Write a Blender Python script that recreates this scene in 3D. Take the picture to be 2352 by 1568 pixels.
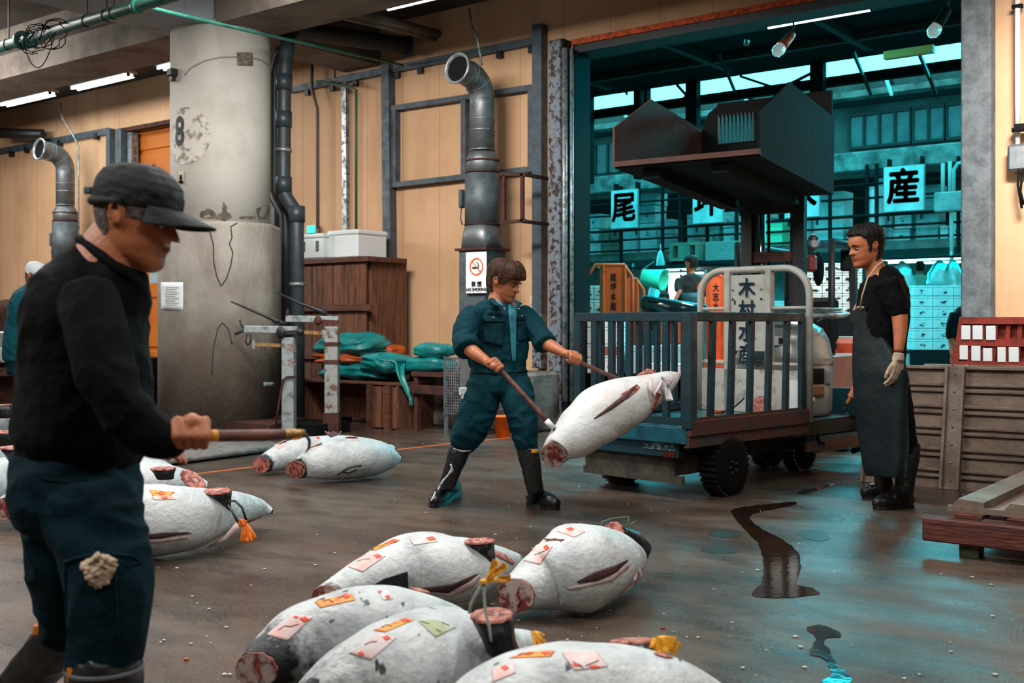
import bpy, math, random
from math import sin, cos, pi, radians as R, atan2, sqrt, hypot
from mathutils import Vector, Matrix, noise, Euler
V = Vector
random.seed(11)
for o in list(bpy.data.objects): bpy.data.objects.remove(o)
SC = bpy.context.scene; COL = SC.collection
# ---------------------------------------------------------------- camera
F = 2550.0; YAW = R(37.5); HC = 1.12
CAM = V((0, 0, HC))
cd = bpy.data.cameras.new('camera'); co = bpy.data.objects.new('camera', cd); COL.objects.link(co)
cd.sensor_fit = 'HORIZONTAL'; cd.sensor_width = 36; cd.lens = 36 * F / 2352
cd.shift_y = -39 / 2352; cd.clip_end = 200; cd.clip_start = 0.05
co.location = CAM; co.rotation_euler = (pi / 2, 0, YAW)
SC.camera = co
cd.dof.use_dof = True; cd.dof.focus_distance = 6.2; cd.dof.aperture_fstop = 4.0
FW = V((-sin(YAW), cos(YAW), 0)); RT = V((cos(YAW), sin(YAW), 0)); UP = V((0, 0, 1))
def ray(px, py): return FW + RT * ((px - 1176) / F) + UP * ((745 - py) / F)
def P(px, py, d): return CAM + ray(px, py) * d                      # point seen at a pixel, at a depth
def G(px, py, z=0.0): return P(px, py, (HC - z) * F / (py - 745))    # point seen at a pixel, at a height
def W(px, py, Y): return P(px, py, Y / ray(px, py).y)                # point seen at a pixel, on the plane y = Y
def depth_of(p): return (V(p) - CAM).dot(FW)
# ---------------------------------------------------------------- world, exposure
wd = bpy.data.worlds.new('world'); SC.world = wd; wd.use_nodes = True
bg = wd.node_tree.nodes['Background']; bg.inputs[0].default_value = (0.15, 0.92, 1.0, 1); bg.inputs[1].default_value = 3.0
SC.view_settings.view_transform = 'Standard'; SC.view_settings.look = 'None'
SC.view_settings.exposure = 0.0; SC.view_settings.gamma = 1.0; SC.view_settings.use_curve_mapping = False
def area(loc, sx, sy, power, col, rot=(0, 0, 0), spread=180):
    l = bpy.data.lights.new('lamp_or_fill_light', 'AREA'); l.shape = 'RECTANGLE'; l.size = sx; l.size_y = sy
    l.energy = power; l.color = col; l.spread = R(spread)
    o = bpy.data.objects.new('lamp_or_fill_light', l); COL.objects.link(o); o.location = loc; o.rotation_euler = rot
    return o
WARM = (1.0, 0.965, 0.925); TEAL = (0.0, 0.82, 1.0)
# rows standing for the hall's ceiling tubes, out of view and without fixtures
for x, y, p in ((-4.6, 4.0, 190), (-1.0, 4.2, 150), (-8.0, 3.0, 220), (-12.5, 5.0, 170), (-16.5, 6.2, 180), (-3.4, -1.0, 190), (-7.5, -0.5, 190), (1.5, 1.0, 110)):
    area((x, y, 4.45), 2.4, 0.5, p, WARM)
area((-0.9, 6.6, 4.3), 1.2, 0.4, 120, WARM, (R(58), 0, R(12)), 80)  # added fill aimed at the wall right of the opening, no lamp there
area((-6.9, 5.6, 4.3), 2.0, 0.4, 130, WARM, (R(50), 0, R(14)), 120)  # added fill tilted at the wall left of the opening
area((-14.5, 5.6, 4.1), 3.0, 0.4, 200, WARM, (R(55), 0, 0))  # added fill tilted at the far left stretch of the back wall
area((-7.6, 7.4, 4.55), 1.8, 0.3, 90, WARM)
# market beyond the opening: blue-green lights, under-loft tubes and added fills
for x, y, z, sx, p in ((-7.5, 16.6, 4.9, 9, 95), (-8.5, 20.5, 2.3, 7, 330), (-12.5, 23.0, 2.35, 7, 380), (-11, 26.5, 2.6, 9, 800), (-6.0, 12.3, 4.6, 3.5, 110), (-9.5, 12.8, 4.6, 3.5, 90)):
    area((x, y, z), sx, 0.6, p, TEAL)
area((-8.5, 16.2, 3.6), 8, 1.6, 62, TEAL, (R(65), 0, 0))  # added fill that brightens the market facade and signs
area((-4.6, 14.8, 4.4), 6, 1.0, 300, TEAL, (R(-38), 0, 0), 120)  # added light standing in for daylight from the sky gap
area((-6.5, 14.6, 2.9), 5, .4, 90, TEAL, (R(48), 0, 0), 110)  # added fill for the fronts of the stacked market boxes
# ---------------------------------------------------------------- objects
def link(o, parent=None):
    COL.objects.link(o)
    if parent is not None: o.parent = parent
    return o
def tag(o, label=None, cat=None, group=None, kind=None):
    if label: o['label'] = label
    if cat: o['category'] = cat
    if group: o['group'] = group
    if kind: o['kind'] = kind
    return o
ORG = {}
def thing(name, label, cat, loc=(0, 0, 0), group=None, kind=None):
    o = bpy.data.objects.new(name, None); o.empty_display_size = 0.1; COL.objects.link(o); o.location = loc
    ORG[o.name] = V(loc)
    return tag(o, label, cat, group, kind)
def dup(root, loc, rotz=0.0, label=None, group=None):
    r = root.copy(); COL.objects.link(r); r.location = loc; r.rotation_euler = (0, 0, rotz)
    if label: r['label'] = label
    if group: r['group'] = group
    for ch in list(root.children):
        c = ch.copy(); COL.objects.link(c); c.parent = r
        for g in list(ch.children):
            d = g.copy(); COL.objects.link(d); d.parent = c
    return r
def frame(d, up=UP):
    d = V(d).normalized(); u = V(up)
    if abs(d.dot(u)) > 0.98 * u.length: u = V((1, 0, 0)) if abs(d.x) < 0.9 else V((0, 1, 0))
    a = d.cross(u).normalized(); b = a.cross(d).normalized()
    return a, b, d
EACH = set('handwriting coupling hanger seam rusty_band pocket_seam counterweight bracket clamp flange leg rivet frame_upright upright side_recess iron_band bearer foot_block rib window_frame junction_box lamp_holder post batten cross_beam handle crack rotten_patch cable tube bar_post spoke painted_letter deck_board square_frame'.split())
class MB:
    def __init__(s): s.v = []; s.f = []; s.sm = []; s.pc = []
    def add(s, vs, fs, smooth=False):
        n = len(s.v); s.pc.append((n, len(s.f))); s.v += [V(p) for p in vs]; s.f += [tuple(i + n for i in f) for f in fs]; s.sm += [smooth] * len(fs); return s
    def box(s, c, size, rz=0.0, bev=0.0, M=None):
        m = M or Matrix.Rotation(rz, 3, 'Z'); c = V(c); h = V(size) / 2
        if bev <= 0:
            vs = [c + m @ V((x * h.x, y * h.y, z * h.z)) for x in (-1, 1) for y in (-1, 1) for z in (-1, 1)]
            return s.add(vs, [(0, 1, 3, 2), (4, 6, 7, 5), (0, 4, 5, 1), (2, 3, 7, 6), (0, 2, 6, 4), (1, 5, 7, 3)])
        b = min(bev, h.x * .9, h.y * .9, h.z * .9); vs = []; idx = {}
        for x in (-1, 1):
            for y in (-1, 1):
                for z in (-1, 1):
                    for k in range(3):
                        q = [x * (h.x - b), y * (h.y - b), z * (h.z - b)]; q[k] = (x, y, z)[k] * h[k]
                        idx[(x, y, z, k)] = len(vs); vs.append(c + m @ V(q))
        fs = []
        S = (-1, 1)
        for k in range(3):
            a, d = [j for j in range(3) if j != k]
            for w in S:
                def key(p, q):
                    t = [0, 0, 0]; t[k] = w; t[a] = p; t[d] = q; return idx[(t[0], t[1], t[2], k)]
                fs.append((key(-1, -1), key(1, -1), key(1, 1), key(-1, 1)))
        for k in range(3):
            a, d = [j for j in range(3) if j != k]
            for p in S:
                for q in S:
                    def kk(e, fc):
                        t = [0, 0, 0]; t[k] = e; t[a] = p; t[d] = q; return idx[(t[0], t[1], t[2], fc)]
                    fs.append((kk(-1, a), kk(1, a), kk(1, d), kk(-1, d)))
        for x in S:
            for y in S:
                for z in S: fs.append(tuple(idx[(x, y, z, k)] for k in range(3)))
        return s.add(vs, fs)
    def bar(s, a, b, w, h, up=UP, bev=0.0):
        a = V(a); b = V(b); x, y, d = frame(b - a, up)
        m = Matrix((x, y, d)).transposed()
        return s.box((a + b) / 2, (w, h, (b - a).length), M=m, bev=bev)
    def prism(s, pts, off):
        pts = [V(p) for p in pts]; off = V(off); n = len(pts)
        return s.add(pts + [p + off for p in pts], [tuple(range(n))[::-1], tuple(range(n, 2 * n))] + [(i, (i + 1) % n, n + (i + 1) % n, n + i) for i in range(n)])
    def rings(s, R_, cap=True, smooth=True, close=True):
        n = len(R_[0]); vs = [p for r in R_ for p in r]; fs = []
        for k in range(len(R_) - 1):
            for i in range(n if close else n - 1):
                j = (i + 1) % n; fs.append((k * n + i, k * n + j, (k + 1) * n + j, (k + 1) * n + i))
        s.add(vs, fs, smooth)
        if cap:
            b = len(s.v) - len(vs)
            s.f += [tuple(b + i for i in range(n))[::-1], tuple(b + (len(R_) - 1) * n + i for i in range(n))]; s.sm += [False, False]
        return s
    def tube(s, pts, r, n=12, cap=True, flat=1.0, up=UP, dome=False):
        pts = [V(p) for p in pts]; rs = list(r) if hasattr(r, '__len__') else [r] * len(pts)
        if dome:
            d0 = (pts[0] - pts[1]).normalized(); d1 = (pts[-1] - pts[-2]).normalized()
            A = [(pts[0] + d0 * rs[0] * t, rs[0] * sqrt(max(0, 1 - t * t))) for t in (.97, .8, .45)]
            B = [(pts[-1] + d1 * rs[-1] * t, rs[-1] * sqrt(max(0, 1 - t * t))) for t in (.45, .8, .97)]
            pts = [p for p, _ in A] + pts + [p for p, _ in B]; rs = [q for _, q in A] + rs + [q for _, q in B]
        R_ = []; pa = None
        for i, p in enumerate(pts):
            d = (pts[min(i + 1, len(pts) - 1)] - pts[max(i - 1, 0)])
            if pa is None: a, b, _ = frame(d, up)
            else:
                dn = d.normalized(); a = (pa - dn * pa.dot(dn)).normalized(); b = a.cross(dn).normalized()
            pa = a
            R_.append([p + (a * cos(2 * pi * k / n) + b * sin(2 * pi * k / n) * flat) * rs[i] for k in range(n)])
        return s.rings(R_, cap)
    def lathe(s, prof, c=(0, 0, 0), ax=(0, 0, 1), n=32, cap=True):
        a, b, d = frame(ax, (1, 0, 0) if abs(V(ax).normalized().x) < .9 else (0, 1, 0)); c = V(c)
        return s.rings([[c + d * z + (a * cos(2 * pi * k / n) + b * sin(2 * pi * k / n)) * r for k in range(n)] for r, z in prof], cap)
    def ell(s, c, r, M=None, nu=16, nv=10):
        m = M or Matrix.Identity(3); c = V(c); R_ = []
        for j in range(nv + 1):
            t = pi * (j + .02) / (nv + .04) - pi / 2
            R_.append([c + m @ V((r[0] * cos(t) * cos(2 * pi * k / nu), r[1] * cos(t) * sin(2 * pi * k / nu), r[2] * sin(t))) for k in range(nu)])
        return s.rings(R_, True)
    def grid(s, fn, nu, nv, smooth=True, closeu=False):
        R_ = [[fn(i / nu, j / nv) for i in range(nu + (0 if closeu else 1))] for j in range(nv + 1)]
        return s.rings(R_, False, smooth, closeu)
    def sheet(s, fn, nu, nv, th):
        g = [[V(fn(i / nu, j / nv)) for i in range(nu + 1)] for j in range(nv + 1)]
        def nm(i, j):
            a = g[j][min(i + 1, nu)] - g[j][max(i - 1, 0)]; b = g[min(j + 1, nv)][i] - g[max(j - 1, 0)][i]
            c = a.cross(b); return c.normalized() if c.length > 1e-12 else UP
        n = (nu + 1) * (nv + 1); top = [p for r in g for p in r]
        bot = [g[j][i] - nm(i, j) * th for j in range(nv + 1) for i in range(nu + 1)]
        fs = []; w = nu + 1
        for j in range(nv):
            for i in range(nu):
                q = (j * w + i, j * w + i + 1, (j + 1) * w + i + 1, (j + 1) * w + i); fs += [q, tuple(n + k for k in q[::-1])]
        for i in range(nu): fs += [(i + 1, i, n + i, n + i + 1), (nv * w + i, nv * w + i + 1, n + nv * w + i + 1, n + nv * w + i)]
        for j in range(nv): fs += [(j * w, (j + 1) * w, n + (j + 1) * w, n + j * w), ((j + 1) * w + nu, j * w + nu, n + j * w + nu, n + (j + 1) * w + nu)]
        return s.add(top + bot, fs, True)
    def build(s, name, mat, parent=None, label=None, cat=None, group=None, kind=None, attr=None, origin=None):
        if parent is not None and name in EACH and len(s.pc) > 1:
            E_ = s.pc + [(len(s.v), len(s.f))]; o = None
            for (v0, f0), (v1, f1) in zip(E_, E_[1:]):
                q = MB(); q.v = s.v[v0:v1]; q.f = [tuple(i - v0 for i in f) for f in s.f[f0:f1]]; q.sm = s.sm[f0:f1]; o = q.build(name, mat, parent, label)
            return o
        me = bpy.data.meshes.new(name)
        if origin is None:
            if parent is None:
                xs = [p.x for p in s.v]; ys = [p.y for p in s.v]; zs = [p.z for p in s.v]
                origin = V(((min(xs) + max(xs)) / 2, (min(ys) + max(ys)) / 2, min(zs)))
            else:
                origin = ORG.get(parent.name, V((0, 0, 0)))
        origin = V(origin)
        me.from_pydata([tuple(p - origin) for p in s.v], [], s.f); me.polygons.foreach_set('use_smooth', s.sm)
        if isinstance(mat, (list, tuple)):
            for m in mat: me.materials.append(m)
        else: me.materials.append(mat)
        me.update()
        if attr:
            a = me.attributes.new('mask', 'FLOAT', 'POINT'); a.data.foreach_set('value', attr)
        o = bpy.data.objects.new(name, me); link(o, parent)
        if parent is None: o.location = origin
        ORG[o.name] = origin
        return tag(o, label, cat, group, kind)
def bake(o, fn=None, sm=True):
    # freeze an object's modifiers into its own mesh, then let fn move every vertex along its normal
    dg = bpy.context.evaluated_depsgraph_get(); dg.update()
    me = bpy.data.meshes.new_from_object(o.evaluated_get(dg)); o.modifiers.clear(); o.data = me
    if fn:
        org = ORG.get(o.name, V((0, 0, 0)))
        nn = [v.normal.copy() for v in me.vertices]
        for v, n in zip(me.vertices, nn): v.co += n * fn(v.co + org, n)
    me.polygons.foreach_set('use_smooth', [sm] * len(me.polygons)); me.update()
    return o
def fuse(o, voxel, smooth=4, fac=0.5, fn=None):
    m = o.modifiers.new('fuse', 'REMESH'); m.mode = 'VOXEL'; m.voxel_size = voxel
    if smooth:
        m = o.modifiers.new('smooth', 'SMOOTH'); m.factor = fac; m.iterations = smooth
    return bake(o, fn)
def text_mesh(body, size, offset=0.0, extrude=0.0, spacing=1.0):
    cu = bpy.data.curves.new('t', 'FONT'); cu.body = body; cu.size = size; cu.align_x = 'CENTER'; cu.align_y = 'CENTER'
    cu.offset = offset; cu.extrude = extrude; cu.space_line = spacing; cu.resolution_u = 4
    o = bpy.data.objects.new('t', cu); COL.objects.link(o)
    dg = bpy.context.evaluated_depsgraph_get(); dg.update()
    me = bpy.data.meshes.new_from_object(o.evaluated_get(dg)); bpy.data.objects.remove(o)
    return me
def lettering(name, body, size, mat, c, right, up, parent, offset=0.0, ext=0.001, spacing=1.0, sx=1.0, wrap=None):
    me = text_mesh(body, size, 0.0, ext, spacing)
    if offset:
        vs = [v.co.copy() for v in me.vertices]; fs = [tuple(p.vertices) for p in me.polygons]; n0 = len(vs); me = bpy.data.meshes.new(name); A = []; B_ = []
        for k, (dx, dy) in enumerate([(cos(q * pi / 4), sin(q * pi / 4)) for q in range(8)]):
            A += [V((p.x + dx * offset, p.y + dy * offset, p.z)) for p in vs]; B_ += [tuple(i + n0 * k for i in f) for f in fs]
        me.from_pydata(A, [], B_)
    right = V(right).normalized(); up = V(up).normalized(); n = right.cross(up)
    org = ORG.get(parent.name, V((0, 0, 0))) if parent else V((0, 0, 0))
    for v in me.vertices:
        x, y, z = v.co; x *= sx
        v.co = (wrap(x, y, z) if wrap else V(c) + right * x + up * y + n * z) - org
    me.materials.clear(); me.materials.append(mat)
    o = bpy.data.objects.new(name, me); link(o, parent); ORG[o.name] = org
    return o
# ---------------------------------------------------------------- materials
def lin(c):
    if isinstance(c, str):
        c = tuple(int(c[i:i + 2], 16) / 255 for i in (0, 2, 4))
        c = tuple(x / 12.92 if x <= .04045 else ((x + .055) / 1.055) ** 2.4 for x in c)
    return (c[0], c[1], c[2], 1)
def mat(name, col, rough=.6, metal=0.0, col2=None, scale=6.0, contrast=(.4, .65), stretch=(1, 1, 1), bump=0.0, bscale=30.0, spec=.5, emit=None, estr=0.0, rvar=0.0, sss=0.0, detail=6.0, trans=0.0, coat=0.0, mask=None, maskcol2=None):
    m = bpy.data.materials.new(name); m.use_nodes = True; nt = m.node_tree; N = nt.nodes; L = nt.links
    b = N['Principled BSDF']; b.inputs['Base Color'].default_value = lin(col); b.inputs['Roughness'].default_value = rough
    b.inputs['Metallic'].default_value = metal; b.inputs['Specular IOR Level'].default_value = spec
    if trans: b.inputs['Transmission Weight'].default_value = trans
    if coat: b.inputs['Coat Weight'].default_value = coat; b.inputs['Coat Roughness'].default_value = .15
    if sss:
        b.inputs['Subsurface Weight'].default_value = sss; b.inputs['Subsurface Radius'].default_value = (.02, .008, .004); b.inputs['Subsurface Scale'].default_value = .5
    if emit: b.inputs['Emission Color'].default_value = lin(emit); b.inputs['Emission Strength'].default_value = estr
    tc = N.new('ShaderNodeTexCoord'); mp = N.new('ShaderNodeMapping'); mp.inputs['Scale'].default_value = stretch
    L.new(tc.outputs['Object'], mp.inputs[0])
    out = None
    if col2 is not None:
        nz = N.new('ShaderNodeTexNoise'); nz.inputs['Scale'].default_value = scale; nz.inputs['Detail'].default_value = detail; nz.inputs['Roughness'].default_value = .65
        L.new(mp.outputs[0], nz.inputs[0])
        rp = N.new('ShaderNodeMapRange'); rp.inputs[1].default_value = contrast[0]; rp.inputs[2].default_value = contrast[1]; L.new(nz.outputs[0], rp.inputs[0])
        mx = N.new('ShaderNodeMix'); mx.data_type = 'RGBA'; L.new(rp.outputs[0], mx.inputs[0]); mx.inputs[6].default_value = lin(col); mx.inputs[7].default_value = lin(col2)
        out = mx.outputs[2]
        if rvar:
            ma = N.new('ShaderNodeMath'); ma.operation = 'MULTIPLY_ADD'; L.new(rp.outputs[0], ma.inputs[0]); ma.inputs[1].default_value = rvar; ma.inputs[2].default_value = rough; L.new(ma.outputs[0], b.inputs['Roughness'])
    if mask:
        at = N.new('ShaderNodeAttribute'); at.attribute_name = 'mask'
        nz2 = N.new('ShaderNodeTexNoise'); nz2.inputs['Scale'].default_value = 28; nz2.inputs['Detail'].default_value = 8; L.new(tc.outputs['Object'], nz2.inputs[0])
        ad = N.new('ShaderNodeMath'); ad.operation = 'ADD'; L.new(at.outputs['Fac'], ad.inputs[0]); L.new(nz2.outputs[0], ad.inputs[1])
        rr = N.new('ShaderNodeMapRange'); rr.inputs[1].default_value = .85; rr.inputs[2].default_value = 1.25; L.new(ad.outputs[0], rr.inputs[0])
        m2 = N.new('ShaderNodeMix'); m2.data_type = 'RGBA'; L.new(rr.outputs[0], m2.inputs[0])
        if out: L.new(out, m2.inputs[6])
        else: m2.inputs[6].default_value = lin(col)
        m2.inputs[7].default_value = lin(mask); out = m2.outputs[2]
    if out: L.new(out, b.inputs['Base Color'])
    if bump:
        n3 = N.new('ShaderNodeTexNoise'); n3.inputs['Scale'].default_value = bscale; n3.inputs['Detail'].default_value = 5; L.new(mp.outputs[0], n3.inputs[0])
        bp = N.new('ShaderNodeBump'); bp.inputs['Strength'].default_value = bump; bp.inputs['Distance'].default_value = .02; L.new(n3.outputs[0], bp.inputs['Height']); L.new(bp.outputs[0], b.inputs['Normal'])
    return m
M = {}
M['concrete'] = mat('concrete_grey', '8a8278', .8, col2='5a5149', scale=2.2, contrast=(.42, .7), bump=.3, bscale=18)
M['ceiling'] = mat('concrete_ceiling', '43382f', .85, col2='2b241f', scale=1.6, bump=.2)
M['beam'] = mat('beam_concrete', '70675e', .8, col2='453c35', scale=1.8, contrast=(.45, .7), bump=.2)
M['palebeam'] = mat('pale_painted_beam', '8f979c', .75, col2='6a6d70', scale=2.5, contrast=(.5, .75))
M['steel'] = mat('painted_grey_steel', '434f57', .5, col2='2e373d', scale=9, contrast=(.4, .7), bump=.15, rvar=.2)
M['darksteel'] = mat('dark_steel', '15191c', .55, col2='0c0f11', scale=8)
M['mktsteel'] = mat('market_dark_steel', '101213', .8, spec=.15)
M['galv'] = mat('galvanised_duct', '8d9294', .42, .75, col2='5c6265', scale=7, contrast=(.35, .7), bump=.1, bscale=12, rvar=.2)
M['galvflat'] = mat('galvanised_rail', '9aa0a2', .4, .6, col2='5f686c', scale=14, contrast=(.45, .6), rvar=.2)
M['duct_dark'] = mat('dull_zinc_sheet', '5d666b', .55, .4, col2='474e52', scale=6)
M['rust'] = mat('rusty_steel', '4a2418', .85, .1, col2='231512', scale=10, bump=.4)
M['rustpaint'] = mat('peeling_paint_steel', '67717a', .6, .1, col2='2a1812', scale=16, contrast=(.5, .56), bump=.4)
M['black'] = mat('black_matter', '08090a', .75, spec=.15)
M['rubber'] = mat('black_rubber', '121314', .38, col2='1c1d1e', scale=12, bump=.05)
M['white'] = mat('white_paint', 'cfd2d0', .5, col2='b7b9b6', scale=6)
M['paper'] = mat('white_paper', 'd2d8da', .7)
M['ink'] = mat('black_ink', '14171a', .7)
M['pvc'] = mat('dark_grey_pvc', '303a40', .4, col2='232b30', scale=5, rvar=.2)
M['foam'] = mat('white_styrofoam', 'ccd3d3', .65, bump=.1, bscale=60)
M['wood'] = mat('weathered_wood', '6a4028', .75, col2='3a2116', scale=5, stretch=(6, 6, .7), bump=.3, bscale=14)
M['woodh'] = mat('weathered_wood_flat', '5a3322', .7, col2='331c13', scale=5, stretch=(.8, 6, 6), bump=.3, bscale=14)
M['orange'] = mat('orange_shutter', 'a95a00', .6, col2='964c00', scale=2)
M['tube'] = mat('lit_tube', 'ffffff', .5, emit='e8fbff', estr=6.0)
M['tubet'] = mat('lit_teal_tube', 'ffffff', .5, emit=(.25, 1, 1), estr=9.0)
def wall_mat():
    m = mat('beige_wall_panel', 'c49c78', .82, col2='b68e6a', scale=1.3, contrast=(.35, .75), bump=.12, bscale=90)
    nt = m.node_tree; N = nt.nodes; L = nt.links; b = N['Principled BSDF']
    src = b.inputs['Base Color'].links[0].from_socket
    g = N.new('ShaderNodeNewGeometry'); sx = N.new('ShaderNodeSeparateXYZ'); L.new(g.outputs['Position'], sx.inputs[0])
    a = N.new('ShaderNodeMath'); a.operation = 'MULTIPLY_ADD'; L.new(sx.outputs[0], a.inputs[0]); a.inputs[1].default_value = 1 / .593; a.inputs[2].default_value = 50.553
    fr = N.new('ShaderNodeMath'); fr.operation = 'PINGPONG'; L.new(a.outputs[0], fr.inputs[0]); fr.inputs[1].default_value = .5
    mr = N.new('ShaderNodeMapRange'); L.new(fr.outputs[0], mr.inputs[0]); mr.inputs[1].default_value = .006; mr.inputs[2].default_value = .014; mr.inputs[3].default_value = .45; mr.inputs[4].default_value = 0
    mx = N.new('ShaderNodeMix'); mx.data_type = 'RGBA'; L.new(mr.outputs[0], mx.inputs[0]); L.new(src, mx.inputs[6]); mx.inputs[7].default_value = lin('6e4a2e')
    nz = N.new('ShaderNodeTexNoise'); nz.inputs['Scale'].default_value = 1.1; nz.inputs['Detail'].default_value = 8; mp = N.new('ShaderNodeMapping'); mp.inputs['Scale'].default_value = (3, 3, .6)
    L.new(g.outputs['Position'], mp.inputs[0]); L.new(mp.outputs[0], nz.inputs[0])
    m2 = N.new('ShaderNodeMapRange'); L.new(nz.outputs[0], m2.inputs[0]); m2.inputs[1].default_value = .52; m2.inputs[2].default_value = .8; m2.inputs[4].default_value = .5
    mx2 = N.new('ShaderNodeMix'); mx2.data_type = 'RGBA'; L.new(m2.outputs[0], mx2.inputs[0]); L.new(mx.outputs[2], mx2.inputs[6]); mx2.inputs[7].default_value = lin('8f6c4e')
    L.new(mx2.outputs[2], b.inputs['Base Color'])
    return m
M['wall'] = wall_mat()
def floor_mat():
    m = bpy.data.materials.new('wet_concrete_floor'); m.use_nodes = True; nt = m.node_tree; N = nt.nodes; L = nt.links; b = N['Principled BSDF']
    g = N.new('ShaderNodeNewGeometry')
    def nz(sc, det=8, st=(1, 1, 1), rg=.6):
        mp = N.new('ShaderNodeMapping'); mp.inputs['Scale'].default_value = st; mp.inputs['Rotation'].default_value = (0, 0, R(-30)); L.new(g.outputs['Position'], mp.inputs[0])
        n = N.new('ShaderNodeTexNoise'); n.inputs['Scale'].default_value = sc; n.inputs['Detail'].default_value = det; n.inputs['Roughness'].default_value = rg; L.new(mp.outputs[0], n.inputs[0]); return n.outputs[0]
    def mr(i, a, c, x=0., y=1.):
        n = N.new('ShaderNodeMapRange'); L.new(i, n.inputs[0]); n.inputs[1].default_value = a; n.inputs[2].default_value = c; n.inputs[3].default_value = x; n.inputs[4].default_value = y; return n.outputs[0]
    def mix(f, a, c):
        n = N.new('ShaderNodeMix'); n.data_type = 'RGBA'; L.new(f, n.inputs[0])
        for i, q in ((6, a), (7, c)):
            if isinstance(q, str): n.inputs[i].default_value = lin(q)
            else: L.new(q, n.inputs[i])
        return n.outputs[2]
    big = mr(nz(.55, 6, (1, 1.8, 1)), .42, .6); mid = mr(nz(2.1, 9, (1, 2, 1)), .45, .68); fine = mr(nz(85, 3), .45, .8); rust = mr(nz(.9, 7, (1, 1.6, 1)), .6, .72)
    c = mix(big, '584a3f', '382d27'); c = mix(mid, c, '221a17'); c = mix(rust, c, '3f2615'); c = mix(fine, c, '665b52')
    spk = mr(nz(30, 2), .735, .76); c = mix(spk, c, 'a89c90')
    L.new(c, b.inputs['Base Color'])
    wet = mr(nz(.75, 5, (1, 2.2, 1)), .44, .62, .2, .5); L.new(wet, b.inputs['Roughness']); b.inputs['Specular IOR Level'].default_value = .42
    bp = N.new('ShaderNodeBump'); bp.inputs['Strength'].default_value = .35; bp.inputs['Distance'].default_value = .006; L.new(nz(110, 4), bp.inputs['Height'])
    b2 = N.new('ShaderNodeBump'); b2.inputs['Strength'].default_value = .3; b2.inputs['Distance'].default_value = .02; L.new(nz(5, 6), b2.inputs['Height']); L.new(b2.outputs[0], bp.inputs['Normal']); L.new(bp.outputs[0], b.inputs['Normal'])
    return m
M['floor'] = floor_mat()
# ================================================================ the setting
YW = 9.85
def struct(mb, name, m, **k): return mb.build(name, m, kind='structure', **k)
struct(MB().box((-14, 14, -.1), (60, 46, .2)), 'floor', M['floor'])
XL, XR = W(1320, 500, YW).x, W(2218, 500, YW).x        # the loading opening
ZO = 4.17
XD0, XD1, ZD = -15.05, -11.5, 4.08                      # the shutter doorway
struct(MB().box(((-30 + XD0) / 2, YW + .12, 2.4), (XD0 + 30, .24, 4.8)).box(((XD0 + XD1) / 2, YW + .12, (ZD + 4.8) / 2), (XD1 - XD0, .24, 4.8 - ZD)).box(((XD1 + XL) / 2, YW + .12, 2.4), (XL - XD1, .24, 4.8)).box(((XL + XR) / 2, YW + .12, (ZO + 4.8) / 2), (XR - XL, .24, 4.8 - ZO)).box(((XR + 6) / 2, YW + .12, 2.4), (6 - XR, .24, 4.8)), 'wall_back', M['wall'])
struct(MB().box((-30, 1, 2.4), (.2, 18, 4.8)), 'wall_left', M['wall'])
struct(MB().box((6, 1, 2.4), (.2, 18, 4.8)), 'wall_right', M['wall'])
struct(MB().box((-12, -8, 2.4), (36, .2, 4.8)), 'wall_front', M['wall'])
struct(MB().box((-12, 1, 4.9), (36.2, 18.2, .2)), 'ceiling', M['ceiling'])
# beams on the pillar
YP, XP = 7.66, -9.9
struct(MB().box((-12, YP, 4.53), (36, .72, .54)).box((-12, YP - .45, 4.68), (36, .18, .24)), 'trim_1', M['beam'])
struct(MB().box((XP, 1.6, 4.52), (.8, 11.4, .53), bev=.02), 'trim_2', M['palebeam'])
struct(MB().box((XP, 9.0, 4.55), (.6, 1.7, .5)), 'trim_3', M['beam'])
struct(MB().box((-12, 3.2, 4.6), (36, .5, .4)), 'trim_4', M['beam'])
# shutter door
d = thing('door_1', 'orange panelled shutter door behind the round pillar', 'door', ((XD0 + XD1) / 2, YW + .1, 0)); d['kind'] = 'structure'
mb = MB()
zz = 0.0
for h in (.75, .75, .75, .75, .75, .3):
    mb.box(((XD0 + XD1) / 2, YW + .2, zz + h / 2), (XD1 - XD0 - .2, .06, h - .05), bev=.012).box(((XD0 + XD1) / 2, YW + .215, zz + h), (XD1 - XD0 - .2, .04, .07)); zz += h
mb.build('shutter_panel', M['orange'], d)
MB().box((XD0 + .02, YW, 2.05), (.14, .2, 4.1)).box((XD1 - .02, YW, 2.05), (.14, .2, 4.1)).build('side_post', M['steel'], d)
MB().box((XD0 + .16, YW + .06, 2.02), (.1, .12, 4.04)).build('guide_rail', M['galvflat'], d)
MB().box(((XD0 + XD1) / 2, YW + .03, 4.09), (XD1 - XD0, .1, .06)).build('lintel_strip', M['rust'], d)
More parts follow.
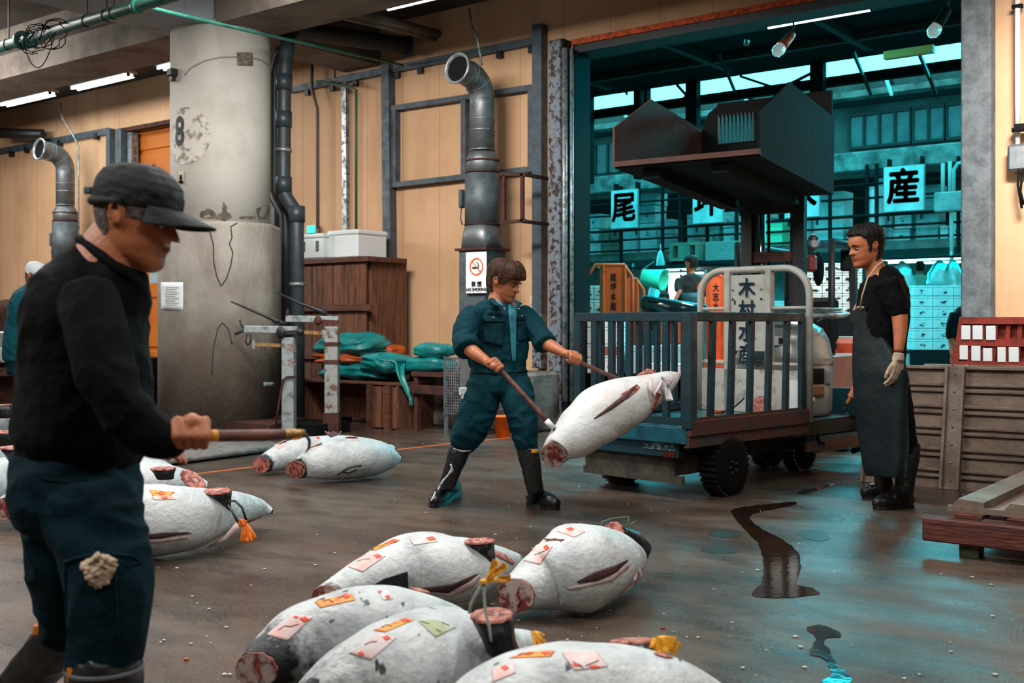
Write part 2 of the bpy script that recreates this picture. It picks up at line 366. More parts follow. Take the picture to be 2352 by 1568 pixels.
# loading opening frame
d = thing('door_2', 'tall open loading doorway into the blue-lit market', 'doorway', (XL, YW, 0)); d['kind'] = 'structure'
a = W(1285, 400, YW - .1); MB().box((a.x, YW - .1, 2.1), (.16, .2, 4.1), bev=.01).build('side_post', M['rustpaint'], d)
MB().box((XL - .09, YW - .04, 2.08), (.1, .26, 4.16)).build('side_post', M['darksteel'], d)
MB().box((XL + .01, YW + .12, 2.08), (.02, .3, 4.14)).build('reveal_plate', M['black'], d)
MB().tube([(XL - .02, YW - .16, .3), (XL - .02, YW - .16, 4.05)], .032).tube([(XL + .03, YW - .1, .3), (XL + .03, YW - .1, 4.05)], .022).build('guard_pipe', M['galvflat'], d)
MB().box(((XL + XR) / 2, YW - .03, ZO - .04), (XR - XL, .06, .06)).build('rust_strip', mat('orange_rust_edge', 'c4501a', .8, col2='6a2c14', scale=20, bump=.6), d)
MB().box(((XL + XR) / 2, YW + .12, ZO - .1), (XR - XL, .3, .1)).build('lintel_rail', M['darksteel'], d)
MB().box((XR + .12, YW + .02, 2.1), (.24, .34, 4.2), bev=.012).build('concrete_jamb', mat('worn_grey_jamb', '62696c', .8, col2='444a4d', scale=10, bump=.4), d)
# ================================================================ market beyond: shell
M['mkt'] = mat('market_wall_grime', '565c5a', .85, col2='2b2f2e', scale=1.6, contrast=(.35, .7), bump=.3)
M['mkt2'] = mat('market_fascia_concrete', '848985', .85, col2='484b48', scale=3, contrast=(.4, .62), bump=.4)
YF = 18.4
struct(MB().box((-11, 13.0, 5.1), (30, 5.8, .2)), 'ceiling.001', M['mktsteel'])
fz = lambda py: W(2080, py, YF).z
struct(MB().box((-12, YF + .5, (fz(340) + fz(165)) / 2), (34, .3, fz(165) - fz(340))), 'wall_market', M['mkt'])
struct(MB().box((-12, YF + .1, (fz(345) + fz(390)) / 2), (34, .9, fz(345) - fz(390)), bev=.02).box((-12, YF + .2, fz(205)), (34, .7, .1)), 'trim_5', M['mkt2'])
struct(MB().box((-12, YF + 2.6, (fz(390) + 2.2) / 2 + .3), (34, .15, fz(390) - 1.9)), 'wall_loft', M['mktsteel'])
zs = W(2080, 564, YF).z
struct(MB().box((-12, YF + 1.2, zs), (34, 2.9, .14)), 'trim_6', mat('loft_deck_edge', '6a625c', .8, col2='4a423c', scale=4))
struct(MB().box((-14, 32, 2.2), (40, .2, 4.4)), 'wall_far', mat('far_hall_wall', 'a8b0ae', .8, col2='6c7472', scale=.8))
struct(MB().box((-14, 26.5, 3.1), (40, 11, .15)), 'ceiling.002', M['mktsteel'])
# clerestory roof posts and rails
mb = MB()
YR = 16.0
for px, w in ((1362, .16), (1478, .12), (1498, .05), (1602, .2), (1888, .2)):
    p = W(px, 300, YR); mb.box((p.x, YR - .15, 4.3), (w, .14, 1.55))
a = W(1330, 268, YR); b = W(2215, 168, YR)
mb.bar((a.x - 3, YR, a.z), (b.x + 3, YR, a.z), .12, .14, up=(0, 0, 1))
a2 = W(1330, 300, YR)
mb.bar((a.x - 3, YR + .6, a2.z), (b.x + 3, YR + .6, a2.z), .08, .08)
for px0, py0, px1, py1 in ((1555, 195, 1600, 245), (1555, 240, 1600, 200), (1700, 175, 1790, 205), (1790, 205, 1870, 165)):
    mb.bar(W(px0, py0, YR), W(px1, py1, YR), .04, .04)
for px in (1400, 1650, 1960, 2110):
    mb.bar(W(px, 120, 13.5), W(px + 40, 215, YR), .035, .05)
struct(mb, 'trim_7', M['mktsteel'])
mb = MB()
for i in range(9): mb.box((-18 + i * 2.1, 12.6, 4.94), (.1, 5.0, .12))
for y in (10.6, 11.9, 13.2, 14.5): mb.box((-11, y, 4.94), (30, .09, .1))
struct(mb, 'trim_8', M['darksteel'])
# neighbour's tiled roof seen through the clerestory
struct(MB().sheet(lambda u, v: V((-24 + u * 24, YF + .9 + v * .6, fz(165) + .06 + .16 * v + .03 * sin(u * 260))), 520, 6, .05), 'trim_9', mat('pale_roof_tiles', 'a4b0ae', .7, col2='6a7676', scale=30))
# upper windows of the market building
M['mglass'] = mat('dull_window_glass', '5c6c6f', .3, col2='3c4a4d', scale=2)
wz0, wz1 = fz(322), fz(243)
for n, (p0, p1) in enumerate(((1950, 2092), (2096, 2170), (2174, 2330))):
    x0 = W(p0, 300, YF + .3).x; x1 = W(p1, 300, YF + .3).x
    w = thing('window_%d' % (n + 1), 'dull window pane strip high on the market building', 'window', ((x0 + x1) / 2, YF + .3, wz0), kind='structure')
    MB().box(((x0 + x1) / 2, YF + .33, (wz0 + wz1) / 2), (x1 - x0, .03, wz1 - wz0)).build('pane', M['mglass'], w)
    mb = MB()
    k = 4 if n != 1 else 2
    for i in range(k + 1): mb.box((x0 + (x1 - x0) * i / k, YF + .31, (wz0 + wz1) / 2), (.045, .07, wz1 - wz0))
    mb.box(((x0 + x1) / 2, YF + .31, wz0), (x1 - x0, .09, .05)).box(((x0 + x1) / 2, YF + .31, wz1), (x1 - x0, .09, .05))
    mb.build('window_frame', M['darksteel'], w)
x0 = W(1340, 300, YF + .3).x; x1 = W(1425, 300, YF + .3).x
w = thing('window_4', 'dim window on the left of the market building', 'window', ((x0 + x1) / 2, YF + .3, wz0), kind='structure')
MB().box(((x0 + x1) / 2, YF + .33, (wz0 + wz1) / 2), (x1 - x0, .03, wz1 - wz0)).build('pane', M['mglass'], w)
mb = MB()
for i in range(4): mb.box((x0 + (x1 - x0) * i / 3, YF + .31, (wz0 + wz1) / 2), (.045, .07, wz1 - wz0))
mb.build('window_frame', M['darksteel'], w)
from mathutils.bvhtree import BVHTree
def bvh(o):
    org = o.matrix_world.translation if False else ORG.get(o.name, V((0, 0, 0)))
    me = o.data; return BVHTree.FromPolygons([v.co + org for v in me.vertices], [tuple(p.vertices) for p in me.polygons])
def hit(tree, px, py, off=0.0, near=0):
    d = ray(px, py).normalized(); loc, n, i, t = tree.ray_cast(CAM, d)
    if loc is None:
        for r in range(3, near, 3):
            for k in range(12):
                h = hit(tree, px + r * cos(k * pi / 6), py + r * sin(k * pi / 6), off)
                if h is not None: return h
        return None
    if n.dot(d) > 0: n = -n
    return loc + n * off
def decal(name, tree, quad, m, parent, nu=8, nv=8, off=.003, label=None, th=.001):
    q = [V((x, y, 0)) for x, y in quad]; last = [None]
    g = {}
    for j in range(nv + 1):
        for i in range(nu + 1):
            u, v = i / nu, j / nv
            p = q[0] * (1 - u) * (1 - v) + q[1] * u * (1 - v) + q[2] * u * v + q[3] * (1 - u) * v
            h = hit(tree, p.x, p.y, off)
            g[(i, j)] = h; last[0] = h or last[0]
    if last[0] is None: return None
    dl = depth_of(last[0])
    for j in range(nv + 1):
        for i in range(nu + 1):
            if g[(i, j)] is None:
                u, v = i / nu, j / nv
                p = q[0] * (1 - u) * (1 - v) + q[1] * u * (1 - v) + q[2] * u * v + q[3] * (1 - u) * v
                near = [g[k] for k in ((i - 1, j), (i, j - 1), (i + 1, j), (i, j + 1)) if g.get(k) is not None]
                g[(i, j)] = P(p.x, p.y, depth_of(near[0]) if near else dl)
    mb = MB().sheet(lambda u, v: g[(round(u * nu), round(v * nv))], nu, nv, th)
    return mb.build(name, m, parent, label)
def stroke(mb, tree, pts, w, off=.0015, flat=.4, sub=4):
    P_ = []
    for a, b in zip(pts, pts[1:]):
        for k in range(sub):
            t = k / sub; P_.append((a[0] + (b[0] - a[0]) * t, a[1] + (b[1] - a[1]) * t))
    P_.append(pts[-1]); H = [h for h in (hit(tree, x, y, off) for x, y in P_) if h is not None]
    if len(H) > 2: mb.tube(H, w, n=6)
def wbar(mb, p0, p1, w, t=.1, Y=None):
    Y = Y or YW - t / 2; mb.bar(W(p0[0], p0[1], Y), W(p1[0], p1[1], Y), w, t, up=(0, 1, 0)); return mb
# ---------------------------------------------------------------- pillar
def pillar():
    c = P(507, 745, 12.1); x, y = c.x, c.y
    t = thing('concrete_pillar', 'thick round pale concrete pillar with a wide grey stained base', 'pillar', (x, y, 0))
    sh = MB().lathe([(.53, 2.1), (.53, 3.0), (.53, 4.3)], (x, y, 0), n=64).build('shaft', mat('pillar_paint', 'b9b4ab', .75, col2='9c968b', scale=1.7, contrast=(.5, .8), bump=.15), t)
    m = mat('pillar_base_concrete', '9c978e', .8, col2='776e64', scale=2.5, contrast=(.35, .7), bump=.35, stretch=(1, 1, .5))
    nt = m.node_tree; N = nt.nodes; L = nt.links; b = N['Principled BSDF']; src = b.inputs['Base Color'].links[0].from_socket
    g = N.new('ShaderNodeNewGeometry'); s = N.new('ShaderNodeSeparateXYZ'); L.new(g.outputs['Position'], s.inputs[0])
    nz = N.new('ShaderNodeTexNoise'); nz.inputs['Scale'].default_value = 2.6; nz.inputs['Detail'].default_value = 9; L.new(g.outputs['Position'], nz.inputs[0])
    ad = N.new('ShaderNodeMath'); ad.operation = 'MULTIPLY_ADD'; L.new(nz.outputs[0], ad.inputs[0]); ad.inputs[1].default_value = 1.6; L.new(s.outputs[2], ad.inputs[2])
    mr = N.new('ShaderNodeMapRange'); L.new(ad.outputs[0], mr.inputs[0]); mr.inputs[1].default_value = 1.5; mr.inputs[2].default_value = 2.7; mr.inputs[3].default_value = .85; mr.inputs[4].default_value = 0
    mx = N.new('ShaderNodeMix'); mx.data_type = 'RGBA'; L.new(mr.outputs[0], mx.inputs[0]); L.new(src, mx.inputs[6]); mx.inputs[7].default_value = lin('52463d'); L.new(mx.outputs[2], b.inputs['Base Color'])
    n = 48
    def ring(z, k=1.0):
        out = []
        for i in range(n):
            a = 2 * pi * i / n; ca, sa = cos(a), sin(a); r = .61 * k / (abs(ca) ** 5 + abs(sa) ** 5) ** .2
            r = min(r, .665 * k); out.append(V((x, y, z)) + (RT * ca + FW * sa) * r)
        return out
    bs = MB().rings([ring(0), ring(1.0), ring(2.15), ring(2.19, .985)]).build('base', m, t)
    tb = bvh(bs); ts = bvh(sh)
    mb = MB()
    for pts in (((482, 532), (490, 560), (491, 600), (498, 635), (508, 657), (520, 640), (530, 610), (535, 580), (527, 560), (533, 545), (530, 520), (545, 512)), ((486, 860), (490, 800), (500, 755), (510, 740), (525, 755), (533, 790))):
        stroke(mb, tb, pts, .007, 0.0)
    mb.build('crack', mat('crack_dirt', '3a332c', .9), t)
    mb = MB()
    stroke(mb, ts, ((424, 172), (440, 155), (470, 140), (505, 132), (545, 131)), .012, -.006)
    stroke(mb, ts, ((578, 133), (600, 138), (617, 150)), .012, -.006)
    mb.build('dirt_band', mat('faint_dirt', '877e72', .9), t)
    # rotten plaster patches over the base
    mp = mat('rotten_plaster', '5f564b', .9, col2='3b332b', scale=14, bump=.5)
    mb = MB(); rr = random.Random(4)
    for cx, cy, w, h in ((480, 492, 20, 14), (516, 488, 6, 24), (517, 497, 16, 10), (505, 499, 30, 5), (604, 488, 16, 20), (570, 500, 20, 4)):
        ring_ = []
        for k in range(14):
            a = 2 * pi * k / 14; f = rr.uniform(.7, 1.15); p = hit(ts, min(619, cx + w * cos(a) * f), cy + h * sin(a) * f, .004)
            if p: ring_.append(p)
        if len(ring_) > 4: mb.prism(ring_, -(CAM - ring_[0]).normalized() * .02)
    mb.build('rotten_patch', mp, t)
    # repainted disc with the worn number
    ring_ = []
    cm = V((x, y, 3.11))
    a0 = atan2((hit(ts, 425, 312) - cm).y, (hit(ts, 425, 312) - cm).x)
    z0 = hit(ts, 425, 312).z
    fn = lambda u, v, r=.5335: V((x + cos(a0 + u) * r, y + sin(a0 + u) * r, z0 + v))
    rings_ = []
    for rr_ in (.001, .12, .22, .3): rings_.append([fn(rr_ * cos(2 * pi * k / 40) / .53, rr_ * sin(2 * pi * k / 40)) for k in range(40)])
    MB().rings(rings_, False).build('painted_disc', mat('chipped_disc', 'c2bdb2', .8, col2='7d776d', scale=9, contrast=(.5, .6)), t)
    lettering('painted_number', '8', .42, M['ink'], (0, 0, 0), (1, 0, 0), (0, 0, 1), t, offset=.012, ext=.0, sx=.75, wrap=lambda u, v, w: fn((u - .08) / .53, v + .04, .536 + w))
    decal('rusty_plate', ts, ((543, 121), (578, 121), (579, 151), (544, 150)), mat('rusty_plate', '7a6f62', .8, col2='3a2f26', scale=30, bump=.6), t, off=.012)
    decal('socket_plate', ts, ((412, 393), (424, 393), (425, 420), (413, 420)), mat('old_socket', 'a39b88', .7), t, 3, 3, off=.01)
    mb = MB(); p = hit(ts, 418, 408, .014); mb.ell(p, (.015, .015, .03)); p = hit(ts, 418, 418, .012); mb.ell(p, (.03, .03, .015)); mb.build('socket_hole', M['black'], t)
    p = hit(ts, 404, 168, .04); MB().box(p, (.09, .09, .08), bev=.01).box(p - V((0, 0, .06)), (.05, .05, .06)).build('junction_box', M['darksteel'], t)
    decal('faded_label', tb, ((605, 877), (632, 878), (631, 888), (605, 887)), mat('faded_label', '8e9da1', .7), t, 3, 2)
    n_ = decal('paper_notice', tb, ((370, 648), (421, 648), (421, 713), (371, 711)), M['paper'], None, 6, 6, off=.004)
    tag(n_, 'white printed notice taped on the grey base of the round pillar', 'notice')
    mb = MB()
    for k in range(11): stroke(mb, bvh(n_), ((380, 660 + k * 4), (411 - (k % 3) * 4, 660 + k * 4)), .0022, .002)
    mb.build('printed_line', mat('grey_print', '7b858a', .8), n_)
pillar()
tag(MB().box(P(391, 580, 11.75), (.05, .02, .06), YAW).build('warning_label', mat('salmon_label', 'c07a58', .7)), 'small salmon label sticking out beside the cap visor at the pillar edge', 'label')
p = W(355, 633, YW - .02); tag(MB().box(p, (.22, .03, .22)).build('grey_sheet', mat('grey_sheet', '7d8c92', .7)), 'grey square sheet on the shutter frame left of the pillar notice', 'sheet')
# ---------------------------------------------------------------- wall steelwork
t = thing('steel_wall_frame', 'grey painted steel frame of posts and rails bolted on the beige wall', 'frame', (W(1050, 745, YW).x, YW, 0))
for p0, p1 in (((891, 150), (896, 640)), ((1240, 58), (1240, 720))):
    wbar(MB(), p0, p1, .125, .12).build('post', M['steel'], t)
wbar(MB(), (896, 640), (897, 800), .11, .11).build('post_foot', M['rust'], t, 'rust-brown peeling foot of the left post')
wbar(MB(), (1240, 720), (1240, 845), .12, .12).build('post_foot', M['rustpaint'], t, 'peeling rusty foot of the right post')
wbar(MB(), (908, 655), (912, 800), .05, .05, YW - .2).build('leaning_strut', M['rust'], t)
wbar(MB(), (670, 207), (1229, 94), .085, .08).build('top_rail', M['steel'], t)
mb = MB()
for px, py in ((706, 211), (763, 201), (817, 190), (965, 160), (1147, 124), (1221, 112), (912, 170)): mb.box(W(px, py + 2, YW - .05), (.07, .04, .07))
mb.build('bracket', M['darksteel'], t)
wbar(MB(), (903, 250), (1229, 201), .06, .1).build('frame_rail', M['steel'], t)
wbar(MB(), (903, 426), (1229, 388), .06, .1).build('frame_rail', M['steel'], t)
for a, b in (((909, 250), (909, 424)), ((1069, 222), (1069, 404)), ((1223, 202), (1223, 388))): wbar(MB(), a, b, .07, .09).build('frame_upright', M['steel'], t)
wbar(MB(), (793, 180), (795, 530), .075, .06).build('thin_post', M['galvflat'], t, 'pale galvanised thin post')
t = thing('steel_top_rail', 'grey steel rail along the beige wall above the left ventilation duct', 'rail', (W(120, 300, YW).x, YW, 4.1))
wbar(MB(), (-20, 352), (250, 301), .1, .06).build('rail', M['steel'], t)
mb = MB()
for px, py in ((26, 350), (61, 341), (137, 326), (221, 310)): mb.box(W(px, py + 3, YW - .05), (.08, .05, .1))
mb.build('bracket', M['darksteel'], t)
wbar(MB(), (254, 296), (254, 500), .1, .1).build('post', M['steel'], t)
# rusty square bracket beside the duct
t = thing('rusty_bracket', 'rusty square steel bracket sticking out right of the centre duct', 'bracket', W(1180, 450, 9.3))
mb = MB()
for a, b in (((1150, 400), (1208, 400)), ((1150, 512), (1206, 506)), ((1200, 398), (1200, 508)), ((1158, 402), (1158, 508))): mb.bar(W(a[0], a[1], 9.3), W(b[0], b[1], 9.3), .035, .035)
mb.bar(W(1200, 400, 9.3), W(1200, 400, 9.3) + V((0, .5, 0)), .035, .035).bar(W(1200, 508, 9.3), W(1200, 508, 9.3) + V((0, .5, 0)), .035, .035)
mb.build('square_frame', M['rust'], t)
# ---------------------------------------------------------------- ventilation ducts
def duct():
    c = W(1108, 400, 9.4); x = c.x; z = lambda py: W(1108, py, 9.4).z
    t = thing('ventilation_duct', 'galvanised ventilation duct with its round mouth bent out over the no smoking sign', 'duct', (x, 9.4, 0))
    zt = 3.55; rb = .26; mp = [(x, 9.4, z(345)), (x, 9.4, zt)]
    for k in range(1, 8):
        a = pi / 2 * k / 7 * .97; mp.append((x, 9.4 - rb * (1 - cos(a)), zt + rb * sin(a)))
    e = V(mp[-1]); mp.append(tuple(e + V((0, -.16, .02))))
    MB().tube(mp, .138, n=32).build('riser_elbow', M['galv'], t)
    # welted seams on the elbow, rolled rim and dark inside of the mouth
    mb = MB()
    for k in (2, 5, 8):
        a, b = V(mp[k - 1]), V(mp[k]); mb.tube([a + (b - a) * .45, a + (b - a) * .55], .143, n=32)
    for zz in (z(300), z(275), z(345)): mb.lathe([(.1435, -.006), (.1435, .006)], (x, 9.4, zz), n=32)
    mb.build('seam', M['galvflat'], t)
    tip = V(mp[-1]); ax = (tip - V(mp[-2])).normalized()
    MB().lathe([(.138, -.01), (.165, .0), (.172, .02), (.165, .035), (.145, .03), (.135, -.2)], tip, ax, 40, cap=False).build('rim', M['galvflat'], t)
    MB().lathe([(.136, .005), (.136, .007)], tip, ax, 32).build('dark_mouth', M['black'], t)
    MB().lathe([(.14, z(350)), (.178, z(367)), (.182, z(398))], (x, 9.4, 0), n=32).build('flared_collar', M['galv'], t)
    MB().lathe([(.19, z(398) + .012), (.19, z(398))], (x, 9.4, 0), n=32).lathe([(.188, z(372)), (.188, z(368))], (x, 9.4, 0), n=32).lathe([(.2, z(515)), (.2, z(518))], (x, 9.4, 0), n=32).build('rusty_band', M['rust'], t)
    MB().lathe([(.193, z(515)), (.193, z(400))], (x, 9.4, 0), n=32).build('fan_housing', M['duct_dark'], t)
    n = 32
    def rg(zz, k, q):
        o = []
        for i in range(n):
            a = 2 * pi * i / n; ca, sa = cos(a), sin(a); r = q / (abs(ca) ** k + abs(sa) ** k) ** (1 / k); o.append(V((x + ca * r, 9.4 + sa * r, zz)))
        return o
    MB().rings([rg(z(572), 12, .175), rg(z(545), 5, .18), rg(z(517), 2, .19)]).build('square_transition', M['galv'], t)
    MB().box((x, 9.4, z(574)), (.44, .42, .025)).build('flange', M['rust'], t)
    MB().box((x, 9.4, z(575) / 2 + .3), (.36, .36, z(575) - .62)).build('lower_shaft', M['duct_dark'], t)
    MB().box((x - .21, 9.3, z(455)), (.04, .08, .2), bev=.01).tube([(x - .21, 9.3, z(470)), (x - .23, 9.3, z(500)), (x - .2, 9.3, z(515))], .008, n=8).build('switch_box', M['steel'], t)
    return t
d1 = duct()
xd = W(150, 400, 9.4).x
d2 = dup(d1, (W(150, 400, 9.4).x, 9.4, -.06), 0, 'galvanised ventilation duct with round bent mouth far left, behind the white bandana man')
o = MB().box((xd, 9.4, .29), (.34, .34, .56)).build('floor_stand', M['duct_dark'], None); o.parent = d2; o.location = V((0, 0, .06)) + V((xd, 9.4, .01)) - V((xd, 9.4, 0))
for k in range(3): tag(MB().box((W(352, 745, 9.3).x, 9.3, .12 + .22 * k), (.62, .45, .2), bev=.01).box((W(352, 745, 9.3).x, 9.07, .21 + .22 * k), (.6, .01, .012)).build('dark_crate', M['black']), 'dark flat crate against the orange shutter, %s of the stack' % ('bottom', 'middle', 'top')[k], 'crate', 'dark crates by the shutter')
t = thing('no_smoking_sign', 'white no smoking sign with orange ring on the duct behind the man in teal', 'sign', W(1094, 672, 9.18))
a = W(1094, 626, 9.18); MB().box(a, (.285, .012, .44), bev=.004).build('sign_board', M['paper'], t)
oz = mat('sign_orange', 'd35a1c', .6)
c = W(1094, 612, 9.17)
mb = MB().rings([[c + V((cos(2 * pi * k / 40) * r, -.002, sin(2 * pi * k / 40) * r)) for k in range(40)] for r in (.078, .094)], False)
mb.bar(c + V((-.055, -.003, .055)), c + V((.055, -.003, -.055)), .004, .016, up=(0, 1, 0)).build('prohibition_ring', oz, t)
mb = MB().box(c + V((-.012, -.002, -.012)), (.09, .003, .018))
mb.tube([c + V((.038, -.004, .0)), c + V((.022, -.004, .014)), c + V((.034, -.004, .026)), c + V((.014, -.004, .036)), c + V((.006, -.004, .05))], .004, n=6).build('cigarette', M['ink'], t)
lettering('sign_text', '禁 煙', .062, M['ink'], W(1094, 653, 9.168), (1, 0, 0), (0, 0, 1), t, offset=.001)
lettering('sign_text', 'NO SMOKING', .045, M['ink'], W(1094, 665, 9.168), (1, 0, 0), (0, 0, 1), t, offset=.001)
# ---------------------------------------------------------------- pipes
mg = mat('green_pipe_paint', '2a7364', .45, col2='1e5448', scale=8)
def cyl(p0, p1, Y0, Y1, r, n=20): return [W(p0[0], p0[1], Y0), W(p1[0], p1[1], Y1)]
t = thing('green_pipe', 'thick mint green ceiling pipe with a flange at top left', 'pipe', W(100, 75, 5.5))
a = V((-12, 5.5, 3.8)); b = V((-3.5, 5.5, 3.8))
MB().tube([a, b], .052, n=24).build('pipe_run', mg, t)
fx = W(52, 90, 5.5).x
mb = MB().lathe([(.088, -.02), (.088, .02)], (fx, 5.5, 3.8), (1, 0, 0), 24).lathe([(.072, -.05), (.072, .05)], (fx + .13, 5.5, 3.78), (1, 0, 0), 24)
mb.lathe([(.062, -.03), (.062, .03)], (W(315, 12, 5.5).x, 5.5, 3.8), (1, 0, 0), 24); mb.build('flange', mg, t)
mb = MB()
for px in (20, 200, 245, 262): mb.lathe([(.056, -.012), (.056, .012)], (W(px, 60, 5.5).x, 5.5, 3.8), (1, 0, 0), 20).box((W(px, 60, 5.5).x, 5.5, 4.3), (.012, .012, 1.0))
mb.build('hanger', M['darksteel'], t)
rr = random.Random(2); mb = MB()
for k in range(7):
    c = V((fx + .35 + rr.uniform(-.15, .3), 5.47, 3.78)); r = rr.uniform(.07, .14); ph = rr.uniform(0, 6)
    mb.tube([c + V((cos(a) * r * 1.6, -.03 + rr.uniform(-.04, .04), sin(a) * r - (.03))) for a in [ph + 2 * pi * i / 16 for i in range(15)]], .005, n=6)
mb.tube([V((fx + .1 + .55 * u, 5.45, 3.76 - .28 * sin(pi * u) ** .8)) for u in [i / 16 for i in range(17)]], .005, n=6)
tag(mb.build('loose_wire', M['black']), 'tangle of black wire looped over the green ceiling pipe', 'wire')
t = MB().tube([V((W(322, 12, 5.5).x, 5.5, 3.8)), W(610, 80, 7.5), W(925, 150, 9.72)], .017, n=10).build('thin_pipe', mg)
tag(t, 'thin green pipe crossing in front of the pillar top to the wall', 'pipe')
def ptube(name, pts, r, m, label, cat='pipe', n=16):
    return tag(MB().tube([W(*p) for p in pts], r, n=n).build(name, m), label, cat)
t = thing('drain_pipe', 'dark grey plastic drainpipe with an offset bend right of the pillar', 'pipe', W(683, 960, 8.3))
pts = [(664, 60, 8.3), (653, 180, 8.3), (651, 430, 8.3), (653, 447, 8.3), (678, 485, 8.3), (682, 500, 8.3), (684, 962, 8.3)]
MB().tube([W(*p) for p in pts], .078, n=20).build('pipe_run', M['pvc'], t)
mb = MB()
for px, py in ((653, 190), (652, 275), (652, 425), (682, 492)): c = W(px, py, 8.3); mb.lathe([(.09, -.09), (.09, .09)], c, n=20)
mb.build('coupling', M['pvc'], t)
mb = MB()
for px, py in ((652, 345), (683, 653)): mb.lathe([(.088, -.02), (.088, .02)], W(px, py, 8.3), n=20)
mb.build('clamp', M['galvflat'], t)
t = thing('drain_pipe', 'black drainpipe half hidden between pillar and grey drainpipe', 'pipe', W(658, 960, 8.55))
MB().tube([W(*p) for p in ((690, 62, 8.55), (640, 130, 8.55), (631, 170, 8.55), (630, 440, 8.55), (636, 460, 8.55), (655, 492, 8.55), (657, 510, 8.55), (658, 955, 8.55))], .075, n=18).build('pipe_run', mat('black_pvc', '1a2024', .4), t)
t = thing('horizontal_drain', 'fat black pipe running under the ceiling from pillar to wall', 'pipe', W(800, 90, 9.0))
MB().tube([W(672, 66, 8.3), W(700, 72, 8.6), W(938, 106, 9.7)], [.1, .1, .1], n=20).build('pipe_run', mat('black_lagging', '23292d', .6, bump=.3), t)
MB().lathe([(.12, -.02), (.12, .02)], W(938, 106, 9.7), (W(938, 106, 9.7) - W(700, 72, 8.6)), 20).build('collar', M['darksteel'], t)
ptube('ceiling_pipe', [(735, 8, 7.9), (1006, 78, 9.83)], .05, M['beam'], 'pale pipe under the ceiling, upper one of the pair')
ptube('ceiling_pipe', [(728, 24, 7.9), (1000, 88, 9.83)], .035, M['beam'], 'pale thin pipe under the ceiling, lower one of the pair')
ptube('wall_conduit', [(716, 90, 9.7), (716, 205, 9.7), (729, 250, 9.7), (730, 525, 9.7)], .022, mat('brown_conduit', '6d5f56', .6), 'brown conduit with a kink beside the grey drainpipe', 'conduit', 10)
ptube('wall_conduit', [(728, 187, 9.65), (805, 200, 9.65), (818, 206, 9.65), (818, 530, 9.65)], .017, mat('dark_green_conduit', '2c4d40', .5), 'dark green conduit bent down the wall to the foam boxes', 'conduit', 10)
ptube('wall_conduit', [(769, 120, 9.7), (769, 178, 9.7)], .01, M['darksteel'], 'short dark hanger rod above the steel rail', 'rod', 8)
ptube('hanging_cable', [(1078, 20, 9.4), (1082, 55, 9.4), (1098, 95, 9.4), (1107, 150, 9.4)], .012, M['galvflat'], 'grey cable hanging down to the centre duct elbow', 'cable', 8)
ptube('hanging_cable', [(138, 235, 9.5), (143, 270, 9.5), (168, 310, 9.5), (180, 335, 9.5), (181, 600, 9.5)], .012, M['galvflat'], 'grey cable running down beside the far left duct', 'cable', 8)
ptube('angled_bar', [(-20, 305, 9.3), (100, 308, 9.6)], .08, M['darksteel'], 'dark steel bar under the ceiling at the left edge', 'bar', 4)
t = thing('wall_conduit', 'pale conduit with a junction box at the right picture edge', 'conduit', W(2338, 300, YW))
MB().tube([W(2337, -80, 9.75), W(2337, 340, 9.75)], .022, n=12).build('pipe_run', M['white'], t)
MB().box(W(2346, 362, 9.75), (.2, .1, .22), bev=.02).build('junction_box', M['galv'], t)
mb = MB().tube([W(2340, 388, 9.7), W(2338, 425, 9.7), W(2347, 478, 9.7)], .01, n=8).tube([W(2349, 388, 9.7), W(2344, 440, 9.7), W(2352, 470, 9.7)], .01, n=8)
for py in (15, 298): mb.box(W(2337, py, 9.75), (.08, .05, .03))
mb.box(W(2348, 293, 9.7), (.1, .12, .05)); mb.build('cable', M['black'], t)
# ---------------------------------------------------------------- lamps
def lamp(c, L_, label, n=2, group=None, m='tube', body=None, stem=0):
    t = thing('fluorescent_lamp', label, 'lamp', c, group)
    c = V(c)
    MB().box(c + V((0, 0, .05)), (L_ + .1, .16 if n > 1 else .07, .05), bev=.01).build('lamp_housing', body or M['white'], t)
    if stem: MB().box(c + V((0, 0, (stem + c.z) / 2 - c.z + .04)), (.02, .02, stem - c.z - .06)).build('stem', M['darksteel'], t)
    for k in range(n):
        y = (k - (n - 1) / 2) * .1
        MB().tube([c + V((-L_ / 2, y, 0)), c + V((L_ / 2, y, 0))], .019, n=12).build('tube', M[m], t)
    mb = MB()
    for s in (-1, 1):
        for k in range(n): mb.box(c + V((s * (L_ / 2 + .02), (k - (n - 1) / 2) * .1, .015)), (.03, .035, .06))
    mb.build('lamp_holder', M['darksteel'], t)
    return t
pl = [((66, 232), (10, 120), 'lit twin tube lamp at the far left under the ceiling'), ((237, 187), (172, 300), 'lit twin tube lamp, second from the left under the ceiling'), ((405, 143), (370, 450), 'lit tube lamp half hidden behind the pillar')]
for (px, py), (x0, x1), lb in pl:
    a = W(x0, py, 8.9); b = W(x1, py, 8.9); c = V(((a.x + b.x) / 2, 8.9, 4.53)); lamp(c, b.x - a.x, lb, 2, stem=4.8)
    area(c + V((0, 0, -.08)), b.x - a.x, .15, 22, (.9, 1, 1))
c = W(985, -6, 8.2); lamp(c, 1.2, 'lit tube lamp cut by the top edge above the centre duct', 2, stem=4.8)
c = W(1878, 43, 11.6); lamp((c.x, c.y, c.z), abs(W(1995, 43, 11.6).x - W(1762, 43, 11.6).x), 'single bright tube lamp inside the loading doorway', 1, body=M['darksteel'], stem=5.0)
area(V(c) - V((0, 0, .1)), 1.2, .1, 95, (1, .9, .82), spread=140)
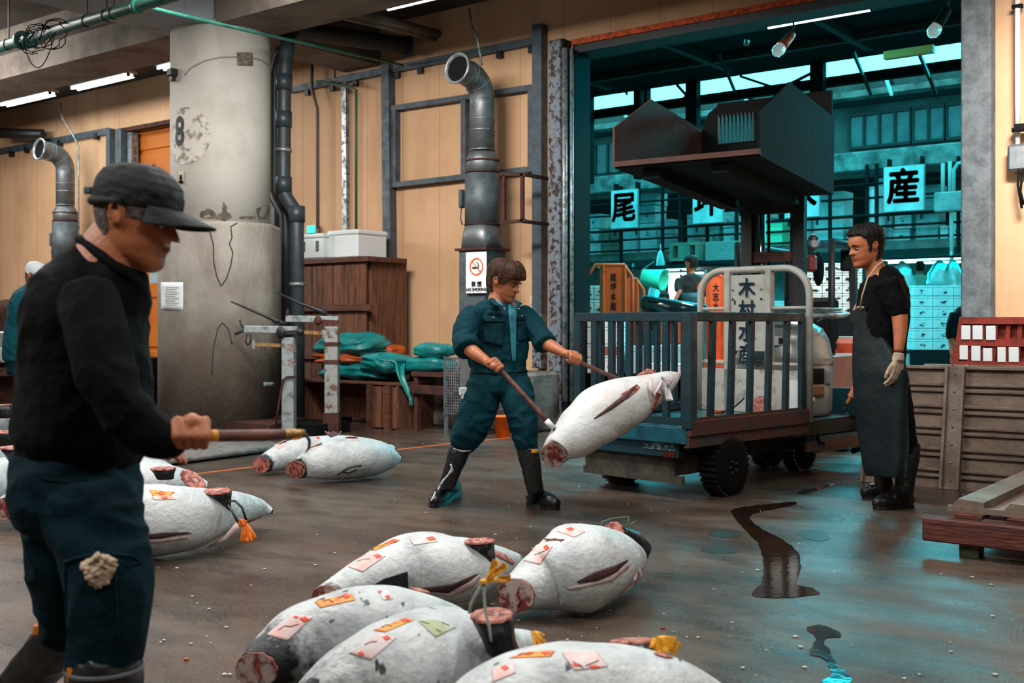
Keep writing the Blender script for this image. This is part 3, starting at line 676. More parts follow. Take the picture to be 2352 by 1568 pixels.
# ---------------------------------------------------------------- crate, foam boxes, exit light
x0, x1 = W(700, 745, 9.0).x - .25, W(838, 745, 9.0).x; zt = W(770, 592, 9.0).z
t = thing('wooden_crate', 'tall brown plank crate against the wall right of the pillar', 'crate', ((x0 + x1) / 2, 9.3, 0))
mb = MB(); n = 7
for k in range(n): mb.box((x0 + (x1 - x0) * (k + .5) / n, 9.03, zt / 2), ((x1 - x0) / n - .012, .03, zt - .1), bev=.004)
for k in range(3): mb.box((x1 - .015, 9.1 + .2 * k + .1, zt / 2), (.03, .19, zt - .1))
mb.box(((x0 + x1) / 2, 9.33, zt / 2), (x1 - x0 - .08, .5, zt - .12)); mb.build('plank_side', M['wood'], t)
MB().box(((x0 + x1) / 2 + .02, 9.3, zt - .03), (x1 - x0 + .1, .66, .06), bev=.005).build('lid', M['woodh'], t)
zm = W(770, 707, 9.0).z
MB().box(((x0 + x1) / 2 + .04, 8.99, zm), (x1 - x0 + .14, .04, .07)).box(((x0 + x1) / 2, 8.99, .75), (x1 - x0, .04, .07)).build('batten', M['woodh'], t)
def foam_box(c, s, label, group=None, holes=True):
    t = thing('foam_box', label, 'box', (c[0], c[1], c[2]), group); x, y, z = c; w, d, h = s
    mb = MB().box((x, y, z + h * .42), (w, d, h * .84), bev=.02).box((x, y, z + h * .9), (w + .02, d + .02, h * .2), bev=.02)
    mb.build('box_body', M['foam'], t)
    if holes:
        mb = MB()
        for q in (-.28, .28): mb.box((x + q * w, y - d / 2 - .002, z + h * .5), (w * .12, .01, h * .42), bev=.004)
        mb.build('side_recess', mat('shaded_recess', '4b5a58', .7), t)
    return t
foam_box((W(742, 745, 9.2).x, 9.25, zt), (.42, .5, .3), 'white foam box with two side recesses on the brown crate')
foam_box((W(800, 745, 9.2).x, 9.35, zt), (.5, .5, .33), 'larger plain white foam box on the right of the brown crate lid', holes=False)
c = W(719, 527, 9.8); t = thing('exit_light', 'small glowing teal exit light above the foam boxes', 'sign', c)
MB().box(c, (.17, .06, .11), bev=.008).build('lamp_case', M['white'], t)
MB().box(c + V((0, -.035, 0)), (.15, .01, .09)).build('lit_panel', mat('exit_glow', '1fb5a5', .5, emit='20e0d0', estr=1.2), t)
# ---------------------------------------------------------------- platform scales
M['scale'] = mat('chipped_grey_enamel', '878f91', .5, col2='5c6062', scale=14, contrast=(.5, .62), bump=.1, rvar=.2)
M['brass'] = mat('worn_brass', 'a8834a', .45, .5, col2='6f5630', scale=20)
def scale_a():
    c = G(664, 1001); d = depth_of(c); Pd = lambda px, py, dd=0: P(px, py, d + dd)
    t = thing('platform_scale', 'grey platform scale with rusty platform standing against the pillar', 'scale', c)
    MB().box((c.x, c.y, .5), (.12, .16, .98), YAW, bev=.006).build('column', M['scale'], t)
    MB().bar(Pd(562, 756), Pd(684, 758), .07, .075, up=UP, bev=.008).build('beam_arm', M['scale'], t)
    MB().tube([Pd(530, 692), Pd(600, 722), Pd(640, 738), Pd(655, 745)], [.008, .014, .022, .03], n=8).ell(Pd(634, 737), (.05, .03, .03)).build('lever', M['darksteel'], t)
    mb = MB().ell(Pd(644, 763, -.08), (.06, .03, .06)).bar(Pd(655, 764, -.06), Pd(684, 762, -.06), .04, .04).ell(Pd(690, 762, -.06), (.04, .04, .04))
    mb.tube([Pd(566, 755), Pd(556, 750), Pd(550, 735)], .012, n=8).ell(Pd(543, 765), (.02, .02, .02)).tube([Pd(563, 757), Pd(545, 765)], .014, n=8)
    mb.tube([Pd(567, 768), Pd(564, 785), Pd(570, 793)], .008, n=6).tube([Pd(575, 768), Pd(577, 780), Pd(572, 792)], .008, n=6).bar(Pd(651, 768, -.06), Pd(652, 800, -.06), .03, .03)
    mb.build('counterweight', M['darksteel'], t)
    MB().bar(Pd(578, 790, -.05), Pd(645, 793, -.05), .012, .035).build('brass_beam', M['brass'], t)
    MB().box(Pd(583, 790, -.05), (.03, .03, .09), YAW).build('slider', M['galvflat'], t)
    MB().tube([Pd(632, 985, -.1), Pd(640, 930, -.1), Pd(650, 872, -.1), Pd(660, 865, -.1), Pd(682, 865, -.1)], .01, n=8).build('guard_rod', M['rust'], t)
    tr = bvh(t.children[0])
    mr = mat('faded_red_paint', '8a5c55', .8)
    for s, py in (('味', 800), ('水', 833)): lettering('painted_letter', s, .1, mr, Pd(670, py, -.085), RT, UP, t, ext=.0005)
    a = G(505, 992); b = G(620, 1004); e = G(700, 985); f = G(590, 972)
    MB().prism([V((q.x, q.y, .03)) for q in (a, b, e, f)], (0, 0, .09)).build('platform', M['rust'], t)
    MB().prism([V((q.x, q.y, 0)) for q in [(p_ - (a + b + e + f) / 4) * .93 + (a + b + e + f) / 4 for p_ in (a, b, e, f)]], (0, 0, .03)).build('platform_base', M['black'], t)
scale_a()
def scale_b():
    c = G(763, 996); d = depth_of(c); Pd = lambda px, py, dd=0: P(px, py, d + dd)
    t = thing('platform_scale', 'peeling grey platform scale standing in front of the folded teal tarpaulins', 'scale', c)
    MB().box((c.x, c.y, .55), (.135, .15, 1.1), YAW, bev=.006).build('column', mat('peeling_enamel', '858887', .6, col2='5b4536', scale=12, contrast=(.5, .6), bump=.2), t)
    MB().box((c.x, c.y, .12), (.16, .18, .2), YAW).build('column_foot', M['rust'], t)
    MB().bar(Pd(657, 732), Pd(778, 734), .08, .07, bev=.008).build('beam_arm', M['scale'], t)
    MB().tube([Pd(636, 671), Pd(690, 697), Pd(738, 714), Pd(750, 722)], [.008, .014, .022, .03], n=8).build('lever', M['darksteel'], t)
    MB().ell(Pd(730, 736, -.08), (.05, .03, .05)).bar(Pd(735, 738, -.06), Pd(778, 740, -.06), .04, .04).ell(Pd(661, 720, -.02), (.02, .02, .05)).build('counterweight', M['rust'], t)
    MB().bar(Pd(690, 762, -.05), Pd(742, 765, -.05), .012, .035).build('brass_beam', M['brass'], t)
    MB().box(Pd(744, 766, -.05), (.03, .03, .08), YAW).build('slider', M['galvflat'], t)
    mb = MB()
    for py in (789, 830): c2 = Pd(763, py); mb.box(c2, (.15, .17, .035), YAW)
    mb.build('iron_band', M['rust'], t)
    a = V((c.x - .3, c.y, .06)); MB().box(a + V((-.05, -.05, 0)), (.75, .55, .1), YAW * 0 + .1).build('platform', M['black'], t)
scale_b()
# ---------------------------------------------------------------- bench box and tarpaulins
x0, x1 = W(690, 745, 8.59).x, W(916, 745, 8.59).x; zb = .47
t = thing('wooden_bench_box', 'low open plank box carrying the folded tarpaulins', 'box', ((x0 + x1) / 2, 9.0, 0))
mb = MB()
for xx in (x0 + .02, x1 - .45, x1 - .02): mb.box((xx, 8.98, zb / 2), (.035, .78, zb))
for k in range(3): mb.box(((x0 + x1) / 2, 9.36, .08 + .15 * k), (x1 - x0, .03, .13))
for k in range(4): mb.box((x1 - .42 + .12 * k, 8.6, zb / 2), (.1, .03, zb - .03))
mb.build('plank_side', M['wood'], t)
mb = MB()
for k in range(4): mb.box(((x0 + x1) / 2, 8.68 + .2 * k, zb + .015), (x1 - x0 + .06, .19, .03), bev=.004)
mb.build('plank_top', M['woodh'], t)
mb = MB().box((x1 - .12, 8.55, zb / 2), (.07, .04, zb)).box((x1 - .4, 8.55, zb / 2), (.05, .04, zb)); mb.build('post', M['woodh'], t)
M['tarp'] = mat('teal_tarpaulin', '057d7c', .45, col2='045a5a', scale=3, bump=.25, bscale=7)
M['tarpo'] = mat('orange_tarpaulin', 'b24a12', .45, col2='7e3109', scale=4, bump=.25, bscale=7)
def lump(c, s, rz=0, seed=0, fold=.05, e=.55, dirn=(1, .2, 0)):
    m = Matrix.Rotation(rz, 3, 'Z'); mb = MB(); c = V(c); nu, nv = 72, 40
    def sg(v, k): return (abs(v) ** k) * (1 if v >= 0 else -1)
    R_ = []
    for j in range(nv + 1):
        t_ = pi * (j + .03) / (nv + .06) - pi / 2; row = []
        for i in range(nu):
            a = 2 * pi * i / nu
            p = V((sg(cos(t_), .7) * sg(cos(a), e) * s[0], sg(cos(t_), .7) * sg(sin(a), e) * s[1], sg(sin(t_), .6) * s[2]))
            q = V((p.x * 2.2, p.y * 3.5, p.z * 13)) + V((seed * 3.1, 0, 0)); n1 = noise.noise(q); n2 = noise.noise(p * 5 + V((0, seed, 0)))
            f = 1 + fold * 4 * (abs(n1) - .2) + .25 * n2 * fold * 10 * .3
            z = p.z * (1 + .5 * n2) - .16 * s[2] * (p.x / s[0]) ** 2
            row.append(c + m @ V((p.x * f, p.y * f, z)))
        R_.append(row)
    return mb.rings(R_)
zb += .03
def tarp(c, s, m, label, **k): return tag(lump(c, s, **k).build('folded_tarpaulin', m), label, 'tarpaulin', 'folded tarpaulins on the plank box')
c = W(830, 745, 8.9)
tarp((c.x - .03, 8.98, zb + .1), (.52, .34, .1), M['tarp'], 'teal tarpaulin folded flat at the bottom of the pile', seed=1, fold=.09)
tarp((W(800, 745, 8.9).x, 8.98, zb + .24), (.42, .32, .07), M['tarpo'], 'orange tarpaulin squeezed between the teal ones, left', seed=5, fold=.09)
tarp((W(885, 745, 9.1).x, 9.2, zb + .33), (.12, .14, .07), M['tarpo'], 'orange tarpaulin end sticking out at the right of the pile', seed=9, fold=.05)
tarp((W(800, 745, 8.9).x + .03, 8.96, zb + .39), (.4, .32, .12), M['tarp'], 'teal tarpaulin bundled on top of the pile', seed=3, fold=.08)
tarp((W(885, 745, 8.75).x, 8.85, zb + .2), (.27, .3, .1), M['tarp'], 'brighter green tarpaulin slumped at the right end of the pile', seed=8, fold=.12, rz=-.3)
mb = MB().sheet(lambda u, v: W(905 + 38 * u, 0, 8.7) * 0 + V((W(895 + 48 * u, 745, 8.62).x, 8.62 + .2 * v * (1 - u) + .02 * sin(u * 9), zb + .22 - .42 * u ** 1.6 + .03 * sin(v * 7 + u * 5))), 14, 10, .02)
tag(mb.build('tarpaulin_flap', M['tarp']), 'loose green tarpaulin corner hanging over the right end of the plank box', 'tarpaulin')
# plinth, steel table edge, second tarp pile, wire basket
px0 = W(935, 745, 9.15).x
tag(MB().box(((px0 + XL - .06) / 2, 9.49, .31), (XL - .06 - px0, .68, .62), bev=.03).build('concrete_plinth', mat('dirty_plinth', '77706a', .85, col2='352d28', scale=3, contrast=(.38, .6), bump=.5)), 'dirty waist-high concrete plinth along the wall left of the doorway', 'plinth')
zp = .62
t = thing('steel_table', 'rusty low steel table under the small teal tarpaulin pile', 'table', (W(1000, 745, 8.9).x, 8.9, 0))
a, b = W(950, 745, 8.7), W(1058, 745, 8.7)
MB().box(((a.x + b.x) / 2, 8.86, .6), (b.x - a.x, .4, .05)).build('table_top', M['rust'], t)
MB().box(((a.x + b.x) / 2 + .05, 8.66, .44), (b.x - a.x + .1, .05, .09)).build('cross_beam', M['rust'], t)
for xx in (a.x + .05, b.x - .05): MB().box((xx, 8.7, .29), (.05, .05, .58)).build('leg', M['rust'], t)
cx = W(995, 745, 8.85).x
g = 'teal tarpaulins on the steel table'
tag(lump((cx - .03, 8.85, .7), (.27, .19, .085), seed=4, fold=.04).build('folded_tarpaulin', M['tarp']), 'teal tarpaulin folded on the steel table, lower one', 'tarpaulin', g)
tag(lump((cx + .03, 8.85, .85), (.22, .18, .075), seed=6, fold=.04).build('folded_tarpaulin', M['tarp']), 'teal tarpaulin folded on the steel table, upper one', 'tarpaulin', g)
t = thing('wire_basket', 'upright grey wire mesh basket at the left hip of the man in teal', 'basket', (W(1045, 745, 8.55).x, 8.55, 0))
bx0, bx1 = W(1022, 745, 8.5).x, W(1062, 745, 8.5).x; mb = MB()
z0, z1 = .22, .78
for k in range(9): mb.box((bx0 + (bx1 - bx0) * k / 8, 8.5, (z0 + z1) / 2), (.006, .006, z1 - z0))
for k in range(20): mb.box(((bx0 + bx1) / 2, 8.5, z0 + (z1 - z0) * k / 19), (bx1 - bx0, .006, .006))
mb.build('wire_mesh', M['galvflat'], t)
MB().box((bx1 + .09, 8.5, .6), (.17, .1, .45), bev=.01).box((bx0, 8.5, .5), (.02, .02, .6)).box((bx1, 8.5, .5), (.02, .02, .6)).box(((bx0 + bx1) / 2, 8.5, z1), (bx1 - bx0, .02, .02)).build('basket_frame', M['galv'], t)
mb = MB()
for xx in (bx0, bx1): mb.box((xx, 8.52, .14), (.03, .03, .28))
mb.build('leg', M['galv'], t)
c = G(1155, 1004); t = thing('plastic_bucket', 'orange plastic bucket between the legs of the man in teal', 'bucket', c)
MB().lathe([(.07, 0), (.09, .2), (.092, .2), (.1, .215), (.094, .215), (.085, .19), (.066, .01)], c, n=24).build('bucket_shell', mat('orange_plastic', 'd9660c', .4), t)
MB().tube([c + V((.095 * cos(a), 0, .2 + .08 * sin(a))) for a in [pi * k / 12 for k in range(13)]], .004, n=6).build('handle', M['galvflat'], t)
c = W(1224, 700, YW - .04); tag(MB().box(c, (.06, .05, .2), bev=.008).box(c + V((0, -.03, .03)), (.025, .02, .05)).build('wall_socket', mat('socket_cream', 'c2b495', .5)), 'cream socket strip on the wall left of the doorway post', 'socket')
# ---------------------------------------------------------------- floor items
rr = random.Random(31); mb = MB()
for k in range(170):
    q = G(rr.uniform(350, 1500) if k % 3 else rr.uniform(1000, 2300), 1000 + 560 * rr.random() ** .8, .003); s_ = rr.uniform(.003, .009); a0 = rr.uniform(0, 3)
    mb.prism([q + V((cos(a0 + a) * s_ * rr.uniform(.6, 1.6), sin(a0 + a) * s_, 0)) for a in (0, 1.5, 3, 4.6)], (0, 0, .003))
tag(mb.build('ice_crumbs', mat('ice_crumb', 'b9b4ae', .5)), 'tiny white crumbs of frost scattered over the wet floor', 'ice', kind='stuff')
for x_, y_, l_ in ((428, 1513, 'small orange-red scrap on the floor left of the nearest tuna group'), (1522, 1442, 'small red scrap on the floor right of the rope-tied stump')): tag(MB().box(G(x_, y_, .004), (.016, .012, .008), .4, bev=.002).build('red_scrap', M['orange'] if x_ < 500 else mat('red_scrap', '8e1f14', .5)), l_, 'scrap')
a, b, c, d = [G(*q) for q in ((350, 1076), (645, 1037), (592, 1012), (340, 1030))]
def plate(u, v):
    p = a * (1 - u) * (1 - v) + b * u * (1 - v) + c * u * v + d * (1 - u) * v; p.z = .045 + .012 * (1 if (v * 9) % 1 < .6 else 0); return p
tag(MB().sheet(plate, 2, 72, .04).build('corrugated_board', mat('ribbed_grey_board', '767370', .7, col2='514c48', scale=12)), 'grey ribbed panel lying on the floor in front of the pillar', 'panel')
def strip(pts, w, m, label, z=.002):
    mb = MB(); g_ = [G(*p) for p in pts]; L_ = []
    for i, p in enumerate(g_):
        dd = (g_[min(i + 1, len(g_) - 1)] - g_[max(i - 1, 0)]).normalized(); s = V((-dd.y, dd.x, 0)) * w / 2
        L_.append((p + s, p - s))
    for (a, b), (c, d) in zip(L_, L_[1:]): mb.prism([a, b, d, c], (0, 0, z))
    return tag(mb.build('painted_line', m), label, 'line')
ml = mat('worn_orange_paint', 'b5561f', .6, col2='6b4a37', scale=12, contrast=(.5, .7))
strip(((435, 1090), (600, 1070), (800, 1045), (1060, 1016), (1180, 1004)), .055, ml, 'worn orange line painted across the floor behind the tuna pair')
def puddle(pts, m, label, name='puddle', z=.0025, seed=0, jag=6):
    g_ = []; n = len(pts); rr = random.Random(seed)
    for i in range(n):
        for k in range(5):
            t_ = k / 5; p0, p1, p2, p3 = [V(pts[(i + j - 1) % n]) for j in range(4)]
            q = .5 * ((2 * p1) + (p2 - p0) * t_ + (2 * p0 - 5 * p1 + 4 * p2 - p3) * t_ ** 2 + (3 * p1 - p0 - 3 * p2 + p3) * t_ ** 3)
            g_.append(G(q.x + rr.uniform(-jag, jag) * .4, q.y + rr.uniform(-jag, jag) * .15, z))
    c = sum(g_, V((0, 0, 0))) / len(g_)
    mb = MB().add(g_, [tuple(range(len(g_)))])
    return tag(mb.build(name, m), label, 'puddle')
M['puddle'] = mat('dark_water', '1c1512', .06, col2='2a1c14', scale=4, spec=.6, bump=.03, bscale=25)
puddle([(1680, 1172), (1722, 1162), (1820, 1152), (1822, 1160), (1740, 1176), (1722, 1190), (1752, 1215), (1800, 1240), (1832, 1268), (1838, 1300), (1830, 1340), (1868, 1350), (1878, 1364), (1800, 1372), (1730, 1366), (1752, 1330), (1752, 1280), (1740, 1245), (1700, 1205)], M['puddle'], 'long dark winding puddle running towards the camera right of centre', seed=1)
puddle([(1852, 1442), (1880, 1434), (1905, 1440), (1930, 1452), (1925, 1462), (1898, 1464), (1892, 1478), (1905, 1492), (1912, 1510), (1925, 1530), (1955, 1552), (1950, 1568), (1890, 1568), (1908, 1545), (1895, 1515), (1862, 1500), (1868, 1478), (1874, 1462)], M['puddle'], 'small dark puddle by the bottom edge right of the nearest tuna', seed=2)
puddle([(1832, 1130), (1860, 1122), (1925, 1107), (1930, 1110), (1880, 1124), (1845, 1134)], mat('clear_water', '2a3032', .04, spec=.8), 'narrow shining streak of water in front of the apron man', seed=3, jag=2)
mst = mat('dark_floor_stain', '2b2724', .45)
for k, q in enumerate(([(1628, 1220), (1660, 1214), (1700, 1222), (1692, 1233), (1640, 1232)], [(1612, 1258), (1650, 1250), (1700, 1262), (1680, 1270), (1622, 1268)], [(1830, 1222), (1880, 1216), (1905, 1232), (1890, 1242), (1850, 1236)])):
    puddle(q, mst, ('dark damp stain, the upper of two left of the winding puddle', 'dark damp stain, the lower of two left of the winding puddle', 'dark damp stain right of the bend in the winding puddle')[k], 'floor_stain', .0015, k + 7, 3)
# ---------------------------------------------------------------- right side: panels, rack, pallet
M['alu'] = mat('dirty_aluminium', '85766a', .5, .35, col2='5a4c40', scale=5, contrast=(.35, .7), bump=.15, rvar=.2)
M['alud'] = mat('dirty_aluminium_board', '7a6757', .6, .2, col2='4c3f36', scale=4, contrast=(.35, .7), bump=.25)
def alu_panel(xa, xb, y0, label, lean=.15, h=.83, post=None):
    t = thing('ribbed_tailboard', label, 'panel', ((xa + xb) / 2, y0, 0))
    Q = lambda x, z, o=0: V((x, y0 + lean * z / h - o, z))
    MB().prism([Q(xa, 0), Q(xb, 0), Q(xb, h), Q(xa, h)], (0, .03, 0)).build('board', M['alud'], t)
    mb = MB()
    for f in (.0, .14, .19, .32, .37, .49, .54, .67, .72, .84, .89): mb.bar(Q(xa, h * (1 - f) - .01, .012), Q(xb, h * (1 - f) - .01, .012), .022, .024 if f else .045, up=(0, 1, 0), bev=.004)
    mb.build('rib', M['alu'], t)
    mb = MB()
    for x in post: mb.bar(Q(x, .0, .03), Q(x, h, .03), .11, .03, up=(0, 1, 0)).bar(Q(x - .055, 0, .045), Q(x - .055, h, .045), .02, .05, up=(0, 1, 0)).bar(Q(x + .055, 0, .045), Q(x + .055, h, .045), .02, .05, up=(0, 1, 0))
    mb.build('upright', M['alu'], t)
    mb = MB()
    for x in post:
        for k in range(7): mb.ell(Q(x, .06 + k * .12, .048), (.008, .008, .008), nu=8, nv=5)
    mb.build('rivet', M['galvflat'], t)
xa, xm, xb = W(1988, 745, 7.83).x, W(2185, 745, 7.83).x, W(2352, 745, 7.83).x + 1.2
alu_panel(xa, xb, 7.83, 'dirty ribbed aluminium side panel leaning behind the apron man', post=(xa + .05, xm, xb - .05))
alu_panel(xa + .35, xb + .2, 7.9, 'second ribbed aluminium panel directly behind the front one', h=.84, post=(xa + .6,))
t = thing('tag_rack', 'red rack with white tags standing behind the aluminium panels', 'rack', (W(2280, 745, 8.35).x, 8.35, 0))
M['red'] = mat('red_brown_paint', '8e2a16', .6, col2='62190c', scale=10, bump=.1)
rk = lambda px, py, o=0: W(px, py, 8.35 - o)
mb = MB().prism([rk(2212, 728), rk(2420, 728), rk(2420, 842), rk(2192, 842)], (0, .03, 0)); mb.build('back_board', mat('dark_red_board', '6b1e10', .7), t)
mb = MB().bar(rk(2210, 736, .02), rk(2420, 736, .02), .05, .06, up=(0, 1, 0)).bar(rk(2202, 786, .02), rk(2420, 788, .02), .05, .05, up=(0, 1, 0)).bar(rk(2194, 836, .02), rk(2420, 840, .02), .05, .06, up=(0, 1, 0)).bar(rk(2212, 728, .02), rk(2194, 842, .02), .04, .04, up=(0, 1, 0))
for px in (2232, 2261, 2289, 2318, 2345): mb.bar(rk(px, 740, .015), rk(px - 8, 838, .015), .03, .03, up=(0, 1, 0))
mb.build('rack_frame', M['red'], t)
mb = MB()
for x in (rk(2205, 745).x, rk(2400, 745).x): mb.box((x, 8.37, .42), (.04, .04, .84))
mb.build('leg', M['red'], t)
k = 0
for a, b, y0, y1 in ((2208, 2229, 747, 780), (2234, 2257, 747, 780), (2265, 2287, 748, 781), (2204, 2223, 793, 826), (2231, 2252, 794, 829), (2258, 2279, 799, 830), (2291, 2310, 797, 832), (2317, 2340, 797, 832)):
    pa, pb = rk(a, y0, .05), rk(b, y1, .05)
    tag(MB().box((pa + pb) / 2, (pb.x - pa.x, .012, pa.z - pb.z), bev=.003).build('name_tag', M['paper']), ('white blank tag, %s in the %s row of the red rack' % (('leftmost', 'second', 'third')[k], 'upper') if k < 3 else 'white blank tag, %s in the lower row of the red rack' % ('leftmost', 'second', 'third', 'fourth', 'fifth')[k - 3]), 'tag', 'white tags on the red rack'); k += 1
# wooden pallet with an aluminium panel on it
Yp = P(2235, 745, 5.27).y; x0 = W(2118, 745, Yp).x
M['redwood'] = mat('stained_red_wood', '5c2616', .6, col2='34140c', scale=6, stretch=(.7, 6, 6), bump=.35, bscale=16)
t = thing('wooden_pallet', 'low red brown wooden pallet at the lower right edge', 'pallet', (x0 + 1, Yp + .8, 0))
mb = MB()
for y in (Yp + .03, Yp + .85, Yp + 1.65): mb.box((x0 + 1.1, y, .125), (2.2, .07, .115), bev=.008)
mb.build('bearer', M['redwood'], t)
mb = MB()
for k in range(9): mb.box((x0 + .2 + k * .24, Yp + .85, .195), (.13, 1.6, .022), bev=.003)
mb.build('deck_board', M['redwood'], t)
mb = MB()
for x in (W(2232, 745, Yp + .1).x, x0 + 1.5):
    for y in (Yp + .1, Yp + 1.5): mb.box((x, y, .035), (.09, .1, .07))
mb.build('foot_block', mat('foot_block_green', '39442f', .7, col2='1f2419', scale=20), t)
t = thing('aluminium_grating', 'aluminium ribbed panel lying on the wooden pallet', 'panel', (x0 + 1, Yp + 1, .206))
xa = W(2172, 745, Yp + .08).x
MB().box((xa + .85, Yp + .12, .22), (1.7, .03, .028)).box((xa + .85, Yp + 1.1, .215), (1.7, 1.95, .012)).build('base_sheet', M['alu'], t)
mb = MB()
for k in range(6):
    xx = xa + .1 + k * .24
    mb.prism([V((xx - .09, Yp + .11, .222)), V((xx + .07, Yp + .11, .222)), V((xx + .07, Yp + .11, .262)), V((xx - .05, Yp + .11, .27))], (0, 1.95, 0))
mb.build('rib', M['alu'], t)
# ================================================================ frozen tuna
M['skin'] = mat('frosted_tuna_skin', 'c3c9ca', .5, col2='8f979a', scale=7, contrast=(.45, .75), bump=.35, bscale=45, mask='11161a', detail=10)
M['skinw'] = mat('pale_tuna_belly', 'ccd0cf', .5, col2='b09a94', scale=4, contrast=(.5, .85), bump=.25, bscale=35, mask='33302f', detail=10)
M['fin'] = mat('dark_tuna_skin', '161b1f', .35, col2='3a4246', scale=18, contrast=(.55, .75), bump=.2)
M['flesh'] = mat('frozen_pink_flesh', 'b87466', .55, col2='5e1d18', scale=34, contrast=(.46, .6), bump=.3)
M['fleshp'] = mat('pale_frozen_flesh', 'b3a39c', .55, col2='74322a', scale=13, contrast=(.47, .56), bump=.2)
M['rim'] = mat('brown_flesh_rim', '74342c', .6, col2='9b5a50', scale=20)
M['slit'] = mat('open_belly', '2a1a19', .6, col2='55393a', scale=12)
M['lip'] = mat('pink_belly_edge', 'a88a86', .55, col2='c7bdba', scale=12)
M['tagp'] = mat('pink_paper_tag', 'd6a8a0', .6, col2='cdc6c6', scale=14, contrast=(.42, .58))
M['tagy'] = mat('yellow_paper_tag', 'dc932a', .55, col2='cf5a14', scale=26, contrast=(.52, .58))
M['tagg'] = mat('green_paper_tag', 'a4ad84', .6, col2='b8bfb2', scale=12, contrast=(.4, .6))
M['redink'] = mat('red_ink', 'e0492a', .6)
M['ribbon'] = mat('yellow_ribbon', 'e09a0e', .45)
M['ribbono'] = mat('orange_ribbon', 'd9690a', .45)
M['rope'] = mat('pale_rope', '9aa79f', .8, bump=.6, bscale=200)
M['roped'] = mat('dark_wire', '2a2f33', .5)
def smooth_path(S, n):
    out = []; m = len(S) - 1
    for k in range(n + 1):
        t = k / n * m; i = min(int(t), m - 1); f = t - i
        a, b, c, d = [S[max(0, min(m, j))] for j in (i - 1, i, i + 1, i + 2)]
        out.append([.5 * (2 * b[q] + (c[q] - a[q]) * f + (2 * a[q] - 5 * b[q] + 4 * c[q] - d[q]) * f * f + (3 * b[q] - a[q] - 3 * c[q] + d[q]) * f ** 3) for q in range(len(b))])
    return out
FISH = 'frozen tuna lying on the market floor'
def tuna(stations, label, wf=1.12, mask=lambda u, a, p: 0, skin='skin', tail=True, group=FISH, hang=False, seed=0, cut='fleshp', nr=90, na=56, abs3=None):
    S = []
    for s in stations:
        p = P(s[0], s[1], s[2]) if hang else G(s[0], s[1], s[2]); r = s[3] * s[2] / F if hang else s[3]
        S.append((p.x, p.y, p.z, r))
    Q = smooth_path(S, nr); c0 = V(Q[len(Q) // 2][:3]); loc = V((c0.x, c0.y, 0 if not hang else c0.z))
    t = thing('frozen_tuna', label, 'tuna', loc, group)
    R_ = []; at = []; sd = seed * 7.3
    pt = V(Q[0][:3]); ax0 = (pt - V(Q[3][:3])).normalized(); tc = (CAM - pt).normalized(); cn = (ax0 * .6 + V((tc.x, tc.y, tc.z * .3)) * (.6 if tail else 0)).normalized()   # the saw cut is slightly oblique
    shear = lambda w, p, k=1.0: w - ax0 * ((w - p).dot(cn) / cn.dot(ax0)) * k
    for k, q in enumerate(Q):
        p = V(q[:3]); d = (V(Q[min(k + 1, nr)][:3]) - V(Q[max(k - 1, 0)][:3])).normalized(); s = d.cross(UP).normalized(); up = s.cross(d).normalized(); r = max(q[3], .004); row = []
        for i in range(na):
            a = 2 * pi * i / na; nn = noise.noise(V((p.x + cos(a) * r, p.y, p.z + sin(a) * r)) * 9 + V((sd, 0, 0)))
            x = cos(a); y = sin(a); x = abs(x) ** .9 * (1 if x > 0 else -1); y = abs(y) ** .94 * (1 if y > 0 else -1)
            w = p + (s * x * wf + up * y) * r * (1 + .05 * nn)
            if k < 9: w = shear(w, p, 1 - k / 9)
            if not hang: w.z = max(w.z, .004)
            row.append(w); at.append(mask(k / nr, a, w))
        R_.append(row)
    b = MB().rings(R_, True).build('body', M[skin], t, attr=at)
    d = (V(Q[0][:3]) - V(Q[3][:3])).normalized()
    if tail:
        c = V(Q[0][:3]); r = Q[0][3]; s = d.cross(UP).normalized(); up = s.cross(d).normalized()
        def rg(rr, o): return [cn * o + shear(c + (s * cos(2 * pi * i / 40) * wf + up * sin(2 * pi * i / 40)) * rr * (1 + .03 * sin(i * 1.7)), c) for i in range(40)]
        cp = MB().rings([rg(r * 1.0, -.004), rg(r * 1.03, .004), rg(r * .99, .008)], False).build('tail_cut', M['rim'], t)
        MB().rings([rg(r * 1.0, .0065), rg(r * .6, .0075), rg(r * .001, .0075)], False).build('cut_flesh', M[cut], cp)
        mb = MB(); a = c + cn * .009; q_ = lambda v: shear(c + (v - c), c) + cn * .009
        mb.tube([q_(c + up * r * .55 - s * r * .25), q_(c + up * r * .1 - s * r * .12), q_(c - up * r * .3 - s * r * .3), q_(c - up * r * .7 - s * r * .15)], [r * .06, r * .14, r * .12, r * .05], n=8, flat=.4)
        mb.build('blood_line', mat('blood_red', 'a8321a', .5, col2='6b1a12', scale=40), cp)
    return t, bvh(b), Q
def patch(tree, top, bot, m, name, parent, nv=3, off=.003, th=.001):
    n = 24
    def at(pl, u):
        t_ = u * (len(pl) - 1); i = min(int(t_), len(pl) - 2); f = t_ - i; return (pl[i][0] + (pl[i + 1][0] - pl[i][0]) * f, pl[i][1] + (pl[i + 1][1] - pl[i][1]) * f)
    g = []; ok = None
    for i in range(n + 1):
        for j in range(nv + 1):
            a, b = at(top, i / n), at(bot, i / n); v = j / nv
            h = hit(tree, a[0] + (b[0] - a[0]) * v, a[1] + (b[1] - a[1]) * v, off)
            if h is not None: ok = h
            g.append(h if h is not None else ok)
    if ok is None: return None
    g = [q if q is not None else ok for q in g]
    return MB().sheet(lambda u, v: g[round(u * n) * (nv + 1) + round(v * nv)], n, nv, th).build(name, m, parent)
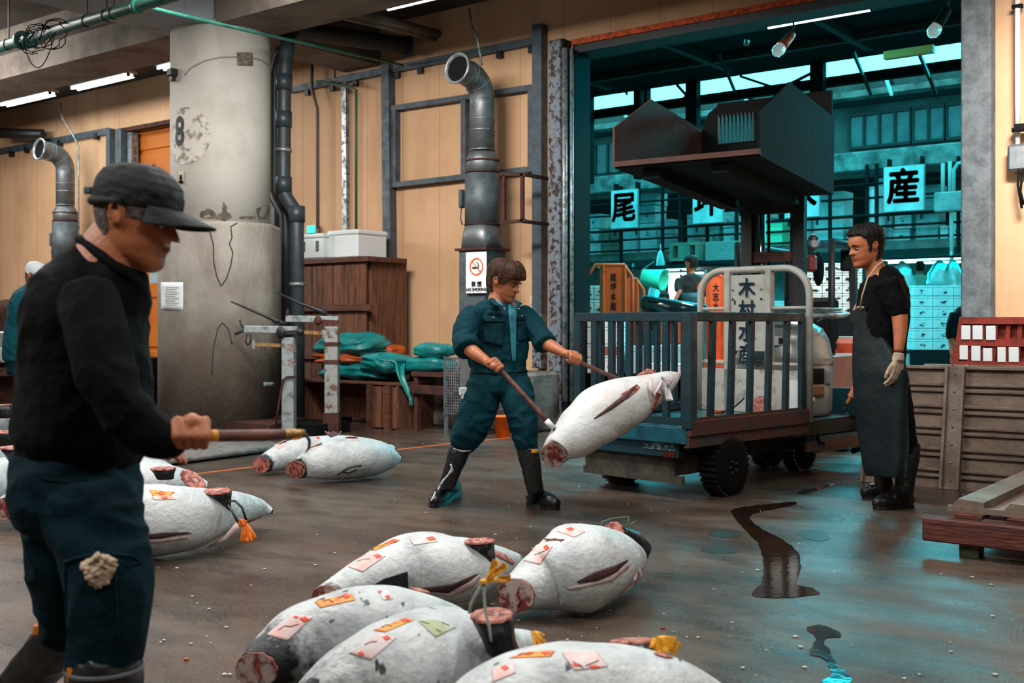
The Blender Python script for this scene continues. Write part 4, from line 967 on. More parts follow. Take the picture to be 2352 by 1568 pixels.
def tag_paper(tree, quad, m, t, ink=(), blot=()):
    o = decal('paper_tag', tree, quad, M[m], t, 12, 12, off=.0014, th=.0006)
    if o is None: return
    tr = bvh(o)
    if blot:
        for (x, y, w, h) in blot: decal('ink_stamp', tree, ((x - w, y - h * .3), (x + w * .2, y - h), (x + w, y + h * .2), (x - w * .1, y + h)), M['redink'], o, 5, 5, off=.0028, th=.0005)
    for q in ink:
        mb = MB(); stroke(mb, tree, q, .0013, .0025)
        if mb.v: mb.build('handwriting', M['ink'], o)
def stub(t, base, top, r0, r1, axis=None, wf=1.0, m='fin'):
    # dark tapered collar with its frozen pink cut face
    a, b = V(base), V(top); d = ((b - a).normalized() * .25 + UP).normalized() if axis is None else V(axis).normalized()
    s = d.cross(FW).normalized(); u = s.cross(d).normalized()
    def rg(c, r): return [c + (s * cos(2 * pi * i / 32) + u * sin(2 * pi * i / 32) * wf) * r * (1 + .05 * sin(i * 2.1)) for i in range(32)]
    o = MB().rings([rg(a, r0), rg(a * .5 + b * .5, (r0 + r1) / 2 * .96), rg(b, r1)]).build('fin_stump', M[m], t)
    MB().rings([rg(b - d * .003, r1 * 1.02), rg(b + d * .005, r1 * 1.02), rg(b + d * .007, r1 * .85), rg(b + d * .006, .001)], False).build('cut_face', M['flesh'], o)
    MB().rings([rg(b + d * .0075, r1 * .32), rg(b + d * .0085, .001)], False).build('bone_core', M['fleshp'], o)
def tassel(name, c, ends, m, t, w=.012):
    o = None
    for e in ends:
        a = V(c); b = V(e); s = (b - a).cross(FW).normalized()
        mb = MB().sheet(lambda u, v: a + (b - a) * u + s * (v - .5) * w * (.5 + u) + FW * .006 * sin(v * 5 + u * 7), 8, 4, .001); mb.build(name, m, t)
rsp = lambda p, s, th=.42, sc=22: .75 if noise.noise(p * sc + V((s, s, 0))) > th else 0
# --- nearest group
tA, bA, _ = tuna([(752, 1374, .10, .05), (850, 1337, .14, .1), (950, 1308, .17, .138), (1045, 1308, .165, .128), (1108, 1300, .14, .095), (1150, 1290, .12, .06), (1188, 1287, .10, .03)], 'frozen tuna with dark side fin, rearmost of the five nearest the camera', mask=lambda u, a, p: (.55 if u < .03 else 0) + max(0, (u - .83) * 4), seed=1)
patch(bA, [(960, 1350), (1040, 1340), (1085, 1320), (1098, 1316)], [(962, 1356), (1030, 1360), (1080, 1332), (1098, 1318)], M['slit'], 'belly_opening', tA)
patch(bA, [(985, 1357), (1030, 1361), (1075, 1336), (1098, 1319)], [(990, 1362), (1035, 1370), (1085, 1348), (1104, 1322)], M['lip'], 'belly_edge', tA, off=.002)
MB().prism([hit(bA, 855, 1345, .002), hit(bA, 880, 1330, .01), P(936, 1313, depth_of(hit(bA, 920, 1325)) - .02), P(938, 1352, depth_of(hit(bA, 920, 1350)) - .02), hit(bA, 870, 1351, .004)], FW * .012).build('side_fin', M['fin'], tA)
tag_paper(bA, ((848, 1262), (905, 1238), (920, 1240), (862, 1264)), 'tagy', tA, [((868, 1256), (880, 1254), (890, 1246))], [(905, 1243, 10, 4)])
tag_paper(bA, ((800, 1302), (850, 1268), (886, 1277), (832, 1314)), 'tagp', tA, [((822, 1290), (835, 1285), (850, 1284))], [(868, 1278, 10, 5)])
tag_paper(bA, ((940, 1237), (990, 1232), (1005, 1244), (950, 1252)), 'tagp', tA, (), [(990, 1238, 12, 5)])
q = hit(bA, 1095, 1262) or P(1095, 1262, 4.4)
stub(tA, P(1118, 1296, depth_of(q) + .05), P(1101, 1243, depth_of(q)), .035, .055, wf=.6)
patch(bA, [(1130, 1262), (1158, 1272), (1182, 1290)], [(1132, 1275), (1150, 1283), (1176, 1296)], M['flesh'], 'gill_flesh', tA)
tB, bB, _ = tuna([(1186, 1366, .10, .062), (1245, 1335, .13, .112), (1320, 1306, .17, .166), (1385, 1290, .165, .135), (1430, 1284, .14, .088), (1458, 1280, .12, .05), (1472, 1278, .11, .02)], 'frozen tuna with pale ribbon at its head, nearest the worker in teal', mask=lambda u, a, p: max(0, (u - .84) * 3.6), skin='skin', seed=2)
patch(bB, [(1325, 1334), (1365, 1312), (1410, 1298), (1442, 1284)], [(1328, 1339), (1372, 1333), (1415, 1313), (1441, 1287)], M['slit'], 'belly_opening', tB)
patch(bB, [(1300, 1350), (1345, 1340), (1400, 1326), (1440, 1292)], [(1310, 1354), (1350, 1346), (1405, 1334), (1446, 1300)], M['lip'], 'belly_edge', tB, off=.002)
tag_paper(bB, ((1232, 1251), (1271, 1253), (1240, 1297), (1203, 1287)), 'tagp', tB, [((1228, 1275), (1240, 1270), (1252, 1265))], [(1256, 1258, 7, 7)])
tag_paper(bB, ((1278, 1220), (1322, 1212), (1345, 1222), (1318, 1234)), 'tagp', tB, (), [(1310, 1216, 10, 4)])
mb = MB(); stroke(mb, bB, ((1252, 1238), (1268, 1240), (1296, 1240)), .003, .002); stroke(mb, bB, ((1255, 1243), (1275, 1237), (1290, 1243)), .002, .002); mb.build('brown_scratch', M['rim'], tB)
dq = 4.62; stub(tB, P(1440, 1250, dq + .1), P(1410, 1222, dq - .02), .05, .042, axis=(P(1410, 1222, dq - .02) - P(1425, 1240, dq + .16)))
MB().tube([P(1420, 1225, dq + .03), P(1450, 1245, dq + .06), P(1472, 1265, dq + .1), P(1478, 1282, dq + .12)], [.035, .055, .05, .02], n=16, dome=True).build('head', M['fin'], tB)
MB().tube([P(1378, 1215, dq), P(1384, 1197, dq), P(1408, 1190, dq), P(1443, 1186, dq), P(1440, 1206, dq), P(1436, 1212, dq)], .003, n=6).tube([P(1436, 1212, dq), P(1448, 1204, dq), P(1460, 1197, dq)], .003, n=6).tube([P(1443, 1186, dq), P(1445, 1200, dq), P(1436, 1212, dq)], .003, n=6).build('green_cord', mat('green_cord', '53715f', .8), tB)
dd = 4.42
tassel('pale_ribbon', P(1466, 1283, dd), [P(1452, 1330, dd - .05)], mat('pale_pink_ribbon', 'c2a9b0', .6), tB, .02)
MB().tube([P(1455, 1262, dd + .05), P(1466, 1275, dd), P(1468, 1300, dd), P(1448, 1345, dd - .02), P(1420, 1362, dd - .05)], [.008, .01, .008, .012, .02], n=8, flat=.25).tube([P(1466, 1300, dd), P(1474, 1325, dd), P(1452, 1345, dd)], .005, n=6).build('pale_ribbon', mat('pale_pink_ribbon2', 'b9a2a8', .6), tB)
tC, bC, _ = tuna([(590, 1538, .12, .052), (690, 1482, .15, .11), (800, 1450, .17, .127), (900, 1433, .165, .12), (980, 1432, .14, .092), (1040, 1424, .12, .05), (1055, 1420, .11, .02)], 'frozen tuna with black tail and dark spots, at the bottom left of the nearest group', mask=lambda u, a, p: max(0, 1.05 - u * 4.8) + rsp(p, 3, .5, 26) * (u > .2) * (u < .5), seed=3)
tag_paper(bC, ((722, 1382), (808, 1364), (816, 1378), (736, 1396)), 'tagy', tC, [((742, 1382), (756, 1378), (766, 1384)), ((775, 1373), (800, 1371))], [(795, 1370, 10, 6)])
tag_paper(bC, ((668, 1412), (720, 1416), (660, 1472), (612, 1458)), 'tagp', tC, [((640, 1448), (655, 1438), (668, 1440), (686, 1434))], [(700, 1423, 12, 7), (680, 1418, 7, 3)])
tag_paper(bC, ((868, 1356), (892, 1356), (902, 1376), (880, 1378)), 'skinw', tC, (), [(890, 1372, 7, 5), (872, 1360, 5, 3)])
stub(tC, P(992, 1386, 3.62), P(965, 1358, 3.72), .05, .035, axis=(.2, .1, .9), wf=.4)
tD, bD, _ = tuna([(690, 1650, .12, .055), (800, 1588, .15, .112), (900, 1546, .17, .137), (1000, 1507, .17, .137), (1085, 1502, .155, .115), (1150, 1500, .13, .08), (1205, 1488, .12, .055), (1236, 1486, .1, .03)], 'frozen tuna with a green paper tag and rope-tied stump, between two others at the front', mask=lambda u, a, p: max(0, .62 - u * 2.2) + max(0, (u - .84) * 3.2) + rsp(p, 8, .55) * (u < .5), seed=4)
tag_paper(bD, ((858, 1448), (930, 1420), (952, 1424), (884, 1452)), 'tagy', tD, [((876, 1442), (890, 1436), (900, 1440))], [(930, 1426, 12, 5)])
tag_paper(bD, ((960, 1426), (1000, 1424), (1048, 1440), (1000, 1464)), 'tagg', tD, [((965, 1428), (985, 1434)), ((1000, 1446), (1012, 1452)), ((1014, 1430), (1032, 1438))])
tag_paper(bD, ((868, 1456), (912, 1464), (852, 1516), (800, 1500)), 'tagp', tD, [((838, 1482), (850, 1476), (866, 1474))], [(888, 1466, 10, 6), (830, 1502, 8, 6)])
stub(tD, P(1155, 1500, 3.12), P(1130, 1414, 3.06), .04, .057, wf=.95)
patch(bD, [(1165, 1452), (1182, 1470), (1194, 1496)], [(1160, 1460), (1176, 1480), (1190, 1500)], M['flesh'], 'gill_flesh', tD)
dr = 3.0
MB().tube([P(1078, 1408, dr), P(1082, 1385, dr), P(1096, 1360, dr), P(1110, 1335, dr)], .0042, n=8).build('tie_rope', M['rope'], tD)
MB().tube([P(1128, 1472, dr - .02), P(1124, 1440, dr - .02), P(1115, 1405, dr - .02), P(1112, 1370, dr), P(1113, 1337, dr)], .0042, n=8).build('tie_rope', M['rope'], tD)
MB().ell(P(1112, 1335, dr), (.012, .012, .008)).build('ribbon_knot', M['ribbon'], tD)
tassel('yellow_ribbon', P(1117, 1336, dr), [P(1140, 1286, dr), P(1162, 1296, dr), P(1173, 1326, dr)], M['ribbon'], tD, .014)
tassel('yellow_ribbon', P(1222, 1450, 3.2), [P(1248, 1478, 3.15), P(1240, 1492, 3.15), P(1250, 1466, 3.15)], M['ribbon'], tD, .018)
tE, bE, _ = tuna([(1010, 1690, .13, .055), (1120, 1642, .16, .112), (1250, 1612, .17, .137), (1400, 1606, .17, .137), (1520, 1612, .15, .12), (1610, 1612, .12, .075), (1660, 1612, .10, .03)], 'frozen tuna cut by the bottom edge, nearest of all to the camera', mask=lambda u, a, p: rsp(p, 2, .5, 30) * (u < .5) + (.9 if u > .985 else 0), seed=5)
tag_paper(bE, ((1168, 1512), (1215, 1497), (1275, 1495), (1265, 1508)), 'tagy', tE, [((1190, 1506), (1200, 1502), (1215, 1504), (1224, 1500))], [(1252, 1501, 10, 4)])
tag_paper(bE, ((1290, 1500), (1370, 1495), (1397, 1531), (1320, 1540)), 'tagp', tE, [((1345, 1530), (1360, 1524), (1375, 1518)), ((1316, 1520), (1330, 1530), (1340, 1534))], [(1325, 1528, 12, 4), (1365, 1532, 14, 4)])
tag_paper(bE, ((1130, 1535), (1180, 1522), (1185, 1545), (1130, 1568)), 'tagp', tE, (), [(1160, 1535, 10, 6)])
stub(tE, P(1465, 1512, 2.9), P(1450, 1473, 2.95), .055, .056, wf=.9)
tassel('yellow_ribbon', P(1504, 1465, 2.92), [P(1503, 1500, 2.9), P(1525, 1500, 2.9), P(1558, 1490, 2.9), P(1552, 1478, 2.9)], M['ribbon'], tE, .026)
patch(bE, [(1500, 1502), (1525, 1496), (1546, 1508)], [(1508, 1506), (1530, 1512), (1544, 1512)], M['flesh'], 'gill_flesh', tE)
patch(bE, [(1542, 1496), (1560, 1500), (1566, 1512)], [(1544, 1500), (1556, 1510), (1562, 1520)], M['fin'], 'dark_fin', tE)
# --- middle pair
gp = lambda u, a, p: max(0, .95 - u * 9) + (.9 if u > .98 else 0) + (.22 * (noise.noise(p * 7) > .1))
tG, bG, _ = tuna([(600, 1068, .08, .056), (650, 1049, .12, .1), (720, 1040, .14, .128), (800, 1036, .13, .12), (860, 1034, .10, .08), (905, 1032, .09, .03)], 'frozen tuna half hidden, rear one of the pair on the orange line', mask=gp, seed=6, cut='flesh', nr=60, na=40)
tag_paper(bG, ((628, 1022), (655, 1010), (662, 1016), (640, 1032)), 'tagp', tG, (), [(656, 1014, 4, 2)])
tag_paper(bG, ((672, 1006), (690, 1002), (690, 1008), (676, 1010)), 'tagy', tG)
tag_paper(bG, ((722, 1004), (735, 1002), (736, 1010), (724, 1012)), 'tagp', tG, (), [(730, 1006, 5, 3)])
mb = MB()
for i in range(7): mb.tube([P(760, 1003, 8.3), P(752 + i * 5, 996, 8.3), P(747 + i * 6, 990 + (i % 3) * 2, 8.3)], .006, n=6)
mb.build('coloured_cords', mat('coloured_cord', 'b0503a', .6, col2='2c7f9a', scale=60, contrast=(.48, .52)), tG)
tH, bH, _ = tuna([(680, 1078, .09, .064), (730, 1062, .14, .118), (800, 1052, .16, .148), (860, 1050, .15, .13), (900, 1053, .13, .072), (920, 1055, .12, .02)], 'whole frozen tuna, front one of the pair on the orange line', mask=gp, seed=7, cut='flesh', nr=60, na=40)
tag_paper(bH, ((712, 1024), (738, 1014), (742, 1022), (714, 1036)), 'tagp', tH)
tag_paper(bH, ((792, 1002), (820, 1002), (824, 1012), (800, 1013)), 'tagp', tH, [((800, 1006), (812, 1008))])
mb = MB()
for q in (((775, 1090), (790, 1080), (805, 1072), (830, 1068)), ((785, 1083), (800, 1086), (820, 1078))): stroke(mb, bH, q, .006, .001)
mb.build('belly_fold', M['fin'], tH)
# --- left group behind the capped man
mh = lambda u, a, p: max(0, (u - .86) * 1.6) + (.9 if u > .985 else 0)
tI, bI, _ = tuna([(100, 1235, .12, .06), (200, 1212, .17, .13), (300, 1196, .18, .168), (400, 1192, .18, .163), (482, 1180, .17, .122), (548, 1168, .15, .085), (596, 1168, .12, .05), (627, 1175, .10, .012)], 'large frozen tuna with orange tassel and pointed snout, just right of the capped man', mask=mh, seed=8)
patch(bI, [(325, 1228), (370, 1222), (430, 1221), (440, 1223)], [(325, 1238), (370, 1235), (410, 1228), (440, 1224)], M['slit'], 'belly_opening', tI)
patch(bI, [(318, 1240), (370, 1238), (430, 1229)], [(318, 1245), (370, 1245), (432, 1236)], M['lip'], 'belly_edge', tI)
tag_paper(bI, ((342, 1125), (402, 1130), (385, 1142), (352, 1140)), 'tagy', tI, [((355, 1132), (372, 1136))], [(370, 1134, 10, 4)])
tag_paper(bI, ((348, 1140), (395, 1138), (405, 1147), (355, 1148)), 'tagp', tI, (), [(378, 1144, 8, 3)])
stub(tI, P(512, 1172, 5.5), P(500, 1128, 5.42), .04, .067, wf=.75)
MB().tube([P(526, 1150, 5.38), P(540, 1150, 5.36), P(556, 1165, 5.35), P(566, 1195, 5.35)], .006, n=8).tube([P(524, 1160, 5.36), P(534, 1175, 5.34), P(546, 1198, 5.33)], .006, n=8).build('tie_wire', M['roped'], tI)
tassel('orange_tassel', P(560, 1196, 5.33), [P(562, 1244, 5.3), P(572, 1244, 5.3), P(582, 1238, 5.3)], M['ribbono'], tI, .03)
tassel('orange_tassel', P(548, 1192, 5.33), [P(566, 1202, 5.32), P(556, 1208, 5.32)], M['ribbono'], tI, .02)
patch(bI, [(560, 1194), (585, 1190), (600, 1186)], [(564, 1200), (585, 1196), (598, 1192)], M['flesh'], 'gill_flesh', tI)
mb = MB().tube([P(548, 1205, 5.42), P(520, 1235, 5.4), P(480, 1256, 5.4)], [.02, .014, .004], n=8); mb.build('torn_fin', M['lip'], tI)
tJ, bJ, _ = tuna([(130, 1118, .12, .06), (250, 1106, .17, .13), (350, 1108, .17, .125), (425, 1112, .13, .085), (475, 1116, .11, .03)], 'frozen tuna with tilted cut stump, directly behind the orange-tasselled one', mask=mh, seed=9, nr=50, na=36)
stub(tJ, P(455, 1122, 5.95), P(443, 1103, 5.9), .05, .075, axis=(P(452, 1090, 5.8) - P(440, 1122, 5.95)), wf=.55)
tK, bK, _ = tuna([(180, 1090, .12, .06), (270, 1082, .16, .12), (340, 1086, .15, .11), (400, 1094, .11, .06), (430, 1098, .1, .02)], 'frozen tuna with upright dark stump, third back behind the capped man', mask=mh, seed=10, nr=50, na=36)
stub(tK, P(380, 1100, 6.3), P(375, 1076, 6.28), .045, .07, wf=.6)
tL, bL, _ = tuna([(200, 1062, .14, .1), (290, 1052, .14, .1), (340, 1050, .12, .07), (372, 1050, .1, .02)], 'frozen tuna snout at the hand of the capped man, farthest of the left group', mask=mh, seed=11, tail=False, nr=40, na=30)
tM, bM, _ = tuna([(10, 1168, .10, .062), (60, 1152, .13, .1), (150, 1140, .16, .14), (240, 1132, .15, .11), (290, 1130, .12, .04)], 'frozen tuna with pink tail cut at the left edge behind the capped man', seed=12, nr=50, na=36)
tN, bN, _ = tuna([(-150, 1140, .12, .06), (-60, 1118, .16, .13), (20, 1098, .16, .13), (80, 1095, .12, .06), (110, 1095, .1, .02)], 'frozen tuna with a slanted dark stump, left edge above the pink tail cut', seed=13, nr=50, na=36)
stub(tN, P(40, 1058, 6.5), P(30, 1028, 6.45), .05, .075, wf=.6)
tO, bO, _ = tuna([(-170, 1075, .12, .06), (-70, 1062, .16, .13), (0, 1050, .16, .13), (50, 1046, .12, .06), (70, 1044, .1, .02)], 'frozen tuna with black stump, second from the rear at the left edge', seed=14, nr=50, na=36)
stub(tO, P(14, 1025, 7.4), P(10, 992, 7.35), .075, .085, wf=.5)
tP, bP, _ = tuna([(-160, 1010, .12, .06), (-60, 998, .16, .13), (10, 985, .16, .14), (60, 980, .12, .07), (80, 978, .1, .02)], 'frozen tuna with small coloured tags, rearmost at the left edge', seed=15, nr=50, na=36)
tag_paper(bP, ((2, 942), (14, 940), (16, 950), (4, 954)), 'tagg', tP); tag_paper(bP, ((10, 958), (20, 956), (22, 964), (12, 966)), 'tagp', tP, (), [(14, 960, 4, 3)])
stub(tP, P(12, 960, 8.8), P(6, 930, 8.8), .05, .07, wf=.5)
# --- the tuna being hauled
def mF(u, a, p): return .62 * max(0, -sin(a) - .55) * 2 + max(0, (u - .86) * 4)
tF, bF, _ = tuna([(1273, 1043, 6.35, 29), (1290, 1022, 6.37, 40), (1322, 998, 6.4, 53), (1381, 951, 6.48, 65), (1443, 921, 6.56, 57), (1489, 898, 6.62, 40), (1536, 873, 6.68, 22), (1559, 860, 6.7, 7)], 'pale frozen tuna hooked and swung in the air towards the truck', wf=1.0, mask=mF, skin='skinw', group='', hang=True, seed=16, cut='fleshp')
if 'group' in tF: del tF['group']
patch(bF, [(1364, 960), (1395, 935), (1430, 908), (1463, 883)], [(1366, 962), (1405, 940), (1440, 915), (1463, 886)], M['slit'], 'belly_opening', tF)
patch(bF, [(1425, 906), (1445, 893), (1462, 883)], [(1440, 917), (1456, 904), (1470, 890)], M['flesh'], 'belly_edge', tF, off=.002)
patch(bF, [(1500, 945), (1510, 925), (1518, 905)], [(1494, 940), (1502, 920), (1508, 900)], M['flesh'], 'gill_flesh', tF)
mb = MB().tube([P(1495, 868, 6.5), P(1493, 890, 6.45), P(1500, 910, 6.45), P(1512, 890, 6.5), P(1525, 866, 6.55)], .011, n=8, flat=.4); mb.build('pale_ribbon', mat('pale_pink_ribbon3', 'c9b5b8', .6), tF)
tassel('pale_ribbon', P(1527, 868, 6.52), [P(1538, 920, 6.5)], mat('white_ribbon', 'c9c9cc', .6), tF, .03)
tassel('pale_ribbon', P(1518, 866, 6.5), [P(1542, 880, 6.5)], mat('white_ribbon2', 'c4b4b8', .6), tF, .03)
MB().tube([P(1465, 868, 6.7), P(1490, 858, 6.7), P(1505, 858, 6.7)], [.02, .035, .02], n=10).build('gill_flesh', M['flesh'], tF)
# ================================================================ people
M['skinp'] = mat('weathered_skin', 'b06c47', .5, col2='8f5036', scale=7, contrast=(.4, .75), bump=.12, bscale=80, sss=.08)
M['skinp2'] = mat('tanned_skin', 'b9714a', .5, col2='9a5236', scale=9, contrast=(.4, .75), bump=.12, bscale=80, sss=.08)
M['lips'] = mat('lip_skin', '8e4a3c', .5); M['eyew'] = mat('eye_white', 'a89c92', .3); M['iris'] = mat('dark_eye', '120d0b', .2)
M['hairb'] = mat('black_hair', '100e0e', .6, col2='221d1b', scale=60, stretch=(1, 1, .2), bump=.3, bscale=120, spec=.2)
M['hairbr'] = mat('brown_tinted_hair', '24170f', .6, col2='4a2d1d', scale=30, bump=.3, bscale=120, spec=.2)
M['hairg'] = mat('grey_stubble_hair', '3a3433', .7, col2='6d5f5a', scale=70, bump=.4, bscale=300)
M['knit'] = mat('black_sweater', '07090a', .9, col2='0d1011', scale=8, bump=.5, bscale=22, spec=.12)
M['navy'] = mat('dark_teal_trousers', '031b24', .85, col2='04252f', scale=5, bump=.5, bscale=20, spec=.12)
M['teal'] = mat('teal_work_cloth', '06343d', .8, col2='052a33', scale=5, bump=.5, bscale=22, spec=.12)
M['teald'] = mat('teal_cloth_shirt', '0d4a53', .8, col2='0a3c46', scale=6, bump=.4, bscale=20, spec=.12)
M['aqua'] = mat('lighter_blue_inner', '1d7080', .75)
M['apron'] = mat('dark_oilcloth_apron', '07161a', .55, col2='101f24', scale=5, contrast=(.45, .8), bump=.5, bscale=9, rvar=.15, spec=.3)
M['glove'] = mat('cotton_glove', 'b9a68e', .9, col2='9c8872', scale=30, bump=.3, bscale=200)
M['cap'] = mat('black_cap_cloth', '0b1011', .8, col2='181f21', scale=12, bump=.4, bscale=30)
M['handle'] = mat('worn_wood_handle', '6b4334', .6, col2='452820', scale=14, bump=.2)
M['iron'] = mat('dark_iron_hook', '22252a', .35, .6)
ROWS = [(-.5, .30, .06, .09), (-.47, .355, -.02, .17), (-.42, .385, -.12, .225), (-.36, .385, -.2, .262), (-.30, .372, -.27, .285), (-.25, .39, -.30, .297), (-.20, .395, -.32, .303), (-.14, .38, -.35, .313), (-.06, .375, -.39, .328), (.02, .362, -.42, .336), (.09, .392, -.44, .338), (.18, .392, -.455, .342), (.27, .365, -.45, .335), (.36, .30, -.40, .30), (.43, .21, -.31, .225), (.475, .12, -.2, .14), (.5, .02, -.06, .03)]
def head_pt(z, a, off=0.0, feat=True):
    i = 0
    while i < len(ROWS) - 2 and ROWS[i + 1][0] < z: i += 1
    r0, r1 = ROWS[i], ROWS[i + 1]; t = max(0, min(1, (z - r0[0]) / (r1[0] - r0[0])))
    yf, yb, w = [r0[k] + (r1[k] - r0[k]) * t for k in (1, 2, 3)]
    ca, sa = cos(a), sin(a); e = .86
    x = w * abs(ca) ** e * (1 if ca > 0 else -1); hy = (yf - yb) / 2; y = (yf + yb) / 2 + hy * abs(sa) ** e * (1 if sa > 0 else -1)
    if feat and sa > 0:
        g = lambda v, s: math.exp(-(v / s) ** 2)
        zn = .02 + .11 * (.07 - z) / .18 if -.115 < z < .07 else (.13 * max(0, 1 - (-.115 - z) / .035) if z <= -.115 else .02 * max(0, 1 - (z - .07) / .1))
        y += zn * g(x, .045 + .04 * max(0, min(1, (.05 - z) / .15)))
        for s in (-1, 1): y -= .04 * g(x - s * .135, .07) * g(z - .0, .045); y += .015 * g(x - s * .12, .08) * g(z - .09, .03)
        y += .022 * g(x, .1) * (g(z + .205, .022) + g(z + .262, .025)) - .02 * g(x, .12) * g(z + .233, .012) + .015 * g(x, .09) * g(z + .4, .05)
    n = V((ca * .9, sa, 0.0)); zz = z
    if off: x += n.x * off; y += n.y * off; zz = z + off * max(-.2, (z - .05)) * 2.0
    return V((x, y, zz))
def orient(fwd, roll_up=UP):
    f = V(fwd).normalized(); r = f.cross(V(roll_up)).normalized(); u = r.cross(f).normalized(); return r, f, u
class Head:
    def __init__(s, px, py, d, hpx, fwd, up=None):
        s.c = P(px, py, d); s.h = hpx * d / F; s.r, s.f, s.u = orient(fwd)
        if up is not None:
            s.u = (V(up) - s.f * V(up).dot(s.f)).normalized(); s.r = s.f.cross(s.u).normalized()
    def w(s, p): return s.c + (s.r * p[0] + s.f * p[1] + s.u * p[2]) * s.h
    def skull(s, mb, nz=56, na=64):
        mb.rings([[s.w(head_pt(-.5 + j / nz, 2 * pi * i / na)) for i in range(na)] for j in range(nz + 1)])
        for k in (-1, 1):
            mb.ell(s.w((k * .335, -.05, -.03)), (.03 * s.h, .055 * s.h, .095 * s.h), Matrix((s.r, s.f, s.u)).transposed())
            mb.tube([s.w((k * (.36 + .02 * sin(t)), -.06 + .062 * cos(t) - .02 * sin(t), -.01 + .1 * sin(t))) for t in [(-.9 + 4.6 * q / 12) for q in range(13)]], .017 * s.h, n=8, dome=True)
    def shell(s, fn, nz=60, na=80, z0=-.5):
        return MB().rings([[s.w(head_pt(z0 + (.5 - z0) * j / nz, 2 * pi * i / na, fn(z0 + (.5 - z0) * j / nz, 2 * pi * i / na), False)) for i in range(na)] for j in range(nz + 1)])
    def face(s, t, eye=1, brow='hairb', mouth=True):
        for k in (-1, 1):
            MB().ell(s.w((k * .135, .325, -.005)), (.055 * s.h, .035 * s.h, .03 * s.h), Matrix((s.r, s.f, s.u)).transposed()).build('eye', M['eyew'], t)
            MB().tube([s.w((k * .075, .352, -.012)), s.w((k * .135, .368, .004)), s.w((k * .2, .345, -.004))], [.006 * s.h, .014 * s.h, .006 * s.h], n=8).ell(s.w((k * .135, .35, -.006)), (.02 * s.h, .018 * s.h, .022 * s.h)).build('eyelash', M['iris'], t)
            MB().tube([s.w((k * .06, .405, .085)), s.w((k * .13, .412, .11)), s.w((k * .215, .36, .095))], [.012 * s.h, .016 * s.h, .006 * s.h], n=8).build('eyebrow', M[brow], t)
            MB().ell(s.w((k * .035, .475, -.125)), (.014 * s.h, .016 * s.h, .008 * s.h)).build('nostril', M['iris'], t)
        if mouth: MB().tube([s.w((-.1, .375, -.24)), s.w((-.05, .405, -.232)), s.w((0, .412, -.235)), s.w((.05, .405, -.232)), s.w((.1, .375, -.24))], [.004 * s.h, .012 * s.h, .013 * s.h, .012 * s.h, .004 * s.h], n=8).build('mouth', M['lips'], t)
def secs(mb, S, k=1.0, n=28, cap=True):
    # a limb or trunk from sections (px, py, depth, half width in px, depth-to-width ratio)
    pts = [P(q[0], q[1], q[2]) for q in S]; m = len(S); R_ = []
    fine = []
    for i in range(m - 1):
        for j in range(6):
            f = j / 6; fine.append(i + f)
    fine.append(m - 1.0)
    def val(t):
        i = min(int(t), m - 2); f = t - i
        a, b, c, d = [max(0, min(m - 1, j)) for j in (i - 1, i, i + 1, i + 2)]
        cr = lambda A, B, C, D: .5 * (2 * B + (C - A) * f + (2 * A - 5 * B + 4 * C - D) * f * f + (3 * B - A - 3 * C + D) * f ** 3)
        p = V([cr(pts[a][q], pts[b][q], pts[c][q], pts[d][q]) for q in range(3)])
        g = lambda j: S[j][3] * S[j][2] / F * k; h = lambda j: (S[j][4] if len(S[j]) > 4 else 1.0)
        return p, cr(g(a), g(b), g(c), g(d)), cr(h(a), h(b), h(c), h(d))
    Vv = [val(t) for t in fine]; N_ = len(Vv)
    Vv = [(p, max(r, .002), h) for p, r, h in Vv]
    def ringat(i, off=0.0, sc=1.0):
        p, r, h = Vv[i]; d = (Vv[min(i + 1, N_ - 1)][0] - Vv[max(i - 1, 0)][0]).normalized()
        a = d.cross(FW); a = a.normalized() if a.length > .15 else RT.copy(); b = a.cross(d).normalized(); p = p + d * off * r
        return [p + (a * cos(2 * pi * q / n) + b * sin(2 * pi * q / n) * h) * r * sc for q in range(n)]
    if cap: R_ += [ringat(0, -.24, .35), ringat(0, -.19, .75), ringat(0, -.09, .94)]
    R_ += [ringat(i) for i in range(N_)]
    if cap: R_ += [ringat(N_ - 1, .09, .94), ringat(N_ - 1, .19, .75), ringat(N_ - 1, .24, .35)]
    mb.rings(R_); return mb
